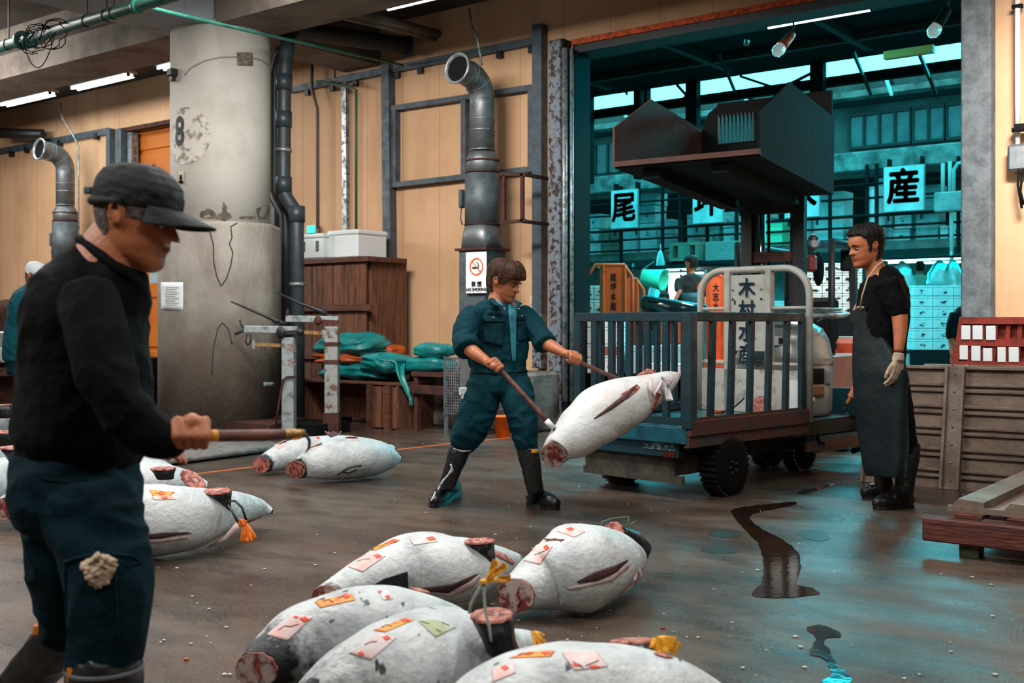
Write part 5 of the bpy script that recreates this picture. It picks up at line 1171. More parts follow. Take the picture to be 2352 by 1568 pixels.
def grip(mb, c, axis, back, wrist, rt, s=1.0, rf=.0088):
    # four fingers and a thumb closed round a shaft; back = the side the knuckles show
    ax = V(axis).normalized(); c = V(c); wr = V(wrist)
    e1 = V(back); e1 = (e1 - ax * e1.dot(ax)).normalized(); e2 = ax.cross(e1).normalized()
    if (c - wr).dot(e2) < 0: e2 = -e2
    K = c + (e1 * cos(.5) + e2 * sin(.5)) * (rt + .016) * s
    M0 = c + e1 * (rt + .014) * s - e2 * .02 * s
    for q in range(4):
        o = ax * (q - 1.5) * .02 * s
        mb.tube([wr * .6 + M0 * .4 + o * .4, M0 + o, K + o], [.016 * s, .0165 * s, .0125 * s], n=12, dome=True)
        R0 = rt + rf * .9; pts = [K + o] + [c + o * (1 - .05 * j) + (e1 * cos(th) + e2 * sin(th)) * (R0 + (.004 if j < 2 else 0)) * s for j, th in enumerate((.9, 1.5, 2.1, 2.7, 3.3, 3.9 - .25 * (q == 3)))]
        mb.tube(pts, [rf * 1.25 * s, rf * 1.15 * s, rf * s, rf * 1.05 * s, rf * .95 * s, rf * .9 * s, rf * .8 * s], n=10, dome=True)
    o = ax * -.036 * s if (c - wr).dot(ax) > 0 else ax * -.036 * s
    mb.tube([wr * .5 + M0 * .5 + o * .4, M0 + o * .8 - e2 * .01 * s, c + o - e2 * (rt + .012) * s, c + o * .9 - e2 * (rt + .006) * s * .7 - e1 * (rt + .008) * s, c + o * .6 - e1 * (rt + .012) * s + e2 * .012 * s], [.014 * s, .013 * s, .0115 * s, .010 * s, .008 * s], n=10, dome=True)
    mb.tube([wr, wr * .5 + M0 * .5, M0], [.024 * s, .026 * s, .022 * s], n=14, dome=True)
def open_hand(mb, wr, down, side, nrm, s=1.0, spread=.35, curl=.5, rf=.0095, thumb=1):
    # relaxed hanging hand: palm from the wrist, five separate bent fingers
    d = V(down).normalized(); sd = V(side).normalized(); n = V(nrm).normalized(); wr = V(wr)
    for q in range(4):
        o = sd * (q - 1.5) * .021 * s; L_ = (.082, .09, .086, .07)[q] * s
        k = wr + d * (.085 - .004 * abs(q - 1.2)) * s + o
        mb.tube([wr + o * .5, wr + d * .045 * s + o * .9, k], [.017 * s, .017 * s, .0135 * s], n=12, dome=True)
        a = k + d * L_ * .38 + n * L_ * .12 * curl + o * spread * .3; b = a + d * L_ * .28 + n * L_ * .28 * curl; e = b + d * L_ * .16 + n * L_ * .26 * curl
        mb.tube([k, a, b, e], [rf * 1.25 * s, rf * 1.1 * s, rf * s, rf * .8 * s], n=10, dome=True)
    p0 = wr + d * .02 * s - sd * thumb * .022 * s; mb.tube([p0, p0 + d * .035 * s - sd * thumb * .022 * s + n * .01 * s, p0 + d * .07 * s - sd * thumb * .026 * s + n * .022 * s, p0 + d * .09 * s - sd * thumb * .022 * s + n * .03 * s], [.016 * s, .0135 * s, .0115 * s, .009 * s], n=10, dome=True)
def folds(amp, sc=14, seed=0, zs=1.0, dirv=None):
    def f(co, n):
        q = V((co.x, co.y, co.z * zs)) * sc + V((seed * 5.1, seed, 0)); w = noise.noise_vector(q * .35) * 1.3
        v = 1 - abs(noise.noise(q + w)) * 2.2; v2 = noise.noise(q * .4 + V((9, 0, 0)))
        return amp * (v * .7 + v2 * 1.1 - .3)
    return f
def person(label, head, skin, garments, base, voxel=.006, group=None, hands=(), inner=.82, bodymat='skinp', smooth=3, face=True, brow='hairb'):
    t = thing('person', label, 'person', (base.x, base.y, base.z), group)
    mb = MB()
    if head: head.skull(mb)
    for S in skin: secs(mb, S, 1.0)
    for name, m, chains, amp, sc, vx in garments:
        for S in chains: secs(mb, S, inner)
    for fn, a in hands: fn(mb, **a)
    fuse(mb.build('body', M[bodymat], t), voxel, smooth, .5)
    for name, m, chains, amp, sc, vx in garments:
        g = MB()
        for S in chains: secs(g, S)
        fuse(g.build(name, M[m], t), vx, 5, .5, folds(amp, sc, len(name)) if amp else None)
    if head and face: head.face(t, brow=brow)
    return t
def boot(t, top, ankle, heel, toe, sole_z, d, m='rubber', rtop=.075, rank=.055, name='boot', lining=True):
    # rubber boot: shaft as an open-topped tube, foot and sole
    T, A, H, O = [V(q) for q in (top, ankle, heel, toe)]
    f = (O - H); f.z = 0; L_ = f.length; f.normalize(); s = f.cross(UP)
    mb = MB(); mid = T * .45 + A * .55
    mb.tube([T, T * .8 + A * .2, mid, A, H + f * .05 + V((0, 0, .05))], [rtop, rtop * .98, rtop * .88, rank, rank * 1.0], n=28, dome=True)
    hz = H.z; Q = lambda u, z: V((H.x, H.y, 0)) + f * u * L_ + V((0, 0, z + hz + (O.z - H.z) * u))
    mb.tube([Q(.06, .052), Q(.25, .06), Q(.5, .055), Q(.75, .045), Q(.92, .04)], [.042, .05, .05, .05, .038], n=20, dome=True)
    o = mb.build(name, M[m], t); fuse(o, .006, 5, .5, folds(.0035, 26, 3))
    sb = MB(); sh = [(-.03, .7), (.0, .9), (.1, .95), (.35, .8), (.6, 1.05), (.82, 1.05), (.97, .7), (1.03, .3)]
    pts = [Q(u, .0) + s * w * .048 for u, w in sh] + [Q(u, .0) - s * w * .048 for u, w in sh[::-1]]
    sb.prism(pts, (0, 0, .024)).build('sole', M['rubber'], o)
    return o
# ---------------------------------------------------------------- man in the black cap, nearest
D = 2.7
pit = R(16)
hf = (RT * cos(pit) - UP * sin(pit) - FW * .06).normalized()
H1 = Head(313, 499, D, 228, hf, UP)
sk = [[(292, 540, D, 72, .8), (262, 580, D, 78, .85), (235, 640, D, 90, 1.0)]]
top = [[(256, 604, D, 97, .8), (243, 636, D, 112, 1.0), (226, 672, D, 124, 1.2), (205, 710, D, 132, 1.35), (198, 800, D, 147, 1.2), (196, 900, D, 150, 1.1), (184, 1000, D, 150, 1.1), (172, 1056, D, 130, 1.1)],
       [(200, 680, 2.53, 66), (215, 760, 2.48, 72), (250, 880, 2.44, 68), (300, 960, 2.44, 62), (360, 1000, 2.45, 54), (412, 1012, 2.45, 37)],
       [(215, 690, 2.9, 60), (250, 820, 2.93, 55), (290, 940, 2.93, 52), (335, 1000, 2.9, 42), (352, 1022, 2.9, 32)]]
pants = [[(172, 1040, D, 130, 1.15), (175, 1110, D, 140, 1.2), (185, 1180, D, 135, 1.1)],
         [(205, 1150, 2.62, 112, 1.0), (240, 1280, 2.58, 100, .95), (250, 1400, 2.56, 97, .95), (240, 1500, 2.56, 88, .95), (238, 1560, 2.56, 80, .95)],
         [(150, 1150, 2.85, 100, 1.0), (150, 1300, 2.9, 82, 1.0), (160, 1400, 2.95, 68, 1.0), (150, 1450, 2.98, 62, 1)]]
hc = P(440, 1003, 2.45); hax = (P(690, 998, 2.5) - P(480, 1000, 2.45)).normalized()
hc2 = P(385, 1045, 2.86)
t1 = person('man in a black cap and black sweater carrying a long hook, nearest figure', H1, sk, [('sweater', 'knit', top, .010, 9, .007), ('trousers', 'navy', pants, .012, 9, .008)], G(200, 1700), voxel=.0035, hands=[(grip, dict(c=hc, axis=hax, back=-FW * .8 + UP * .6, wrist=P(398, 1012, 2.47), rt=.013)), (open_hand, dict(wr=P(325, 1000, 2.9), down=RT + UP * -.4, side=FW, nrm=-UP, s=.8))], brow='hairg')
# collar, hair, cap
MB().tube([P(256 + 71 * cos(a), 606 + 56 * cos(a), D + .077 * sin(a)) for a in [2 * pi * k / 36 for k in range(37)]], .013, n=10).build('collar', M['knit'], t1)
def hr1(z, a):
    sa, ca = sin(a), cos(a); n_ = noise.noise(V((ca * 9, sa * 9, z * 12)))
    lo = -.36 + .34 * max(0, min(1, (sa + .75) / .8)) + .04 * n_
    m_ = min((z - lo) * .5, (.5 + .06 * n_ - sa) * .3, max(abs(sa + .12) - .2, z - .06) * .6)
    return max(-.04, min(.011, m_)) + .003 * noise.noise(V((ca * 25, sa * 25, z * 25)))
H1.shell(hr1, 90, 120).build('hair', M['hairg'], t1)
def cap1(z, a):
    if z < .09 + .07 * sin(a): return -.03
    return .022 + .02 * max(0, min(1, (z - .1) / .25)) * (1 + .6 * sin(a)) + .012 * noise.noise(V((cos(a) * 3, sin(a) * 3, z * 9))) + .008 * abs(noise.noise(V((cos(a) * 5, sin(a) * 5, z * 18))))
cp = H1.shell(cap1, 70, 96, -.1).build('cap_crown', M['cap'], t1)
a_ = [H1.w(head_pt(.115, pi + pi * k / 20 + 0, .06, False)) for k in range(21)]
MB().tube([H1.w(head_pt(.105 - .07 * sin(pi * k / 24), pi + pi * k / 24, .04, False)) for k in range(25)], .006, n=10, flat=1.6).build('cap_band', M['cap'], cp)
def visor(u, v):
    a = pi / 2 + (u - .5) * 2.1; p = head_pt(.16, a, .03, False); ext = v * .38 * (1 - abs(2 * u - 1) ** 2.6) ** .6
    return H1.w((p.x * (1 + .1 * v), p.y + ext, .165 - .07 * v - .09 * (2 * u - 1) ** 2 * (.3 + v)))
MB().sheet(visor, 28, 12, .004).build('cap_visor', M['cap'], cp)
MB().ell(H1.w((0, .03, .545)), (.006, .006, .004)).build('cap_button', M['cap'], cp)
MB().box(H1.w((.12, -.5, .13)), (.02, .012, .02), YAW, bev=.004).build('cap_buckle', M['galvflat'], cp)
# glove tucked into the thigh pocket
pm = [c for c in t1.children if c.name.startswith('trousers')][0]; tp = bvh(pm)
mb = MB()
for k, (dx, dy, w, a) in enumerate(((-26, -8, 20, .5), (0, -16, 18, 1.6), (22, -12, 20, 2.4), (34, -4, 14, 2.9), (-8, 14, 18, .9), (12, 6, 20, 1.9), (-20, 6, 16, .3))):
    p = hit(tp, 228 + dx, 1305 + dy, .012, 60); mb.tube([p - UP * .018 + RT * .01 * cos(a), p, p + UP * .014 * sin(a) + RT * .02 * cos(a), p - FW * .008 + RT * .02 * cos(a + 1)], [w * .0008, w * .0011, w * .0009, w * .0005], n=10, dome=True, flat=.45, up=V((cos(a * 3), sin(a * 2), .4)))
o = mb.build('tucked_glove', M['glove'], t1); fuse(o, .0025, 2, .5, folds(.005, 75, 1))
o['label'] = 'crumpled beige cotton glove stuck in the thigh pocket'
mb = MB(); stroke(mb, tp, ((146, 1292), (180, 1280), (240, 1272), (300, 1276), (325, 1290), (290, 1300)), .0035, .001, sub=8); stroke(mb, tp, ((150, 1300), (152, 1380), (158, 1450)), .003, .001, sub=8); stroke(mb, tp, ((262, 1300), (268, 1400), (272, 1470)), .003, .001, sub=8); stroke(mb, tp, ((80, 1080), (100, 1100), (160, 1108), (200, 1102)), .003, .001, sub=8)
mb.build('pocket_seam', M['navy'], t1)
zt_ = P(240, 1530, 2.56).z
b1 = boot(t1, P(240, 1545, 2.56), P(240, 1720, 2.56), V((P(215, 1500, 2.56).x, P(215, 1500, 2.56).y, 0)), V((P(400, 1500, 2.6).x, P(400, 1500, 2.6).y, 0)), 0, D, rtop=.088, rank=.062)
MB().lathe([(.0885, -.003), (.0885, .004), (.085, .006), (.08, -.06)], P(240, 1533, 2.56), n=36, cap=False).build('boot_rim', mat('pale_boot_rim', '454c50', .5), b1)
MB().box(P(162, 1549, 2.5), (.012, .012, .03), YAW).build('size_patch', mat('yellow_patch', 'd8790c', .5), b1)
b2 = boot(t1, P(170, 1440, 3.0), P(40, 1580, 3.05), P(-20, 1640, 3.05), P(60, 1690, 3.0), 0, D, rtop=.078, rank=.06)
MB().box(P(86, 1446, 2.935), (.022, .012, .028), YAW, bev=.003).build('size_patch', mat('yellow_patch2', 'd8790c', .5), b2)
# his hook
t = thing('fish_hook', 'long wooden-handled fish hook held out by the man in the black cap', 'hook', hc)
MB().tube([P(395, 1006, 2.44), hc, P(480, 1001, 2.455), P(600, 1000, 2.5), P(668, 997, 2.52)], [.011, .012, .013, .0135, .012], n=14).build('handle', M['handle'], t)
MB().tube([P(655, 997, 2.515), P(700, 995, 2.53)], [.0125, .009], n=14).build('ferrule', M['brass'], t)
MB().tube([P(478, 1001, 2.45), P(500, 1000, 2.46)], .0135, n=12).build('yellow_tape', mat('yellow_tape', 'd08a16', .5), t)
MB().tube([P(690, 995, 2.53), P(703, 998, 2.53), P(711, 1012, 2.53), P(710, 1028, 2.53), P(700, 1042, 2.53)], [.004, .004, .004, .0035, .001], n=8).build('iron_hook', M['iron'], t)
# ---------------------------------------------------------------- man in teal hauling the tuna
D = 6.8
hf = (RT * .86 - UP * .36 - FW * .42).normalized()
H2 = Head(1158, 647, D, 90, hf, UP)
tops = [[(1140, 700, D, 34, 1.0), (1138, 716, D, 58, .75), (1142, 745, D, 70, .64), (1144, 790, D, 72, .62), (1143, 830, D, 68, .64), (1142, 850, D, 62, .66)],
        [(1090, 718, 6.75, 24), (1072, 750, 6.68, 29), (1066, 783, 6.6, 27), (1069, 796, 6.56, 28)],
        [(1196, 718, 6.85, 23), (1222, 745, 6.8, 27), (1243, 775, 6.72, 25), (1251, 787, 6.68, 24)]]
pn = [[(1144, 845, D, 62, .66), (1145, 872, D, 66, .68), (1146, 895, D, 66, .68)],
      [(1112, 885, D, 41), (1100, 930, 6.78, 42), (1085, 975, 6.78, 40), (1066, 1012, 6.8, 33), (1056, 1032, 6.82, 20)],
      [(1180, 885, 6.8, 39), (1194, 930, 6.74, 37), (1202, 980, 6.72, 33), (1209, 1018, 6.72, 28), (1212, 1032, 6.72, 20)]]
skn = [[(1148, 672, D, 21), (1142, 695, D, 23), (1140, 715, D, 26)], [(1068, 792, 6.58, 17), (1092, 812, 6.5, 15.5), (1122, 832, 6.44, 10.5)], [(1249, 785, 6.7, 16), (1272, 798, 6.62, 14), (1298, 812, 6.56, 9.5)]]
c1 = P(1140, 838, 6.4); a1 = (P(1262, 975, 6.35) - P(1150, 850, 6.4)).normalized(); c2 = P(1318, 826, 6.53); a2 = (P(1418, 868, 6.6) - P(1320, 827, 6.53)).normalized()
t2 = person('man in teal work clothes and rubber boots swinging a tuna with two hooks', H2, skn, [('jacket', 'teal', tops, .009, 15, .007), ('trousers', 'teal', pn, .011, 13, .007)], G(1140, 1165), voxel=.0045, hands=[(grip, dict(c=c1, axis=a1, back=-FW + UP * .3, wrist=P(1118, 830, 6.44), rt=.014)), (grip, dict(c=c2, axis=a2, back=-FW * .5 + UP, wrist=P(1298, 812, 6.56), rt=.012))])
def hr2(z, a):
    sa, ca = sin(a), cos(a); nn = noise.noise(V((ca * 6, sa * 6, z * 2))); n2 = noise.noise(V((ca * 22, sa * 22, z * 5)))
    line = -.3 + (.0 if sa < -.3 else (.27 if sa < .35 else (.27 + .22 * min(1, (sa - .35) / .4)))) + .04 * n2
    if abs(sa + .14) < .2 and z < .07: return -.05
    if sa > .75 and z > .17: line = .17 + .05 * n2
    return (.06 + .03 * nn + .02 * n2 + .05 * max(0, z) + (.04 if sa > .6 else 0)) if z > line else -.06
H2.shell(hr2, 90, 110).build('hair', M['hairbr'], t2)
jk = [c for c in t2.children if c.name.startswith('jacket')][0]; tj = bvh(jk)
for S, nm in (([(1070, 790, 6.57, 31), (1074, 801, 6.54, 31)], 'rolled_cuff'), ([(1247, 780, 6.7, 27), (1253, 790, 6.67, 27)], 'rolled_cuff')):
    fuse(secs(MB(), S).build(nm, M['teal'], t2), .005, 3, .5, folds(.004, 30, 2))
decal('inner_shirt', tj, ((1166, 698), (1186, 704), (1183, 830), (1176, 830)), M['aqua'], t2, 8, 20, off=.006, th=.004)
mb = MB(); mb.tube([P(1130, 688, 6.72), P(1142, 700, 6.66), P(1158, 704, 6.62)], [.02, .024, .008], n=10, flat=.4, dome=True).tube([P(1182, 690, 6.72), P(1192, 696, 6.66), P(1188, 706, 6.62)], [.012, .02, .008], n=10, flat=.4, dome=True); mb.build('collar', M['teal'], t2)
MB().sheet(lambda u, v: P(1139 + 22 * u, 684 + 22 * u + 8 * v, 6.66 - .01 * u), 4, 3, .003).build('shirt_collar', mat('pale_shirt_collar', '6d96a2', .7), t2)
for quad in (((1108, 726), (1164, 731), (1160, 741), (1112, 738)), ((1186, 724), (1208, 727), (1206, 736), (1188, 735))): decal('pocket_flap', tj, quad, M['teal'], t2, 8, 4, off=.009, th=.006)
for quad in (((1112, 740), (1160, 741), (1154, 796), (1112, 785)), ((1189, 737), (1207, 738), (1206, 780), (1190, 785))): decal('chest_pocket', tj, quad, M['teal'], t2, 6, 8, off=.006, th=.004)
for px, py in ((1134, 731), (1195, 728)): q = hit(tj, px, py, .018, 30); MB().ell(q, (.006, .006, .006)).build('button', M['galvflat'], t2)
mb = MB(); stroke(mb, tj, ((1186, 705), (1192, 708)), .003, .008); stroke(mb, tj, ((1188, 711), (1193, 712)), .003, .008); mb.build('chest_print', M['paper'], t2)
tw = bvh([c for c in t2.children if c.name.startswith('trousers')][0])
q = hit(tw, 1064, 900, .01, 60); MB().box(q, (.05, .02, .05), YAW + .3, bev=.006).box(q - UP * .03 + RT * .005, (.03, .015, .03), YAW).build('pocket_paper', M['paper'], t2)
mb = MB(); stroke(mb, tw, ((1082, 855), (1140, 858), (1210, 852)), .006, .001, sub=8); mb.build('belt', M['navy'], t2)
mb = MB(); stroke(mb, tw, ((1062, 912), (1088, 925), (1108, 918)), .003, .001, sub=6); stroke(mb, tw, ((1056, 960), (1075, 968), (1090, 940)), .003, .001, sub=6); mb.build('pocket_seam', M['teal'], t2)
b = boot(t2, P(1059, 1028, 6.8), P(1030, 1104, 6.8), G(1046, 1132), G(994, 1166, 0), 0, D, rtop=.066, rank=.052)
MB().tube([P(1037, 1012, 6.8), P(1042, 1030, 6.75), P(1062, 1036, 6.73), P(1082, 1034, 6.75)], .005, n=8).build('boot_rim', M['paper'], b)
tb_ = bvh(b); mb = MB()
for q in (((1035, 1065), (1040, 1080), (1030, 1090), (1038, 1075)), ((1020, 1100), (1012, 1112), (1006, 1125)), ((1000, 1130), (995, 1142), (990, 1150)), ((1030, 1090), (1018, 1104), (1010, 1120))): stroke(mb, tb_, q, .006, .0, sub=6)
mb.build('frost_smear', mat('frost_white', 'b4c0c4', .7), b)
b = boot(t2, P(1211, 1030, 6.72), P(1229, 1118, 6.7), G(1220, 1160), G(1279, 1171), 0, D, rtop=.066, rank=.05)
decal('size_patch', bvh(b), ((1220, 1032), (1235, 1031), (1236, 1040), (1221, 1041)), mat('yellow_patch3', 'c98a1a', .5), b, 3, 3, off=.003)
t = thing('fish_hook', 'long fish hook with pale ferrule stuck into the tuna tail', 'hook', c1)
MB().tube([P(1128, 824, 6.42), c1, P(1240, 948, 6.36), P(1256, 966, 6.35)], [.013, .014, .015, .015], n=14).build('handle', M['handle'], t)
MB().tube([P(1255, 965, 6.35), P(1272, 984, 6.34)], [.018, .016], n=14).build('ferrule', M['white'], t)
MB().tube([P(1270, 982, 6.34), P(1284, 1000, 6.33), P(1294, 1010, 6.36), P(1300, 1002, 6.4)], .005, n=8).build('iron_hook', M['iron'], t)
t = thing('fish_hook', 'second fish hook of the man in teal, reaching over the tuna back', 'hook', c2)
MB().tube([P(1300, 818, 6.51), c2, P(1400, 862, 6.58), P(1420, 870, 6.6)], [.011, .012, .013, .013], n=14).build('handle', M['handle'], t)
MB().tube([P(1420, 870, 6.6), P(1442, 880, 6.62), P(1452, 890, 6.62)], .005, n=8).build('iron_hook', M['iron'], t)
# ---------------------------------------------------------------- man in the apron
D = 6.75
hf = (-RT * .93 - UP * .22 - FW * .22).normalized()
H3 = Head(1988, 566, D, 92, hf, UP)
tops = [[(2012, 622, D, 26, 1.0), (2022, 640, D, 45, 1.25), (2028, 680, D, 56, 1.2), (2026, 740, D, 58, 1.1), (2028, 800, D, 50, 1.0), (2030, 850, D, 46, .95)],
        [(2040, 650, 6.58, 30), (2056, 690, 6.55, 28), (2066, 722, 6.54, 22)], [(2030, 650, 6.95, 28), (2030, 720, 7.0, 26), (2010, 780, 7.0, 22)]]
pn = [[(2024, 840, D, 54, 1.1), (2030, 880, D, 55, 1.1), (2034, 900, D, 52, 1.1)], [(2030, 890, 6.9, 36), (2025, 980, 6.9, 30), (2022, 1060, 6.9, 26), (2022, 1080, 6.9, 20)], [(2052, 890, 6.65, 36), (2072, 980, 6.68, 30), (2086, 1050, 6.7, 24), (2088, 1070, 6.7, 18)]]
skn = [[(2002, 596, D, 21), (2010, 615, D, 22), (2014, 632, D, 25)], [(2066, 720, 6.54, 18), (2067, 765, 6.52, 15), (2064, 805, 6.5, 10.5)], [(2010, 780, 7.0, 15), (1990, 840, 7.0, 13), (1972, 888, 6.98, 10)]]
t3 = person('man in black top and long dark oilcloth apron standing right of the truck', H3, skn, [('shirt', 'knit', tops, .007, 16, .007), ('trousers', 'black', pn, .006, 14, .008)], G(2050, 1168), voxel=.0045, bodymat='skinp2', hands=[(grip, dict(c=P(1962, 902, 6.95), axis=(UP + RT * .5), back=-FW, wrist=P(1972, 886, 6.98), rt=.012))])
g = MB(); open_hand(g, P(2063, 822, 6.5), -UP - RT * .1, FW * .5 + RT * .85, RT * -.6 + FW * .3, 1.02, curl=.7, thumb=1); secs(g, [(2064, 812, 6.5, 12), (2063, 826, 6.5, 14)])
o = fuse(g.build('cotton_glove', M['glove'], t3), .004, 2, .5); o['label'] = 'beige cotton work glove on the hanging hand'
def hr3(z, a):
    sa, ca = sin(a), cos(a); nn = noise.noise(V((ca * 5, sa * 5, z * 3 + 4))); n2 = noise.noise(V((ca * 22, sa * 22, z * 6)))
    line = -.38 if sa < -.35 else (-.1 if sa < .3 else .18 + .14 * min(1, (sa - .3) / .4))
    if abs(sa + .1) < .2 and z < .07: return -.05
    return (.045 + .03 * nn + .018 * n2 + .07 * max(0, z)) if z > line + .03 * n2 else -.06
H3.shell(hr3, 90, 110).build('hair', M['hairb'], t3)
# apron: a wrapped sheet, bib to shin
prof = [(706, 1966, 1984, .03), (740, 1963, 2004, .05), (780, 1960, 2035, .09), (815, 1959, 2062, .14), (850, 1959, 2084, .19), (920, 1962, 2087, .2), (1000, 1972, 2088, .2), (1075, 1984, 2084, .2), (1092, 1990, 2082, .19)]
def ap(u, v):
    t_ = v * (len(prof) - 1); i = min(int(t_), len(prof) - 2); f = t_ - i; a, b = prof[i], prof[i + 1]
    y, x0, x1, dp = [a[k] + (b[k] - a[k]) * f for k in range(4)]
    th = pi * (.98 - .98 * u) if True else 0
    cx = (x0 + x1) / 2; hw = (x1 - x0) / 2; wob = 1 + .035 * sin(u * 16 + v * 5) * v
    if u < .25: return P(x0 + (1 - u / .25) * 18 * v, y - 10 * v * (1 - u / .25), D + .12 * (1 - u / .25) - .02 + .03 * sin(u * 30) * v)
    w_ = (u - .25) / .75
    return P(x0 + (x1 - x0) * sin(w_ * pi / 2) ** 1.1, y + 8 * w_ * v, D - .05 - dp * 1.05 * sin(min(1, w_ * 1.25) * pi / 2) + .06 * max(0, w_ - .8) * 5 * dp + .012 * sin(w_ * 14 + v * 4) * v)
MB().sheet(ap, 60, 60, .004).build('apron', M['apron'], t3)
cord = mat('cream_cord', 'b7a58a', .8)
MB().tube([P(1976, 706, 6.66), P(1980, 680, 6.62), P(1992, 640, 6.6), P(2012, 612, 6.62), P(2030, 599, 6.68), P(2036, 600, 6.78)], .005, n=8).tube([P(1962, 708, 6.8), P(1972, 690, 6.85), P(1978, 660, 6.88)], .005, n=8).build('neck_cord', cord, t3)
MB().tube([P(1962, 711, 6.74), P(1972, 706, 6.7), P(1982, 706, 6.66)], .009, n=8, dome=True).build('cord_knot', cord, t3)
boot(t3, P(2088, 1030, 6.7), P(2078, 1115, 6.68), V(G(2090, 1166)), V(G(2010, 1170)), 0, D, rtop=.068, rank=.056)
boot(t3, P(2026, 1060, 6.95), P(2030, 1110, 6.95), V(G(2050, 1142)), V(G(1984, 1144)), 0, D, rtop=.06, rank=.054)
t = thing('fish_hook', 'short fish hook with taped handle in the hidden hand of the apron man', 'hook', P(1955, 910, 6.95))
MB().tube([P(1966, 892, 6.95), P(1945, 928, 6.95)], .013, n=12).build('handle', mat('orange_taped_handle', 'c47a3a', .6, col2='8d3d1c', scale=30), t)
MB().tube([P(1945, 928, 6.95), P(1936, 940, 6.95), P(1938, 950, 6.95), P(1948, 950, 6.95)], .004, n=8).build('iron_hook', M['iron'], t)
# ---------------------------------------------------------------- man with the white bandana
D = 9.4
H4 = Head(82, 634, D, 58, (RT * .75 - UP * .5 - FW * .2).normalized(), UP)
tops = [[(78, 662, D, 22), (66, 690, D, 36, 1.2), (56, 740, D, 40, 1.1), (50, 790, D, 40, 1.1), (48, 826, D, 38, 1.1)], [(78, 690, 9.2, 20), (86, 720, 9.15, 18), (94, 736, 9.12, 14)], [(78, 690, 9.6, 18), (100, 720, 9.6, 16), (112, 736, 9.6, 13)]]
pn = [[(48, 815, D, 36, 1.1), (56, 850, D, 38, 1.1)], [(50, 850, 9.3, 24), (70, 900, 9.3, 22), (74, 960, 9.3, 18), (74, 1040, 9.3, 14)], [(66, 850, 9.55, 24), (86, 900, 9.55, 22), (92, 960, 9.55, 18), (94, 1035, 9.55, 14)]]
skn = [[(80, 650, D, 14), (78, 668, D, 16)], [(94, 734, 9.12, 10), (100, 764, 9.05, 9), (106, 792, 9.0, 7)], [(112, 734, 9.6, 9), (126, 764, 9.6, 8), (134, 790, 9.6, 7)]]
t4 = person('man in teal shirt with a white bandana, bending at the left edge', H4, skn, [('shirt', 'teald', tops, .008, 12, .01), ('trousers', 'navy', pn, .01, 12, .01)], G(76, 1052), voxel=.007, hands=[(open_hand, dict(wr=P(106, 792, 9.0), down=-UP, side=FW, nrm=RT)), (open_hand, dict(wr=P(134, 790, 9.6), down=-UP, side=FW, nrm=RT))])
H4.shell(lambda z, a: (.06 + .02 * noise.noise(V((cos(a) * 4, sin(a) * 4, z * 6)))) if z > .12 - .1 * (sin(a) < 0) else -.05).build('bandana', mat('white_bandana', 'c6cdd0', .8), t4)
H4.shell(lambda z, a: .02 if (z > -.25 and sin(a) < .2 and not (abs(sin(a) + .1) < .2 and z < .07)) else -.05).build('hair', M['hairg'], t4)
mb = MB()
for e in ((60, 640), (66, 646)): mb.tube([P(72, 622, D), P((72 + e[0]) / 2, 630, D - .01), P(e[0], e[1], D)], [.012, .03, .02], n=8, flat=.3)
mb.build('bandana_tail', mat('white_bandana_tail', 'c6cdd0', .8), t4)
for k, (x, d) in enumerate(((74, 9.3), (94, 9.55))): boot(t4, P(x, 1010, d), P(x, 1050, d) + UP * .06, P(x - 8, 900, d) * 1.0 * V((1, 1, 0)) if False else V((P(x - 8, 900, d).x, P(x - 8, 900, d).y, 0)), V((P(x + 34, 900, d).x, P(x + 34, 900, d).y, 0)), 0, D)
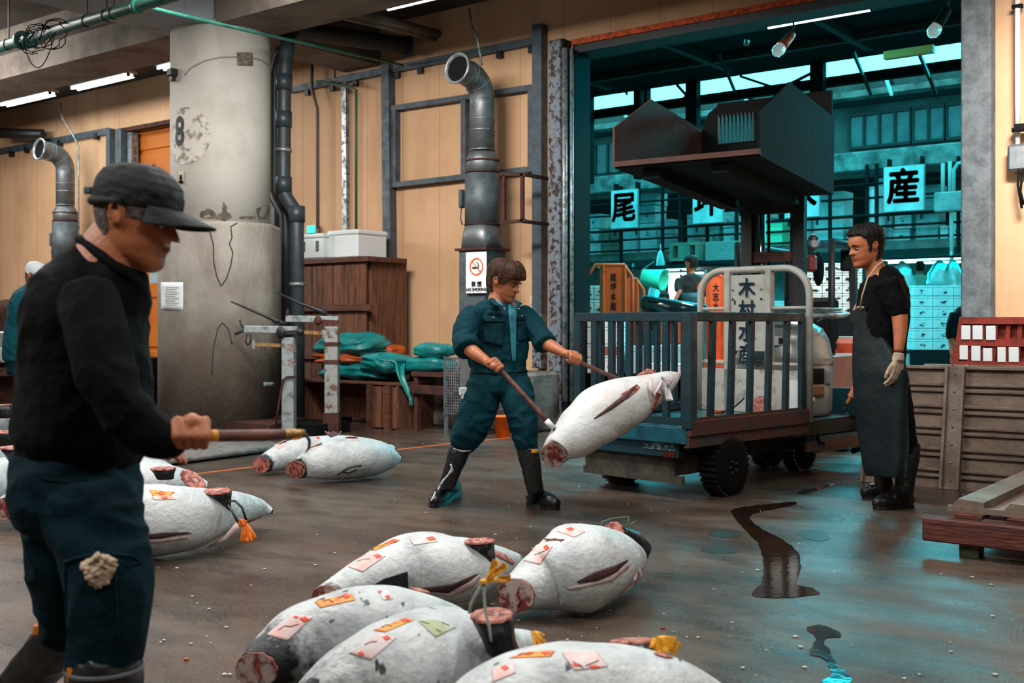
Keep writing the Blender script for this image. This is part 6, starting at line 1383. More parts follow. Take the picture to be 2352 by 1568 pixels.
# ---------------------------------------------------------------- market people
def far_person(label, px, py_top, d, hpx, shirt, low, fwd, arm=None, apron=None, hairm='hairb', hgt=None, glove=False, seed=0):
    k = hpx / 90.0 * 1.0; s = hpx; top = py_top
    Hd = Head(px, top + s * .52, d, s, fwd, UP); y = lambda f: top + s * f
    tp = [[(px, y(1.15), d, s * .28), (px, y(1.35), d, s * .7, .62), (px, y(1.9), d, s * .82, .6), (px, y(2.6), d, s * .72, .6), (px, y(3.2), d, s * .68, .65)]]
    sk_ = [[(px, y(.85), d, s * .22), (px, y(1.2), d, s * .24)]]; hands = []
    for q in (-1, 1):
        if arm and q == arm[0]:
            ex, ey, wx, wy = arm[1:5]; tp.append([(px + q * s * .72, y(1.55), d, s * .3), (px + q * s * .86, y(2.1), d - .05, s * .26), (ex, ey, d - .1, s * .2)]); sk_.append([(ex, ey, d - .1, s * .16), (wx, wy, d - .15, s * .12)])
            hands.append((open_hand, dict(wr=P(wx, wy, d - .15), down=RT * q * .8 - UP * .6, side=FW, nrm=-UP, s=.95)))
        else:
            tp.append([(px + q * s * .72, y(1.55), d, s * .28), (px + q * s * .88, y(2.2), d, s * .24), (px + q * s * .9, y(2.6), d, s * .2)]); sk_.append([(px + q * s * .9, y(2.6), d, s * .15), (px + q * s * .85, y(3.4), d - .1, s * .11)])
            hands.append((open_hand, dict(wr=P(px + q * s * .85, y(3.4), d - .1), down=-UP, side=FW, nrm=RT, s=.9)))
    zf = .02; yf = 745 + (HC - .04) * F / d; yh = y(3.3); ym = (yh + yf) / 2
    pn_ = [[(px, y(3.1), d, s * .66, .65), (px, y(3.6), d, s * .68, .65)]] + [[(px + q * s * .32, yh, d, s * .36), (px + q * s * .34, ym, d, s * .28), (px + q * s * .34, yf - s * .3, d, s * .2)] for q in (-1, 1)]
    sh = [[(px + q * s * .34, yf - s * .3, d, s * .2), (px + q * s * .36, yf - s * .08, d - .06, s * .2), (px + q * s * .36, yf - s * .02, d - .16, s * .14)] for q in (-1, 1)]
    t = person(label, Hd, sk_, [('shirt', shirt, tp, .008, 10, .012), ('trousers', low, pn_, .008, 10, .012)], P(px, yf, d) * 1.0, voxel=.009, hands=hands, bodymat='skinp2', smooth=2)
    for S in sh: fuse(secs(MB(), S).build('shoe', M['rubber'], t), .012, 2)
    Hd.shell(lambda z, a: (.06 + .03 * noise.noise(V((cos(a) * 5 + seed, sin(a) * 5, z * 4)))) if z > (-.3 if sin(a) < .1 else .2) and not (abs(sin(a) + .1) < .2 and z < .05) else -.06, 50, 60).build('hair', M['hairb'], t)
    return t
M['darkshirt'] = mat('dark_grey_shirt', '1d2225', .85); M['mint'] = mat('mint_shirt', '7fc4ac', .85); M['tealapron'] = mat('teal_apron', '0c4a58', .6)
t5 = far_person('man in dark shirt and teal apron reaching for the black barrow in the market', 1588, 587, 14.0, 36, 'darkshirt', 'tealapron', (FW * .7 - RT * .6 - UP * .2), arm=(-1, 1562, 668, 1548, 694))
t5.location.z += 0
MB().sheet(lambda u, v: P(1566 + 44 * u, 672 + 130 * v, 13.78 - .06 * sin(u * pi)), 16, 10, .004).build('apron', M['tealapron'], t5)
g = MB(); open_hand(g, P(1546, 696, 13.82), -RT * .8 - UP * .5, FW, -UP, 1.05); fuse(g.build('cotton_glove', mat('pale_glove', 'c4ccd0', .9), t5), .008, 1)
far_person('crouching person seen only as a dark-haired head beyond the barrow', 1526, 672, 15.5, 26, 'aqua', 'navy', (-RT - UP * .4 - FW * .2), seed=3)
far_person('person in mint shirt seen from behind among the hanging bags', 2112, 600, 23.5, 27, 'mint', 'navy', FW, seed=5)
far_person('smaller dark-shirted person in front of the one in mint', 2137, 624, 22.5, 25, 'darkshirt', 'navy', FW - RT * .3, seed=7)
far_person('figure in dark jacket half hidden behind the doorway jamb', 2232, 640, 10.6, 52, 'navy', 'navy', -RT, seed=9)
# ================================================================ turret truck
M['truck'] = mat('dark_teal_truck_paint', '083540', .45, col2='0b2027', scale=6, contrast=(.4, .65), bump=.15, rvar=.25)
M['deck'] = mat('wet_teal_deck', '2a6f7c', .18, col2='3b4548', scale=7, contrast=(.45, .6), rvar=.3)
M['deckedge'] = mat('teal_deck_edge', '0f5868', .45, col2='0a3a45', scale=8, bump=.1)
M['rusttr'] = mat('rusty_deck_frame', '4b2a1f', .8, col2='1f3438', scale=9, contrast=(.5, .62), bump=.35)
M['grime'] = mat('grimy_chassis', '0b0d0e', .8, col2='161512', scale=9)
M['hb'] = mat('cream_white_paint', 'a9aba4', .45, col2='8f8c82', scale=7, contrast=(.5, .72), bump=.08)
M['hbdirty'] = mat('scuffed_white_panel', 'b2b1aa', .55, col2='6a625a', scale=11, contrast=(.52, .7), bump=.1)
M['hood'] = mat('silver_grey_hood', '9fa5a4', .28, .25, col2='858b8b', scale=5)
M['orangev'] = mat('orange_vehicle_paint', 'a23c16', .5, col2='7c2c12', scale=6)
U = -FW * 0 + FW * cos(R(45.8)) + RT * sin(R(45.8)); Wd = FW * cos(R(44.2)) - RT * sin(R(44.2))
C0 = P(1590, 745, 7.0); C0.z = 0
T = lambda u, w, z: C0 + U * u + Wd * w + UP * z
TW, TL, ZD_ = .945, 1.31, .465
TM = Matrix((U, Wd, UP)).transposed()
tk = thing('turret_truck', 'small dark teal flatbed market truck with railings and a white headboard', 'truck', T(.9, .47, 0))
def tb(mb, u0, u1, w0, w1, z0, z1, bev=0): return mb.box(T((u0 + u1) / 2, (w0 + w1) / 2, (z0 + z1) / 2), (u1 - u0, w1 - w0, z1 - z0), M=TM, bev=bev)
deck = tb(MB(), -.05, TL + .02, 0, TW, ZD_ - .03, ZD_).build('deck', M['deck'], tk)
tb(MB(), -.07, -.02, 0.0, TW + .04, ZD_ - .1, ZD_ + .006, .006).build('rear_edge', M['deckedge'], tk)
tb(tb(MB(), -.06, TL + .05, -.035, .02, ZD_ - .05, ZD_ + .05, .006), -.06, TL + .05, -.02, .02, ZD_ - .12, ZD_ - .05).build('side_sill', M['rusttr'], tk)
tb(MB(), -.06, TL, TW, TW + .04, ZD_ - .1, ZD_ + .05).build('far_sill', M['rusttr'], tk)
bm = tb(MB(), -.04, .05, .08, TW + .02, .27, .37, .006).build('rear_bumper', M['truck'], tk)
tb(MB(), -.045, -.038, .1, .36, .315, .36).build('number_plate', mat('scratched_white_plate', '7d8889', .6, col2='0c4450', scale=24, contrast=(.45, .5)), bm)
tb(MB(), -.048, -.038, .1, .19, .275, .308).build('tail_light', mat('dull_red_lens', '4a1512', .3), bm)
tb(MB(), -.05, .03, TW + .0, TW + .1, .25, .33).build('corner_block', M['rusttr'], tk)
tb(tb(MB(), .0, .35, .14, TW - .04, .15, .27), 0, .03, .08, TW - .02, .1, .15).build('battery_tray', mat('grimy_cream_box', '4a4438', .8, col2='1a1a18', scale=9), tk)
tb(tb(MB(), .1, 1.75, .22, .75, .2, .42), .0, 2.2, .06, .88, .31, .42).build('chassis', M['grime'], tk)
def wheel(u, w, r, wd, side, parent=tk):
    c = T(u, w, r); ax = Wd * side
    o = MB().lathe([(r * .55, -wd / 2), (r * .9, -wd / 2), (r, -wd * .36), (r * 1.0, wd * .36), (r * .9, wd / 2), (r * .55, wd / 2)], c, ax, 48).build('wheel', mat('tyre_rubber', '070808', .9, bump=.1, spec=.15), parent)
    mb = MB(); a, b, d = frame(ax)
    for k in range(30):
        t_ = 2 * pi * k / 30; rd = a * cos(t_) + b * sin(t_); mb.box(c + rd * r, (wd * .9, .02, .02), M=Matrix((d, rd.cross(d), rd)).transposed())
    mb.build('tread', M['rubber'], o)
    mb = MB().lathe([(r * .56, wd * .42), (r * .5, wd * .36), (r * .32, wd * .2), (r * .3, wd * .45), (r * .001, wd * .5)], c, ax, 32)
    for k in range(5): t_ = 2 * pi * k / 5; mb.ell(c + (a * cos(t_) + b * sin(t_)) * r * .2 + d * wd * .5, (.01, .01, .01))
    mb.build('hub', mat('dusty_hub', '221f1d', .75), o)
wheel(.40, .035, .187, .14, -1); wheel(.36, TW - .06, .195, .14, 1); wheel(1.85, .36, .165, .12, -1); wheel(1.85, .64, .165, .12, 1)
def rail(name, a0, a1, lean, label):
    # gate with slanted bars between two deck points; lean moves the top outwards along the gate
    t = MB(); z0, z1 = ZD_ + .04, 1.17; A = T(*a0, 0); B = T(*a1, 0); d = (B - A).normalized(); L_ = (B - A).length; o = None
    mb = MB().bar(A + UP * z1 - d * .02, B + UP * z1 + d * .02, .035, .06, bev=.004).build(name, M['truck'], tk, label)
    g = mb
    n = 6
    MB().bar(A + UP * z0, B + UP * z0, .035, .05).build('bottom_rail', M['rusttr'] if lean else M['truck'], g)
    for k in range(n + 1):
        p = A + d * L_ * k / n; w = .045 if 0 < k < n else .055
        MB().bar(p + UP * (z0 - .02) - d * lean * .0, p + UP * z1 + d * lean * (1 if 0 < k < n else 0) * .5, .03, w, up=d).build('rail_bar', M['truck'], g)
rail('side_railing', (-.03, .0), (TL - .02, .0), .06, 'teal side railing facing the camera')
rail('rear_railing', (-.03, .03), (-.03, TW - .0), 0, 'teal railing across the tail end')
rail('far_railing', (.0, TW), (TL - .05, TW), 0, 'teal railing on the far side')
MB().bar(T(-.03, 0, ZD_), T(-.03, 0, 1.2), .08, .07, bev=.005).build('corner_post', M['truck'], tk)
# headboard
hu = TL + .05; zt = 1.53
def arch(w0, w1, z0, z1, r, n=8):
    pts = [T(hu, w0, z0), T(hu, w0, z1 - r)]
    for k in range(1, n + 1): a = pi * (1 - k / n / 2); pts.append(T(hu, w0 + r + r * cos(a), z1 - r + r * sin(a)))
    for k in range(n + 1): a = pi / 2 * (1 - k / n); pts.append(T(hu, w1 - r + r * cos(a), z1 - r + r * sin(a)))
    pts.append(T(hu, w1, z0)); return pts
MB().tube(arch(-.02, .93, ZD_ - .04, zt, .2), .026, n=14).build('headboard_frame', M['hb'], tk)
hb = tb(MB(), hu - .01, hu + .02, .33, .66, .92, zt - .04, .004).build('name_board', M['hb'], tk, 'cream board with the dark blue company name')
for w in (.31, .67): tb(MB(), hu - .03, hu + .03, w - .025, w + .025, ZD_, zt, .005).build('board_post', M['hb'], tk)
for a, b in ((.0, .31), (.67, .92)):
    for z in (1.24, .83): MB().tube([T(hu, a, z), T(hu, b, z)], .014, n=10).build('cross_rod', M['hb'], tk)
tb(MB(), hu - .03, hu + .0, 0.0, .9, ZD_, .785, .004).build('lower_panel', M['hbdirty'], tk)
tb(MB(), hu - .035, hu - .02, .02, .12, .5, .72).build('warning_sticker', M['paper'], tk)
bl = mat('dark_blue_lettering', '123a52', .6)
for k, ch in enumerate('木村水産'): lettering('company_letter', ch, .15, bl, T(hu - .022, .495, 1.385 - k * .165), -Wd, UP, hb, offset=.003, ext=.0008)
MB().ell(T(hu - .02, .37, 1.31), (.008, .008, .008)).ell(T(hu - .02, .62, 1.31), (.008, .008, .008)).ell(T(hu - .02, .37, 1.38), (.006, .006, .006)).ell(T(hu - .02, .62, 1.38), (.006, .006, .006)).build('bolt_head', M['darksteel'], hb)
tag(MB().ell(T(1.2, .21, .475), (.06, .06, .055)).build('dummy', M['flesh']), 'x y z w', 'x') if False else None
t = thing('tuna_tail_cut', 'round cut tuna tail slice lying against the truck headboard', 'fish piece', T(1.12, .23, ZD_))
ax = (-U - Wd * .3 + UP * .1); MB().lathe([(.055, -.05), (.07, 0), (.068, .004)], T(1.14, .24, ZD_ + .072), ax, 32).build('tail_skin', M['fin'], t)
MB().lathe([(.067, .004), (.05, .008), (.001, .008)], T(1.14, .24, ZD_ + .072), ax, 32, cap=False).build('cut_flesh', M['flesh'], t)
t = tag(MB().tube([T(1.1, .55, ZD_ + .01), T(1.15, .5, ZD_ + .03), T(1.2, .45, ZD_ + .09), T(1.2, .42, ZD_ + .12)], .006, n=8).build('bent_hook', M['iron']), 'small bent hook with orange grip lying on the truck deck', 'hook')
tag(MB().tube([T(1.08, .6, ZD_ + .012), T(1.12, .54, ZD_ + .014)], .012, n=8).build('hook_grip', M['orangev'], t))
# operator end: drum hood, steering ring, step and bumper
hc_ = T(1.86, .5, 0)
MB().lathe([(.335, .43), (.36, .47), (.37, .80), (.365, .84), (.372, .85), (.372, .87), (.36, .9), (.34, 1.0), (.29, 1.09), (.2, 1.14), (.08, 1.16), (.001, 1.16)], hc_, n=56, cap=False).build('engine_hood', M['hood'], tk)
MB().lathe([(.378, .82), (.38, .84), (.378, .86)], hc_, n=56, cap=False).build('hood_seam', M['galvflat'], tk)
dr_ = -FW * .96 + RT * .28
def onhood(a, z, r=.376): return hc_ + (RT * sin(a) - FW * cos(a)) * r + UP * z
MB().sheet(lambda u, v: onhood(.24 + .42 * u, .59 + .2 * v), 10, 4, .004).build('grille', M['black'], tk)
MB().sheet(lambda u, v: onhood(.25 + .4 * u, .58 + .09 * v, .379), 10, 4, .004).build('grille_inset', mat('amber_panel', '7a5238', .6), tk)  # amber sheet over the lower part of the grille
MB().sheet(lambda u, v: onhood(.72 + .16 * u, .66 + .12 * v), 4, 4, .002).build('sticker', mat('grey_sticker', '6d7884', .6), tk)
for a_0, z in ((.16, .6), (.3, .54), (.2, .68)): MB().sheet(lambda u, v: onhood(a_0 + .1 * u, z + .05 * v), 3, 3, .002).build('sticker', M['paper'], tk)
MB().box(onhood(-.3, 1.0, .345), (.11, .02, .07), YAW).build('control_box', M['paper'], tk)
MB().box(onhood(-.28, 1.0, .36), (.05, .012, .04), YAW).build('meter', M['ink'], tk)
rc = T(1.9, .42, 1.2); rb = 46
MB().tube([rc + (RT * cos(2 * pi * k / rb) + FW * sin(2 * pi * k / rb)) * .37 + UP * .02 * sin(2 * pi * k / rb) for k in range(rb + 1)], .02, n=12).build('steering_ring', M['galvflat'], tk)
MB().tube([rc + (RT * cos(2 * pi * k / rb) + FW * sin(2 * pi * k / rb)) * .33 + UP * .035 for k in range(rb + 1)], .012, n=10).build('inner_ring', M['galvflat'], tk)
for a in (.4, 2.4, 4.2): MB().tube([rc + (RT * cos(a) + FW * sin(a)) * .35, rc - UP * .06 + (RT * cos(a) + FW * sin(a)) * .2], .01, n=8).build('ring_stay', M['truck'], tk)
MB().lathe([(.28, .2), (.3, .3), (.33, .43)], hc_, n=40).build('drum_base', M['black'], tk)
tb(tb(MB(), 1.45, 2.35, .05, .95, .26, .3), 1.5, 2.3, .03, .08, .18, .3).build('step_plate', M['truck'], tk)
tb(MB(), 1.4, 2.3, 0.02, .05, .2, .27).build('step_edge', M['rusttr'], tk)
MB().tube([T(1.55, .02, .33), T(1.55, .02, .27), T(1.6, 0, .25)], .012, n=8).build('pedal', M['black'], tk)
MB().tube([T(2.0, .0, .42), T(2.35, .02, .44), T(2.5, .1, .4), T(2.52, .1, .25), T(2.45, .1, .17), T(2.2, .1, .14)], .022, n=12).build('bumper_bar', M['black'], tk)
tb(MB(), 2.3, 2.36, .0, .9, .25, .62, .01).build('front_plate', M['truck'], tk)
MB().bar(P(1688, 690, 8.0), P(1688, 700, 8.0), .01, .01).build('bolt_head', M['darksteel'], tk)
# ================================================================ forklift with the raised scoop
M['scoop'] = mat('rusty_brown_scoop', '55342a', .75, col2='5e4c45', scale=5, contrast=(.5, .75), bump=.2)
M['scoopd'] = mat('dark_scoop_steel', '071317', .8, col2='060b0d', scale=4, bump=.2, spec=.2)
def cp(d, lat, z): return V((0, 0, z)) + FW * d + RT * lat
fk = thing('forklift', 'dark forklift behind the truck with its mast raised', 'forklift', G(1790, 1010))
LG = FW * cos(R(56)) - RT * sin(R(56)); DP = FW * .829 + RT * .559       # along the scoop, and away through it
B0 = cp(8.0, 1.785, 2.366)
def S(s, t, z=0): return B0 + LG * s + DP * t + UP * (z - .07 * t)
L_ = 1.185
sc = thing('scoop_bucket', 'big rusty peaked steel scoop lifted on the forklift forks', 'bucket', S(.6, .8))
PR = [(0, 0), (0, .29), (.63, .66), (1.7, .62), (1.67, 0)]
def panel(s, name, m, th=.02): MB().prism([S(s, t, z) for t, z in PR], LG * th).build(name, m, sc)
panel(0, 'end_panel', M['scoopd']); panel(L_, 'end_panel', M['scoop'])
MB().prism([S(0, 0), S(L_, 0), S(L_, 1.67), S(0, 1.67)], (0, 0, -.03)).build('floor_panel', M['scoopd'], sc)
MB().bar(S(0, 0, .0), S(L_, 0, .0), .05, .04).build('lip', M['scoop'], sc)
# back wall with slotted window, rounded shoulders
mb = MB(); tb0 = 1.62
for a, b, z0, z1 in ((0, .68, 0, .84), (.68, 1.03, 0, .48), (.68, 1.03, .72, .84), (1.03, L_ , 0, .6)): mb.prism([S(a, tb0, z0), S(b, tb0, z0), S(b, tb0, z1), S(a, tb0, z1)], DP * .03)
mb.prism([S(1.03, tb0, .6), S(L_, tb0, .6), S(1.12, tb0, .76), S(1.03, tb0, .82)], DP * .03)
mb.build('back_wall', M['black'], sc)
for k in range(10): MB().bar(S(.69 + .036 * k, tb0 - .01, .47), S(.69 + .036 * k, tb0 - .01, .73), .016, .012).build('slot_bar', M['darksteel'], sc)
for s in (.28, .85): MB().prism([S(s, .1, -.03), S(s + .14, .1, -.03), S(s + .14, 1.6, -.03), S(s, 1.6, -.03)], (0, 0, -.08)).build('fork_pocket', M['scoopd'], sc)
for s in (.33, .9): MB().prism([S(s, .3, -.055), S(s + .07, .3, -.055), S(s + .07, 1.75, -.05), S(s, 1.75, -.05)], (0, 0, -.035)).build('fork', M['darksteel'], fk)
S2 = lambda s, t: V(((B0 + LG * s + DP * t).x, (B0 + LG * s + DP * t).y, 0))
for s in (.36, .84):
    a = S2(s, 1.86); MB().bar(a + UP * .1, a + UP * 2.3, .1, .09, up=DP).build('mast_rail', M['darksteel'], fk)
    a = S2(s + (.06 if s < .5 else -.06), 1.9); MB().bar(a + UP * .1, a + UP * 2.25, .06, .07, up=DP).build('inner_rail', M['darksteel'], fk)
a = S2(.72, 1.9); MB().tube([a + UP * .9, a + UP * 2.3], .028, n=14).build('lift_cylinder', mat('chrome_piston', '9fb4b8', .12, .9), fk)
a = S2(.66, 1.9); MB().tube([a + UP * .9, a + UP * 2.3], .014, n=10).build('lift_chain', M['black'], fk)
for z in (.5, 1.15, 1.72): a = S2(.36, 1.86); b = S2(.84, 1.86); MB().bar(a + UP * z, b + UP * z, .05, .09).build('cross_member', M['rust'] if z > 1.6 else M['darksteel'], fk)
a = S2(.3, 1.8); b = S2(.9, 1.8); MB().prism([a + UP * 2.1, b + UP * 2.1, b + UP * 2.35, a + UP * 2.35], DP * .05).build('fork_carriage', M['darksteel'], fk)
def fb(u0, u1, s0, s1, z0, z1, m, name, bev=.02):
    c = (S2(s0, u0) + S2(s1, u1)) / 2; return MB().box(c + UP * (z0 + z1) / 2, (abs(s1 - s0), abs(u1 - u0), z1 - z0), M=Matrix((LG, DP, UP)).transposed(), bev=bev).build(name, M[m], fk)
fb(2.0, 3.4, .15, 1.05, .3, .85, 'orangev', 'body'); fb(2.9, 3.7, .1, 1.1, .5, 1.0, 'orangev', 'counterweight', .06)
fb(2.45, 2.9, .35, .85, .86, .98, 'black', 'seat_cushion', .04); fb(2.85, 2.95, .35, .85, .95, 1.38, 'black', 'seat_back', .04)
for s in (.1, 1.08):
    for u in (2.2, 3.3):
        c = S2(s, u) + UP * .22; MB().lathe([(.1, -.08), (.2, -.08), (.22, -.05), (.22, .05), (.2, .08), (.1, .08)], c, LG, 36).build('wheel', M['rubber'], fk)
for s in (.14, 1.02): a = S2(s, 2.05); b = S2(s, 3.35); MB().tube([a + UP * .85, a + UP * 1.86, b + UP * 1.86, b + UP * .95], .03, n=10).build('guard_post', M['darksteel'], fk)
MB().bar(P(1850, 560, 10.2), P(1962, 562, 10.6), .07, .07).build('guard_bar', M['truck'], fk)
p = P(1868, 560, 10.0)
MB().tube([p + UP * .04, p - UP * .02, P(1862, 575, 10), P(1866, 615, 10)], [.05, .05, .03, .02], n=14, dome=True).build('lamp_arm', M['darksteel'], fk)
MB().lathe([(.05, 0), (.055, .03), (.03, .05)], p, -FW, 24).build('headlight', M['galv'], fk)
MB().box(P(1863, 605, 10.0), (.09, .1, .15), YAW, bev=.02).build('red_lamp', mat('dull_red_lamp', '5e1e12', .4), fk)
MB().ell(P(1880, 617, 10.2), (.05, .06, .16)).build('mirror', M['black'], fk)
MB().box(P(1943, 597, 10.4), (.1, .05, .21), YAW, bev=.015).build('mirror', M['black'], fk)
MB().bar(P(1958, 560, 10.4), P(1962, 740, 10.4), .06, .06).build('guard_post', M['darksteel'], fk)
# ================================================================ things in the market beyond
M['mbox'] = mat('market_white_box', 'c2cccc', .7, col2='9fabab', scale=3)
M['mboxg'] = mat('market_grey_box', '8c9896', .75, col2='6f7c7a', scale=5)
M['mboxb'] = mat('market_brown_carton', '7d6a58', .8, col2='5f5146', scale=5)
M['mint_p'] = mat('mint_plastic', '6fd0a4', .4)
M['blueb'] = mat('pale_blue_crate', '8fb4bd', .55)
M['bag'] = mat('thin_plastic_bag', 'c6dcdc', .25, trans=.35, bump=.3, bscale=12)
M['orangec'] = mat('orange_cart_paint', 'dc5c26', .5, col2='b8481c', scale=9, contrast=(.5, .75))
def carton(x, y, z, w, d, h, m, label, group=None, marks=0, rz=0.0, seed=0, lid=True):
    t = thing('foam_box' if m in ('mbox', 'foam') else 'carton', label, 'box', (x, y, z), group); mt = Matrix.Rotation(rz, 3, 'Z'); c = V((x, y, z))
    MB().box(c + V((0, 0, h * .4)), (w, d, h * .8), rz, bev=.008).build('box_body', M[m], t)
    MB().box(c + V((0, 0, h * .89)), (w * 1.02, d * 1.02, h * .2), rz, bev=.008).build('lid', M[m], t)
    if marks:
        rr = random.Random(seed)
        for k in range(marks):
            mx = (k - (marks - 1) / 2) * w / (marks + .6); mb = MB()
            for q in range(4): a = V((mx + rr.uniform(-.03, .03), -d / 2 - .003, h * rr.uniform(.25, .6))); mb.box(c + mt @ a, (rr.uniform(.015, .05), .003, rr.uniform(.006, .03)), rz)
            mb.build('handwriting', M['ink'], t)
    return t
# signs hung from the fascia
for ch, px, w_, rot in (('尾', 1434, .56, 'left'), ('坪', 1626, .58, ''), ('水', 1842, .6, ''), ('産', 2076, .62, 'right')):
    c = W(px, 745, 17.8); c.z = 3.28
    t = thing('hanging_sign', {'尾': 'white square sign with brushed character 尾, leftmost of the four', '坪': 'white sign with character 坪 partly covered by the scoop', '水': 'white sign with character 水 mostly hidden by scoop and mast', '産': 'white square sign with brushed character 産, rightmost of the four'}[ch], 'sign', c)
    MB().box(c, (w_, .04, .71), bev=.004).build('sign_board', M['mbox'], t)
    MB().box(c + V((0, .015, 0)), (w_ + .03, .03, .73)).build('sign_frame', M['mboxg'], t)
    lettering('brushed_character', ch, .58, M['ink'], c + V((0, -.022, 0)), (1, 0, 0), (0, 0, 1), t, offset=.019, ext=.001, sx=.93)
    for s in (-1, 1): MB().box(c + V((s * w_ * .42, .1, .4)), (.025, .16, .2)).box(c + V((s * w_ * .42, .04, -.42)), (.03, .02, .15)).build('bracket', M['mktsteel'], t)
t = thing('loft_railing', 'long dark pipe railing along the storage loft under the signs', 'railing', (-10, 18.0, 2.4))
for z, y, r in ((3.42, 18.0, .02), (3.2, 18.05, .018), (2.9, 17.95, .028), (2.72, 18.0, .02), (2.52, 18.0, .02)):
    MB().tube([V((-20, y, z)), V((-2, y, z))], r, n=8).build('rail', M['mktsteel'], t)
for px in (1345, 1425, 1520, 1560, 1690, 1740, 1905, 1990, 2012, 2200): x = W(px, 745, 18.0).x; MB().box((x, 18.03, 3.0), (.05, .05, 1.5)).build('post', M['mktsteel'], t)
pg = mat('pale_pipe', '8fa5a0', .5)
for k, pts in enumerate((((2166, 375), (2166, 452)), ((2182, 370), (2182, 450)), ((2215, 372), (2200, 376), (2191, 390), (2190, 452)), ((2185, 452), (2186, 600)))):
    tag(MB().tube([W(a, b, 17.6) for a, b in pts], .03, n=10).build('service_pipe', pg), ('straight pale pipe, leftmost of the pipes right of the rightmost sign', 'straight pale pipe, second of those right of the rightmost sign', 'pipe bent over at its top beside the doorway jamb', 'pipe dropping from the switch box to the stalls')[k], 'pipe', None)
c = W(2180, 463, 17.5); tag(MB().box(c, (.42, .14, .3), bev=.02).build('switch_box', M['mboxg']), 'grey switch box on the pipes right of the rightmost sign', 'box')
tag(MB().tube([W(2012, 430, 18.2), W(2012, 560, 18.2)], .15, n=16).build('wrapped_column', M['mbox']), 'pale wrapped column left of the rightmost sign', 'column')
# boxes on the loft
zl = zs + .07; rr = random.Random(5)
ORD = ('bottom', 'second', 'third', 'fourth', 'fifth', 'sixth')
WHERE = {1332: 'at the left doorway edge', 1360: 'left of the 尾 sign', 1396: 'under the 尾 sign', 1442: 'just right of the 尾 sign post', 1482: 'between the 尾 and 坪 signs', 1530: 'above the mint drum', 1588: 'under the left half of the 坪 sign', 1640: 'under the right half of the 坪 sign', 1670: 'left of the mast', 1745: 'behind the lift cylinder', 1850: 'under the 水 sign', 1955: 'above the head of the apron man', 2026: 'under the left edge of the 産 sign', 2064: 'under the middle of the 産 sign', 2108: 'under the right edge of the 産 sign', 2168: 'under the grey switch box', 2192: 'at the right doorway jamb'}
cols = ((1332, 1356, (.22, .2), 'b'), (1360, 1392, (.25, .3, .3), 'w'), (1396, 1438, (.25, .3), 'b'), (1442, 1478, (.3, .35, .3, .35), 'w'), (1482, 1522, (.3, .3, .35, .35), 'w'), (1530, 1556, (.35, .3), 'g'), (1588, 1606, (.3, .4), 'g'), (1640, 1664, (.5,), 'g'), (1670, 1694, (.4, .3), 'w'), (1745, 1775, (.55, .3), 'w'), (1850, 1866, (.5,), 'w'), (1872, 1948, (.95,), 'W'), (1955, 1978, (.3,), 'g'), (2026, 2060, (.25, .28, .3, .26), 'w'), (2064, 2104, (.22, .32, .3, .26), 'w'), (2108, 2162, (.7, .22), 'g'), (2168, 2188, (.25,), 'w'), (2192, 2225, (.3, .3), 'w'))
for x0, x1, hs, kk in cols:
    z = zl; y = 18.75 + rr.uniform(-.1, .15); a, b = W(x0, 745, y).x, W(x1, 745, y).x
    for i, h in enumerate(hs):
        m = {'w': 'mbox', 'W': 'mbox', 'g': 'mboxg', 'b': 'mboxb'}[kk]
        lb, g = {'w': ('white box stacked on the storage loft behind the railing', 'white boxes on the storage loft'), 'g': ('grey carton stacked on the storage loft behind the railing', 'grey cartons on the storage loft'), 'b': ('brown carton on the storage loft behind the railing', 'brown cartons on the storage loft'), 'W': ('widest pale box on the loft, behind the head of the apron man', None)}[kk]
        lb = lb if kk == 'W' else '%s on the loft %s, %s of its stack' % ({'w': 'white box', 'g': 'grey carton', 'b': 'brown carton'}[kk], WHERE[x0], ('topmost' if i == len(hs) - 1 and i else ORD[i])); carton(a + (b - a) / 2 + rr.uniform(-.03, .03), y, z, (b - a) * rr.uniform(.88, .99), .45, h - .01, m, lb, g, marks=1 if rr.random() < .4 else 0, seed=i); z += h
c = W(1770, 565, 18.1); carton(W(1768, 745, 18.2).x, 18.3, zl + .62 if False else zl, .55, .4, .42, 'mint_p', 'mint green tote box on the loft between the mast rails')
# crates at the loft edge
def open_crate(p0, p1, y0, y1, Y, label):
    a, b = W(p0, y1, Y), W(p1, y0, Y); t = thing('wooden_crate', label, 'crate', ((a.x + b.x) / 2, Y, a.z)); mb = MB(); w, h = b.x - a.x, b.z - a.z; x, z = (a.x + b.x) / 2, (a.z + b.z) / 2
    mb.box((x, Y, b.z - .03), (w, .5, .05)).box((x, Y, a.z + .03), (w, .5, .05)).box((a.x + .04, Y, z), (.07, .5, h - .1)).box((b.x - .04, Y, z), (.07, .5, h - .1)).box((x, Y, z), (.22, .5, h - .1)); mb.build('crate_frame', M['mboxb'], t)
    for s in (-1, 1):
        cx = x + s * w * .26; MB().box((cx, Y + .1, z), (w * .26, .03, h * .72)).build('drawer_front', M['aqua'], t); MB().ell((cx, Y + .07, z), (.02, .02, .02)).build('knob', M['paper'], t)
    return t
open_crate(1553, 1622, 556, 602, 16.5, 'small brown cabinet with two blue drawer fronts above the market worker')
a, b = W(1622, 600, 16.45), W(1706, 552, 16.45); t = thing('plywood_box', 'plain brown plywood box beside the cabinet left of the mast', 'box', ((a.x + b.x) / 2, 16.6, a.z))
MB().box(((a.x + b.x) / 2, 16.6, (a.z + b.z) / 2), (b.x - a.x, .4, b.z - a.z), bev=.01).build('box_body', mat('plain_plywood', '7d6e66', .8, col2='6b5d56', scale=20), t)
MB().box((b.x - .06, 16.38, (a.z + b.z) / 2), (.04, .02, b.z - a.z)).build('edge_strip', M['mboxb'], t)
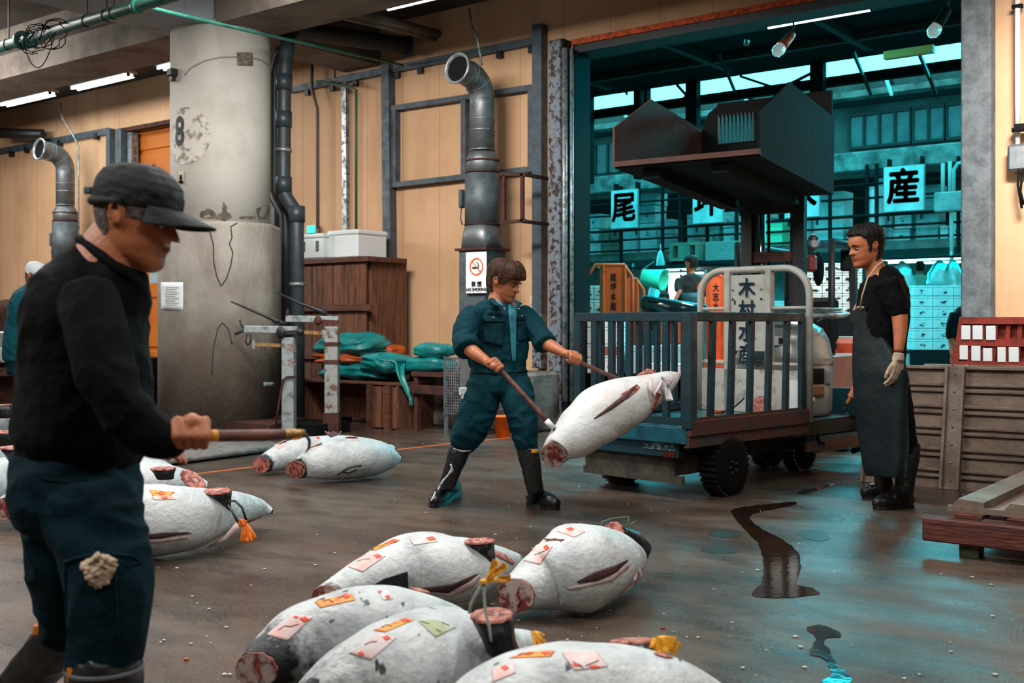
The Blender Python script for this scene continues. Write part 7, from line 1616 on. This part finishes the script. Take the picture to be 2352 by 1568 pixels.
t = thing('steel_shelf', 'dark steel shelf frame carrying the cabinet and plywood box', 'shelf', (W(1630, 745, 16.6).x, 16.6, 0))
a, b = W(1545, 604, 16.6), W(1712, 604, 16.6); MB().box(((a.x + b.x) / 2, 16.6, W(1630, 604, 16.6).z - .0), (b.x - a.x, .55, .05)).build('shelf_board', M['mktsteel'], t)
for x in (a.x + .05, b.x - .05): MB().box((x, 16.75, .95), (.06, .06, 1.75)).build('leg', M['mktsteel'], t)
# hanging rods, cloths, bags and bucket under the loft
t = thing('hanging_rod', 'dark rod under the loft from which bags and cloths hang', 'rod', (-10, 16.9, 2.0))
MB().tube([V((-16, 16.9, 2.12)), V((-3, 16.9, 2.12))], .02, n=8).build('rod', M['mktsteel'], t)
for px in (1375, 1454, 1513, 2185): x = W(px, 745, 16.9).x; MB().box((x, 16.9, 2.15), (.025, .025, .1)).build('bracket', pg, t)
def bag(px, py0, py1, Y, w, label, m='bag', seed=0, name='plastic_bag'):
    c = W(px, py0, Y); h = c.z - W(px, py1, Y).z
    R_ = []
    for j in range(15):
        v = j / 14; r = w * (.12 + .9 * v ** .6 * (1 - .5 * max(0, v - .8) * 5 * .3)); R_.append([c + V((cos(a) * r * (1 + .3 * noise.noise(V((cos(a) * 2, v * 3, seed)))), sin(a) * r * .5 * (1 + .3 * noise.noise(V((sin(a) * 2, v * 3, seed + 5)))), -h * v)) for a in [2 * pi * k / 24 for k in range(24)]])
    t = thing(name, label, 'bag', c); MB().rings(R_).build('bag_body', M[m], t); MB().tube([c, c + UP * .06, c + UP * .1], .008, n=6).build('tie', M['paper'], t)
bag(1517, 575, 650, 16.9, .13, 'pale pointed plastic bag hanging left of the market worker', seed=1)
bag(1502, 650, 725, 16.9, .2, 'wide plastic bag hanging below the mint bucket', seed=2)
bag(2072, 600, 680, 19.5, .28, 'plastic bag hanging just right of the apron man shoulder', seed=3)
bag(2158, 598, 655, 20, .25, 'plastic bag hanging right of the mint shirt person', seed=4)
bag(2188, 596, 665, 20, .22, 'plastic bag hanging nearest the doorway jamb', seed=5)
c = W(1503, 640, 15.5); t = thing('plastic_drum', 'mint green plastic drum lying tilted beside the hanging bags', 'bucket', c)
ax = (RT * .75 - FW * .55 - UP * .15).normalized(); MB().lathe([(.13, -.19), (.165, .14), (.17, .17), (.158, .172), (.15, .1), (.001, .09)], c, ax, 36).build('drum_shell', M['mint_p'], t)
MB().tube([c - ax * .19, c - ax * .24 + UP * .1, W(1503, 600, 15.9)], .01, n=6).build('handle', M['galvflat'], t)
MB().box((c.x, c.y + .35, c.z + .2), (.9, .06, .06)).tube([V((c.x + .42, c.y + .35, c.z + .2)), V((c.x + .42, c.y + .35, 0.0))], .03).build('drum_stand', M['mktsteel'], t)
t = thing('window_5', 'bright daylit doorway at the far end of the market', 'window', W(1565, 700, 31.5), kind='structure')
c = W(1566, 660, 31.6); MB().box(c, (1.0, .05, 1.25)).build('bright_pane', mat('daylight_opening', 'ffffff', .8, emit='f4fbff', estr=2.2), t)
for s in (-.5, .0, .5): MB().box(c + V((s, -.05, 0)), (.05, .06, 1.3)).build('window_frame', M['mktsteel'], t)
# far tubes of the lower hall
k = 0
for px, py, Y, L_ in ((2138, 583, 24, 1.5), (2190, 584, 24, 1.2), (2050, 597, 21.5, .9), (2098, 594, 23, 1.6), (2165, 594, 21.5, 1.3), (2108, 601, 27, 1.4), (2180, 602, 27, 1.4), (1570, 628, 26, 1.2), (1552, 616, 23, 1.0), (2120, 588, 26, .6)):
    c = W(px, py, Y); k += 1; lamp(c, L_, 'lit cool far hall tube lamp, ' + ('upper left one above the mint shirt person', 'upper one touching the doorway jamb', 'leftmost one beside the hair of the apron man', 'second row, above the head of the mint shirt person', 'second row, long one near the jamb', 'lowest row, left one', 'lowest row, right one by the jamb', 'lower one beside the market worker head', 'upper one beside the market worker head', 'tiny one farthest back')[k - 1], 1, 'tube lamps of the far hall', 'tubet', M['mbox'], stem=3.02)
for px, py, lb in ((2042, 199, 'small tube lamp under the neighbour building eaves, right one'), (1722, 240, 'small tube lamp under the eaves above the scoop, middle one'), (1442, 270, 'small tube lamp under the eaves left of the scoop, left one')):
    c = W(px, py, 17.6); t = thing('eaves_lamp', lb, 'lamp', c); MB().tube([c - RT * .14 - FW * .3 + UP * .04, c + RT * .14 + FW * .3 - UP * .06], .028, n=10).build('tube', mat('pale_tube', '9fe0e0', .5, emit=(.1, .8, .85), estr=.8), t); MB().box(c + UP * .08, (.08, .3, .05)).build('lamp_housing', M['mktsteel'], t)
# clamp lamps and yellow bar under the market ceiling
M['lamp_salmon'] = mat('salmon_orange_enamel', 'e0583a', .5)
def clamp_lamp(px, py, Y, lb, s=1.0, dirn=(-.35, -.4, -.6), m='lamp_salmon'):
    c = W(px, py, Y); d = V(dirn).normalized(); t = thing('clamp_lamp', lb, 'lamp', c)
    MB().lathe([(.035, -.14), (.045, -.1), (.05, .0), (.062, .05)], c, d, 24).build('lamp_shade', M[m], t)
    MB().lathe([(.05, .04), (.065, .1), (.06, .15), (.03, .18), (.001, .185)], c, d, 24).build('bulb', mat('silvered_bulb', 'cfe4e4', .12, .3, emit='d8f4f4', estr=.25), t)
    MB().tube([c - d * .13, c - d * .15 + UP * .09, V((c.x, c.y, 4.95))], .012, n=8).build('stem', M['darksteel'], t)
clamp_lamp(1803, 98, 11.2, 'orange clamp lamp with silver bulb under the bright doorway tube')
clamp_lamp(2160, 48, 11.4, 'dark clamp lamp near the top of the doorway jamb', dirn=(-.4, -.2, -.7), m='rust')
tag(MB().tube([W(1716, 92, 12), W(1714, 104, 12)], .03, n=10).build('small_lamp_socket', M['orangev']), 'tiny orange lamp socket hanging left of the clamp lamp', 'socket')
a, b = W(2032, 127, 13.2), W(2145, 114, 13.2); tag(MB().box(((a.x + b.x) / 2, 13.2, (a.z + b.z) / 2), (b.x - a.x, .1, .09)).build('yellow_bar', mat('yellow_hoist_bar', 'd9750a', .6)), 'yellow bar fixed under the market roof edge', 'bar')
# ---- near the doorway: carts, boxes
def cart(x0, x1, y0, d, lb, letters, board, base=True, flip=-.5):
    A, B = P(x0, y0, d), P(x1, y0, d); t = thing('orange_cart', lb, 'cart', V(((A.x + B.x) / 2, (A.y + B.y) / 2, 0)))
    dr = (B - A).normalized(); Z = lambda p, z: V((p.x, p.y, z)); w = (B - A).length; zt = A.z
    MB().tube([Z(A - dr * .0, .5), Z(A, zt - .14), Z(A + dr * .1, zt), Z(B - dr * .1, zt), Z(B, zt - .14), Z(B, .5)], .022, n=10).build('headboard_frame', M['orangec'], t)
    b0 = P(board[0], y0, d); b1 = P(board[1], y0, d); bw = (b1 - b0).length
    bb = MB().bar(Z((b0 + b1) / 2, .5), Z((b0 + b1) / 2, zt - .02), bw, .02, up=dr.cross(UP)).build('name_board', M['orangec'], t)
    for s in (b0, b1): MB().bar(Z(s, .5), Z(s, zt), .05, .05).build('post', M['orangec'], t)
    n = dr.cross(UP)
    if n.dot(FW) > 0: n = -n
    for k, ch in enumerate(letters): lettering('cart_letter', ch, .105, M['ink'], Z((b0 + b1) / 2, zt - .16 - k * .115) + n * .016, dr, UP, bb, offset=.002, ext=.0005, sx=.75)
    if base:
        ctr = (A + B) / 2 + n * flip
        MB().box(Z(ctr, .55), (w, 1.1, .3), atan2(dr.y, dr.x), bev=.02).build('cart_body', M['orangec'], t)
        for q in (-1, 1):
            for e in (-.35, .35): c = Z(ctr + dr * q * w * .4 + n * e, .2); MB().lathe([(.1, -.05), (.2, -.05), (.2, .05), (.1, .05)], c, dr, 28).build('wheel', M['rubber'], t)
    return t
cart(1349, 1452, 608, 13.4, 'orange cart headboard with four characters beside the left doorway edge', '尾坪水産', (1384, 1434))
cart(1430, 1478, 640, 14.4, 'second orange cart headboard partly behind the first', '', (1440, 1462))
c3_ = cart(1605, 1672, 631, 13.4, 'orange cart headboard seen through the white truck headboard', '大志水産', (1628, 1660), flip=.5)
MB().box(P(1560, 762, 13.0), (.42, .4, .3), .4, bev=.02).build('tool_box', mat('orange_cart_box', 'a04a10', .5), c3_)
t = thing('low_table', 'dark low table carrying foam boxes inside the doorway', 'table', G(1450, 975))
c = P(1450, 850, 12.3); MB().box((c.x, c.y + .2, .56), (1.9, .9, .06), .12).build('table_top', M['black'], t)
MB().box((c.x + .1, c.y + .3, .27), (1.7, .6, .5), .12).build('skirt', M['mktsteel'], t)
z = .59
for k, (h, lb) in enumerate(((.17, 'foam box with blue print, bottom of the stack behind the truck railing'), (.15, 'foam box with brown tape label in the stack behind the truck railing'), (.18, 'foam box with a handwritten mark in the stack behind the truck railing'), (.15, 'plain foam box on top of the stack behind the truck railing'))):
    c = P(1385, 800, 12.2); t = carton(c.x, c.y, z, .5, .38, h - .004, 'foam', lb, 'foam boxes stacked inside the doorway', marks=(3, 0, 1, 0)[k], rz=.35, seed=k)
    if k == 1: MB().box(V((c.x, c.y, z + h * .5)) + Matrix.Rotation(.35, 3, 'Z') @ V((.1, -.195, 0)), (.2, .006, .09), .35).build('brown_label', mat('brown_tape_label', '8c4a2c', .7), t)
    z += h
for k, (px, w, h, lb, m) in enumerate(((1490, .4, .3, 'pale blue crate left of the orange cart body', 'blueb'), (1547, .36, .31, 'pale blue crate right beside its twin on the dark table', 'blueb'))):
    c = P(px, 800, 12.1); carton(c.x, c.y, .59, w, .36, h, m, lb, None, rz=.3)
c = P(1542, 820, 11.5); carton(c.x, c.y, .59, .4, .2, .13, 'foam', 'low white foam tray in front of the pale blue crates', rz=.3)
# barrow
c = P(1550, 700, 13.3); t = thing('black_barrow', 'black plastic-covered barrow under the gloved hand of the market worker', 'barrow', (c.x, c.y, 0))
MB().tube([P(1480, 695, 13.2), P(1540, 712, 13.0), P(1620, 716, 13.1)], [.05, .07, .05], n=12, flat=1.8, dome=True).build('rim', mat('shiny_black_plastic', '0a2228', .15), t)
MB().prism([P(1492, 706, 13.2), P(1620, 720, 13.2), P(1612, 760, 13.2), P(1505, 760, 13.2)], FW * .7).build('tub', M['black'], t)
MB().tube([P(1488, 690, 13.1), P(1530, 698, 13.0), P(1600, 700, 13.2)], .012, n=8).build('handle', M['black'], t)
for px in (1505, 1600): a = P(px, 760, 13.4); MB().bar(a, V((a.x, a.y, 0)), .04, .04).build('leg', M['black'], t)
# marked foam boxes behind the forklift
def wall_of_boxes(x0, x1, y0, rows, cols_, d, group, lb, h, m='foam', marks=2, base=None, sd=0):
    A, B = P(x0, y0, d), P(x1, y0, d); dr = (B - A); w = dr.length / cols_; dr.normalize(); ang = atan2(dr.y, dr.x); zt = A.z; n0 = 0
    bz = max(0, zt - rows * h)
    for c_ in range(cols_):
        for r_ in range(rows):
            p = A + dr * w * (c_ + .5); carton(p.x, p.y + .1, bz + r_ * h, w * .97, .3, h * .97, m, '%s, %s row from top, %s column' % (lb, ('first', 'second', 'third', 'fourth', 'fifth', 'sixth')[rows - 1 - r_], ('left', 'second', 'third', 'fourth')[c_]), group, marks=marks, rz=ang, seed=sd + c_ * 7 + r_)
    t = thing('storage_plinth', 'dark cupboard under the ' + group, 'cupboard', V(((A + B).x / 2, (A + B).y / 2, 0)))
    MB().box(V(((A + B).x / 2, (A + B).y / 2 + .12, bz / 2)), (w * cols_ + .1, .36, bz - .01), ang).build('cupboard_body', M['mktsteel'], t)
    for s in (-.25, .25): MB().box(V(((A + B).x / 2, (A + B).y / 2 - .07, bz / 2)) + dr * s * w * cols_, (w * cols_ * .46, .02, bz * .85), ang).build('door', M['mboxg'], t)
wall_of_boxes(1828, 1966, 604, 5, 3, 13.5, 'marked foam boxes behind the forklift', 'scribbled foam box behind the forklift', .125, sd=3)
wall_of_boxes(2082, 2225, 655, 6, 3, 16.5, 'stacked boxes right of the apron man', 'pale box right of the apron man', .16, m='mbox', marks=1, sd=40)
wall_of_boxes(1330, 1376, 655, 5, 2, 15.5, 'stacked boxes beyond the first orange cart', 'pale box beyond the left orange cart', .2, m='mbox', marks=1, sd=80)
wall_of_boxes(1690, 1830, 690, 4, 4, 19.0, 'boxes far behind the truck headboard', 'pale box far behind the truck headboard', .2, m='mbox', marks=0, sd=99)
t = thing('hand_dolly', 'dark wheeled dolly with boxes just beyond the panels', 'dolly', G(2140, 905)); c = G(2140, 905)
MB().box((c.x, c.y, .55), (1.1, .6, .05)).build('platform', M['mktsteel'], t)
for q in (-.45, .45):
    for e in (-.2, .2): MB().box((c.x + q, c.y + e, .35), (.04, .04, .4)).build('leg', M['mktsteel'], t); MB().lathe([(.06, -.02), (.09, -.02), (.09, .02), (.06, .02)], (c.x + q, c.y + e, .09), (1, 0, 0), 20).build('wheel', M['rubber'], t)
carton(c.x - .2, c.y, .575, .3, .35, .36, 'mboxg', 'tall grey carton on the dark dolly beyond the panels'); carton(c.x + .25, c.y, .575, .45, .35, .2, 'mbox', 'flat pale box on the dark dolly beyond the panels')
# left edge: hand cart with wooden wheel
c = P(34, 850, 10.6); t = thing('wooden_hand_cart', 'old hand cart with wooden wheel at the far left edge', 'cart', V((c.x, c.y, 0)))
ax = (FW * .95 + RT * .3); rw = c.z; MB().lathe([(rw * .8, -.03), (rw, -.03), (rw, .03), (rw * .8, .03)], c, ax, 36).build('wheel_rim', M['rust'], t)
a, b, d_ = frame(ax)
mb = MB()
for k in range(8): t_ = pi * k / 4; mb.bar(c, c + (a * cos(t_) + b * sin(t_)) * rw * .85, .04, .04)
mb.build('spoke', M['wood'], t); MB().lathe([(.07, -.06), (.07, .06)], c, ax, 20).build('hub', M['rust'], t)
MB().box(P(-60, 850, 10.8), (1.6, .9, .07), YAW).build('cart_bed', M['woodh'], t)
tag(MB().tube([P(-90, 812, 10.7), P(14, 812, 10.5)], .085, n=20).build('paper_roll', M['paper']), 'white roll lying on the old hand cart at the left edge', 'roll')
tag(MB().box(P(-40, 780, 10.7), (1.0, .5, .16), YAW, bev=.01).build('grey_tray', M['galvflat']), 'grey ribbed tray on the hand cart behind the bandana man', 'tray')
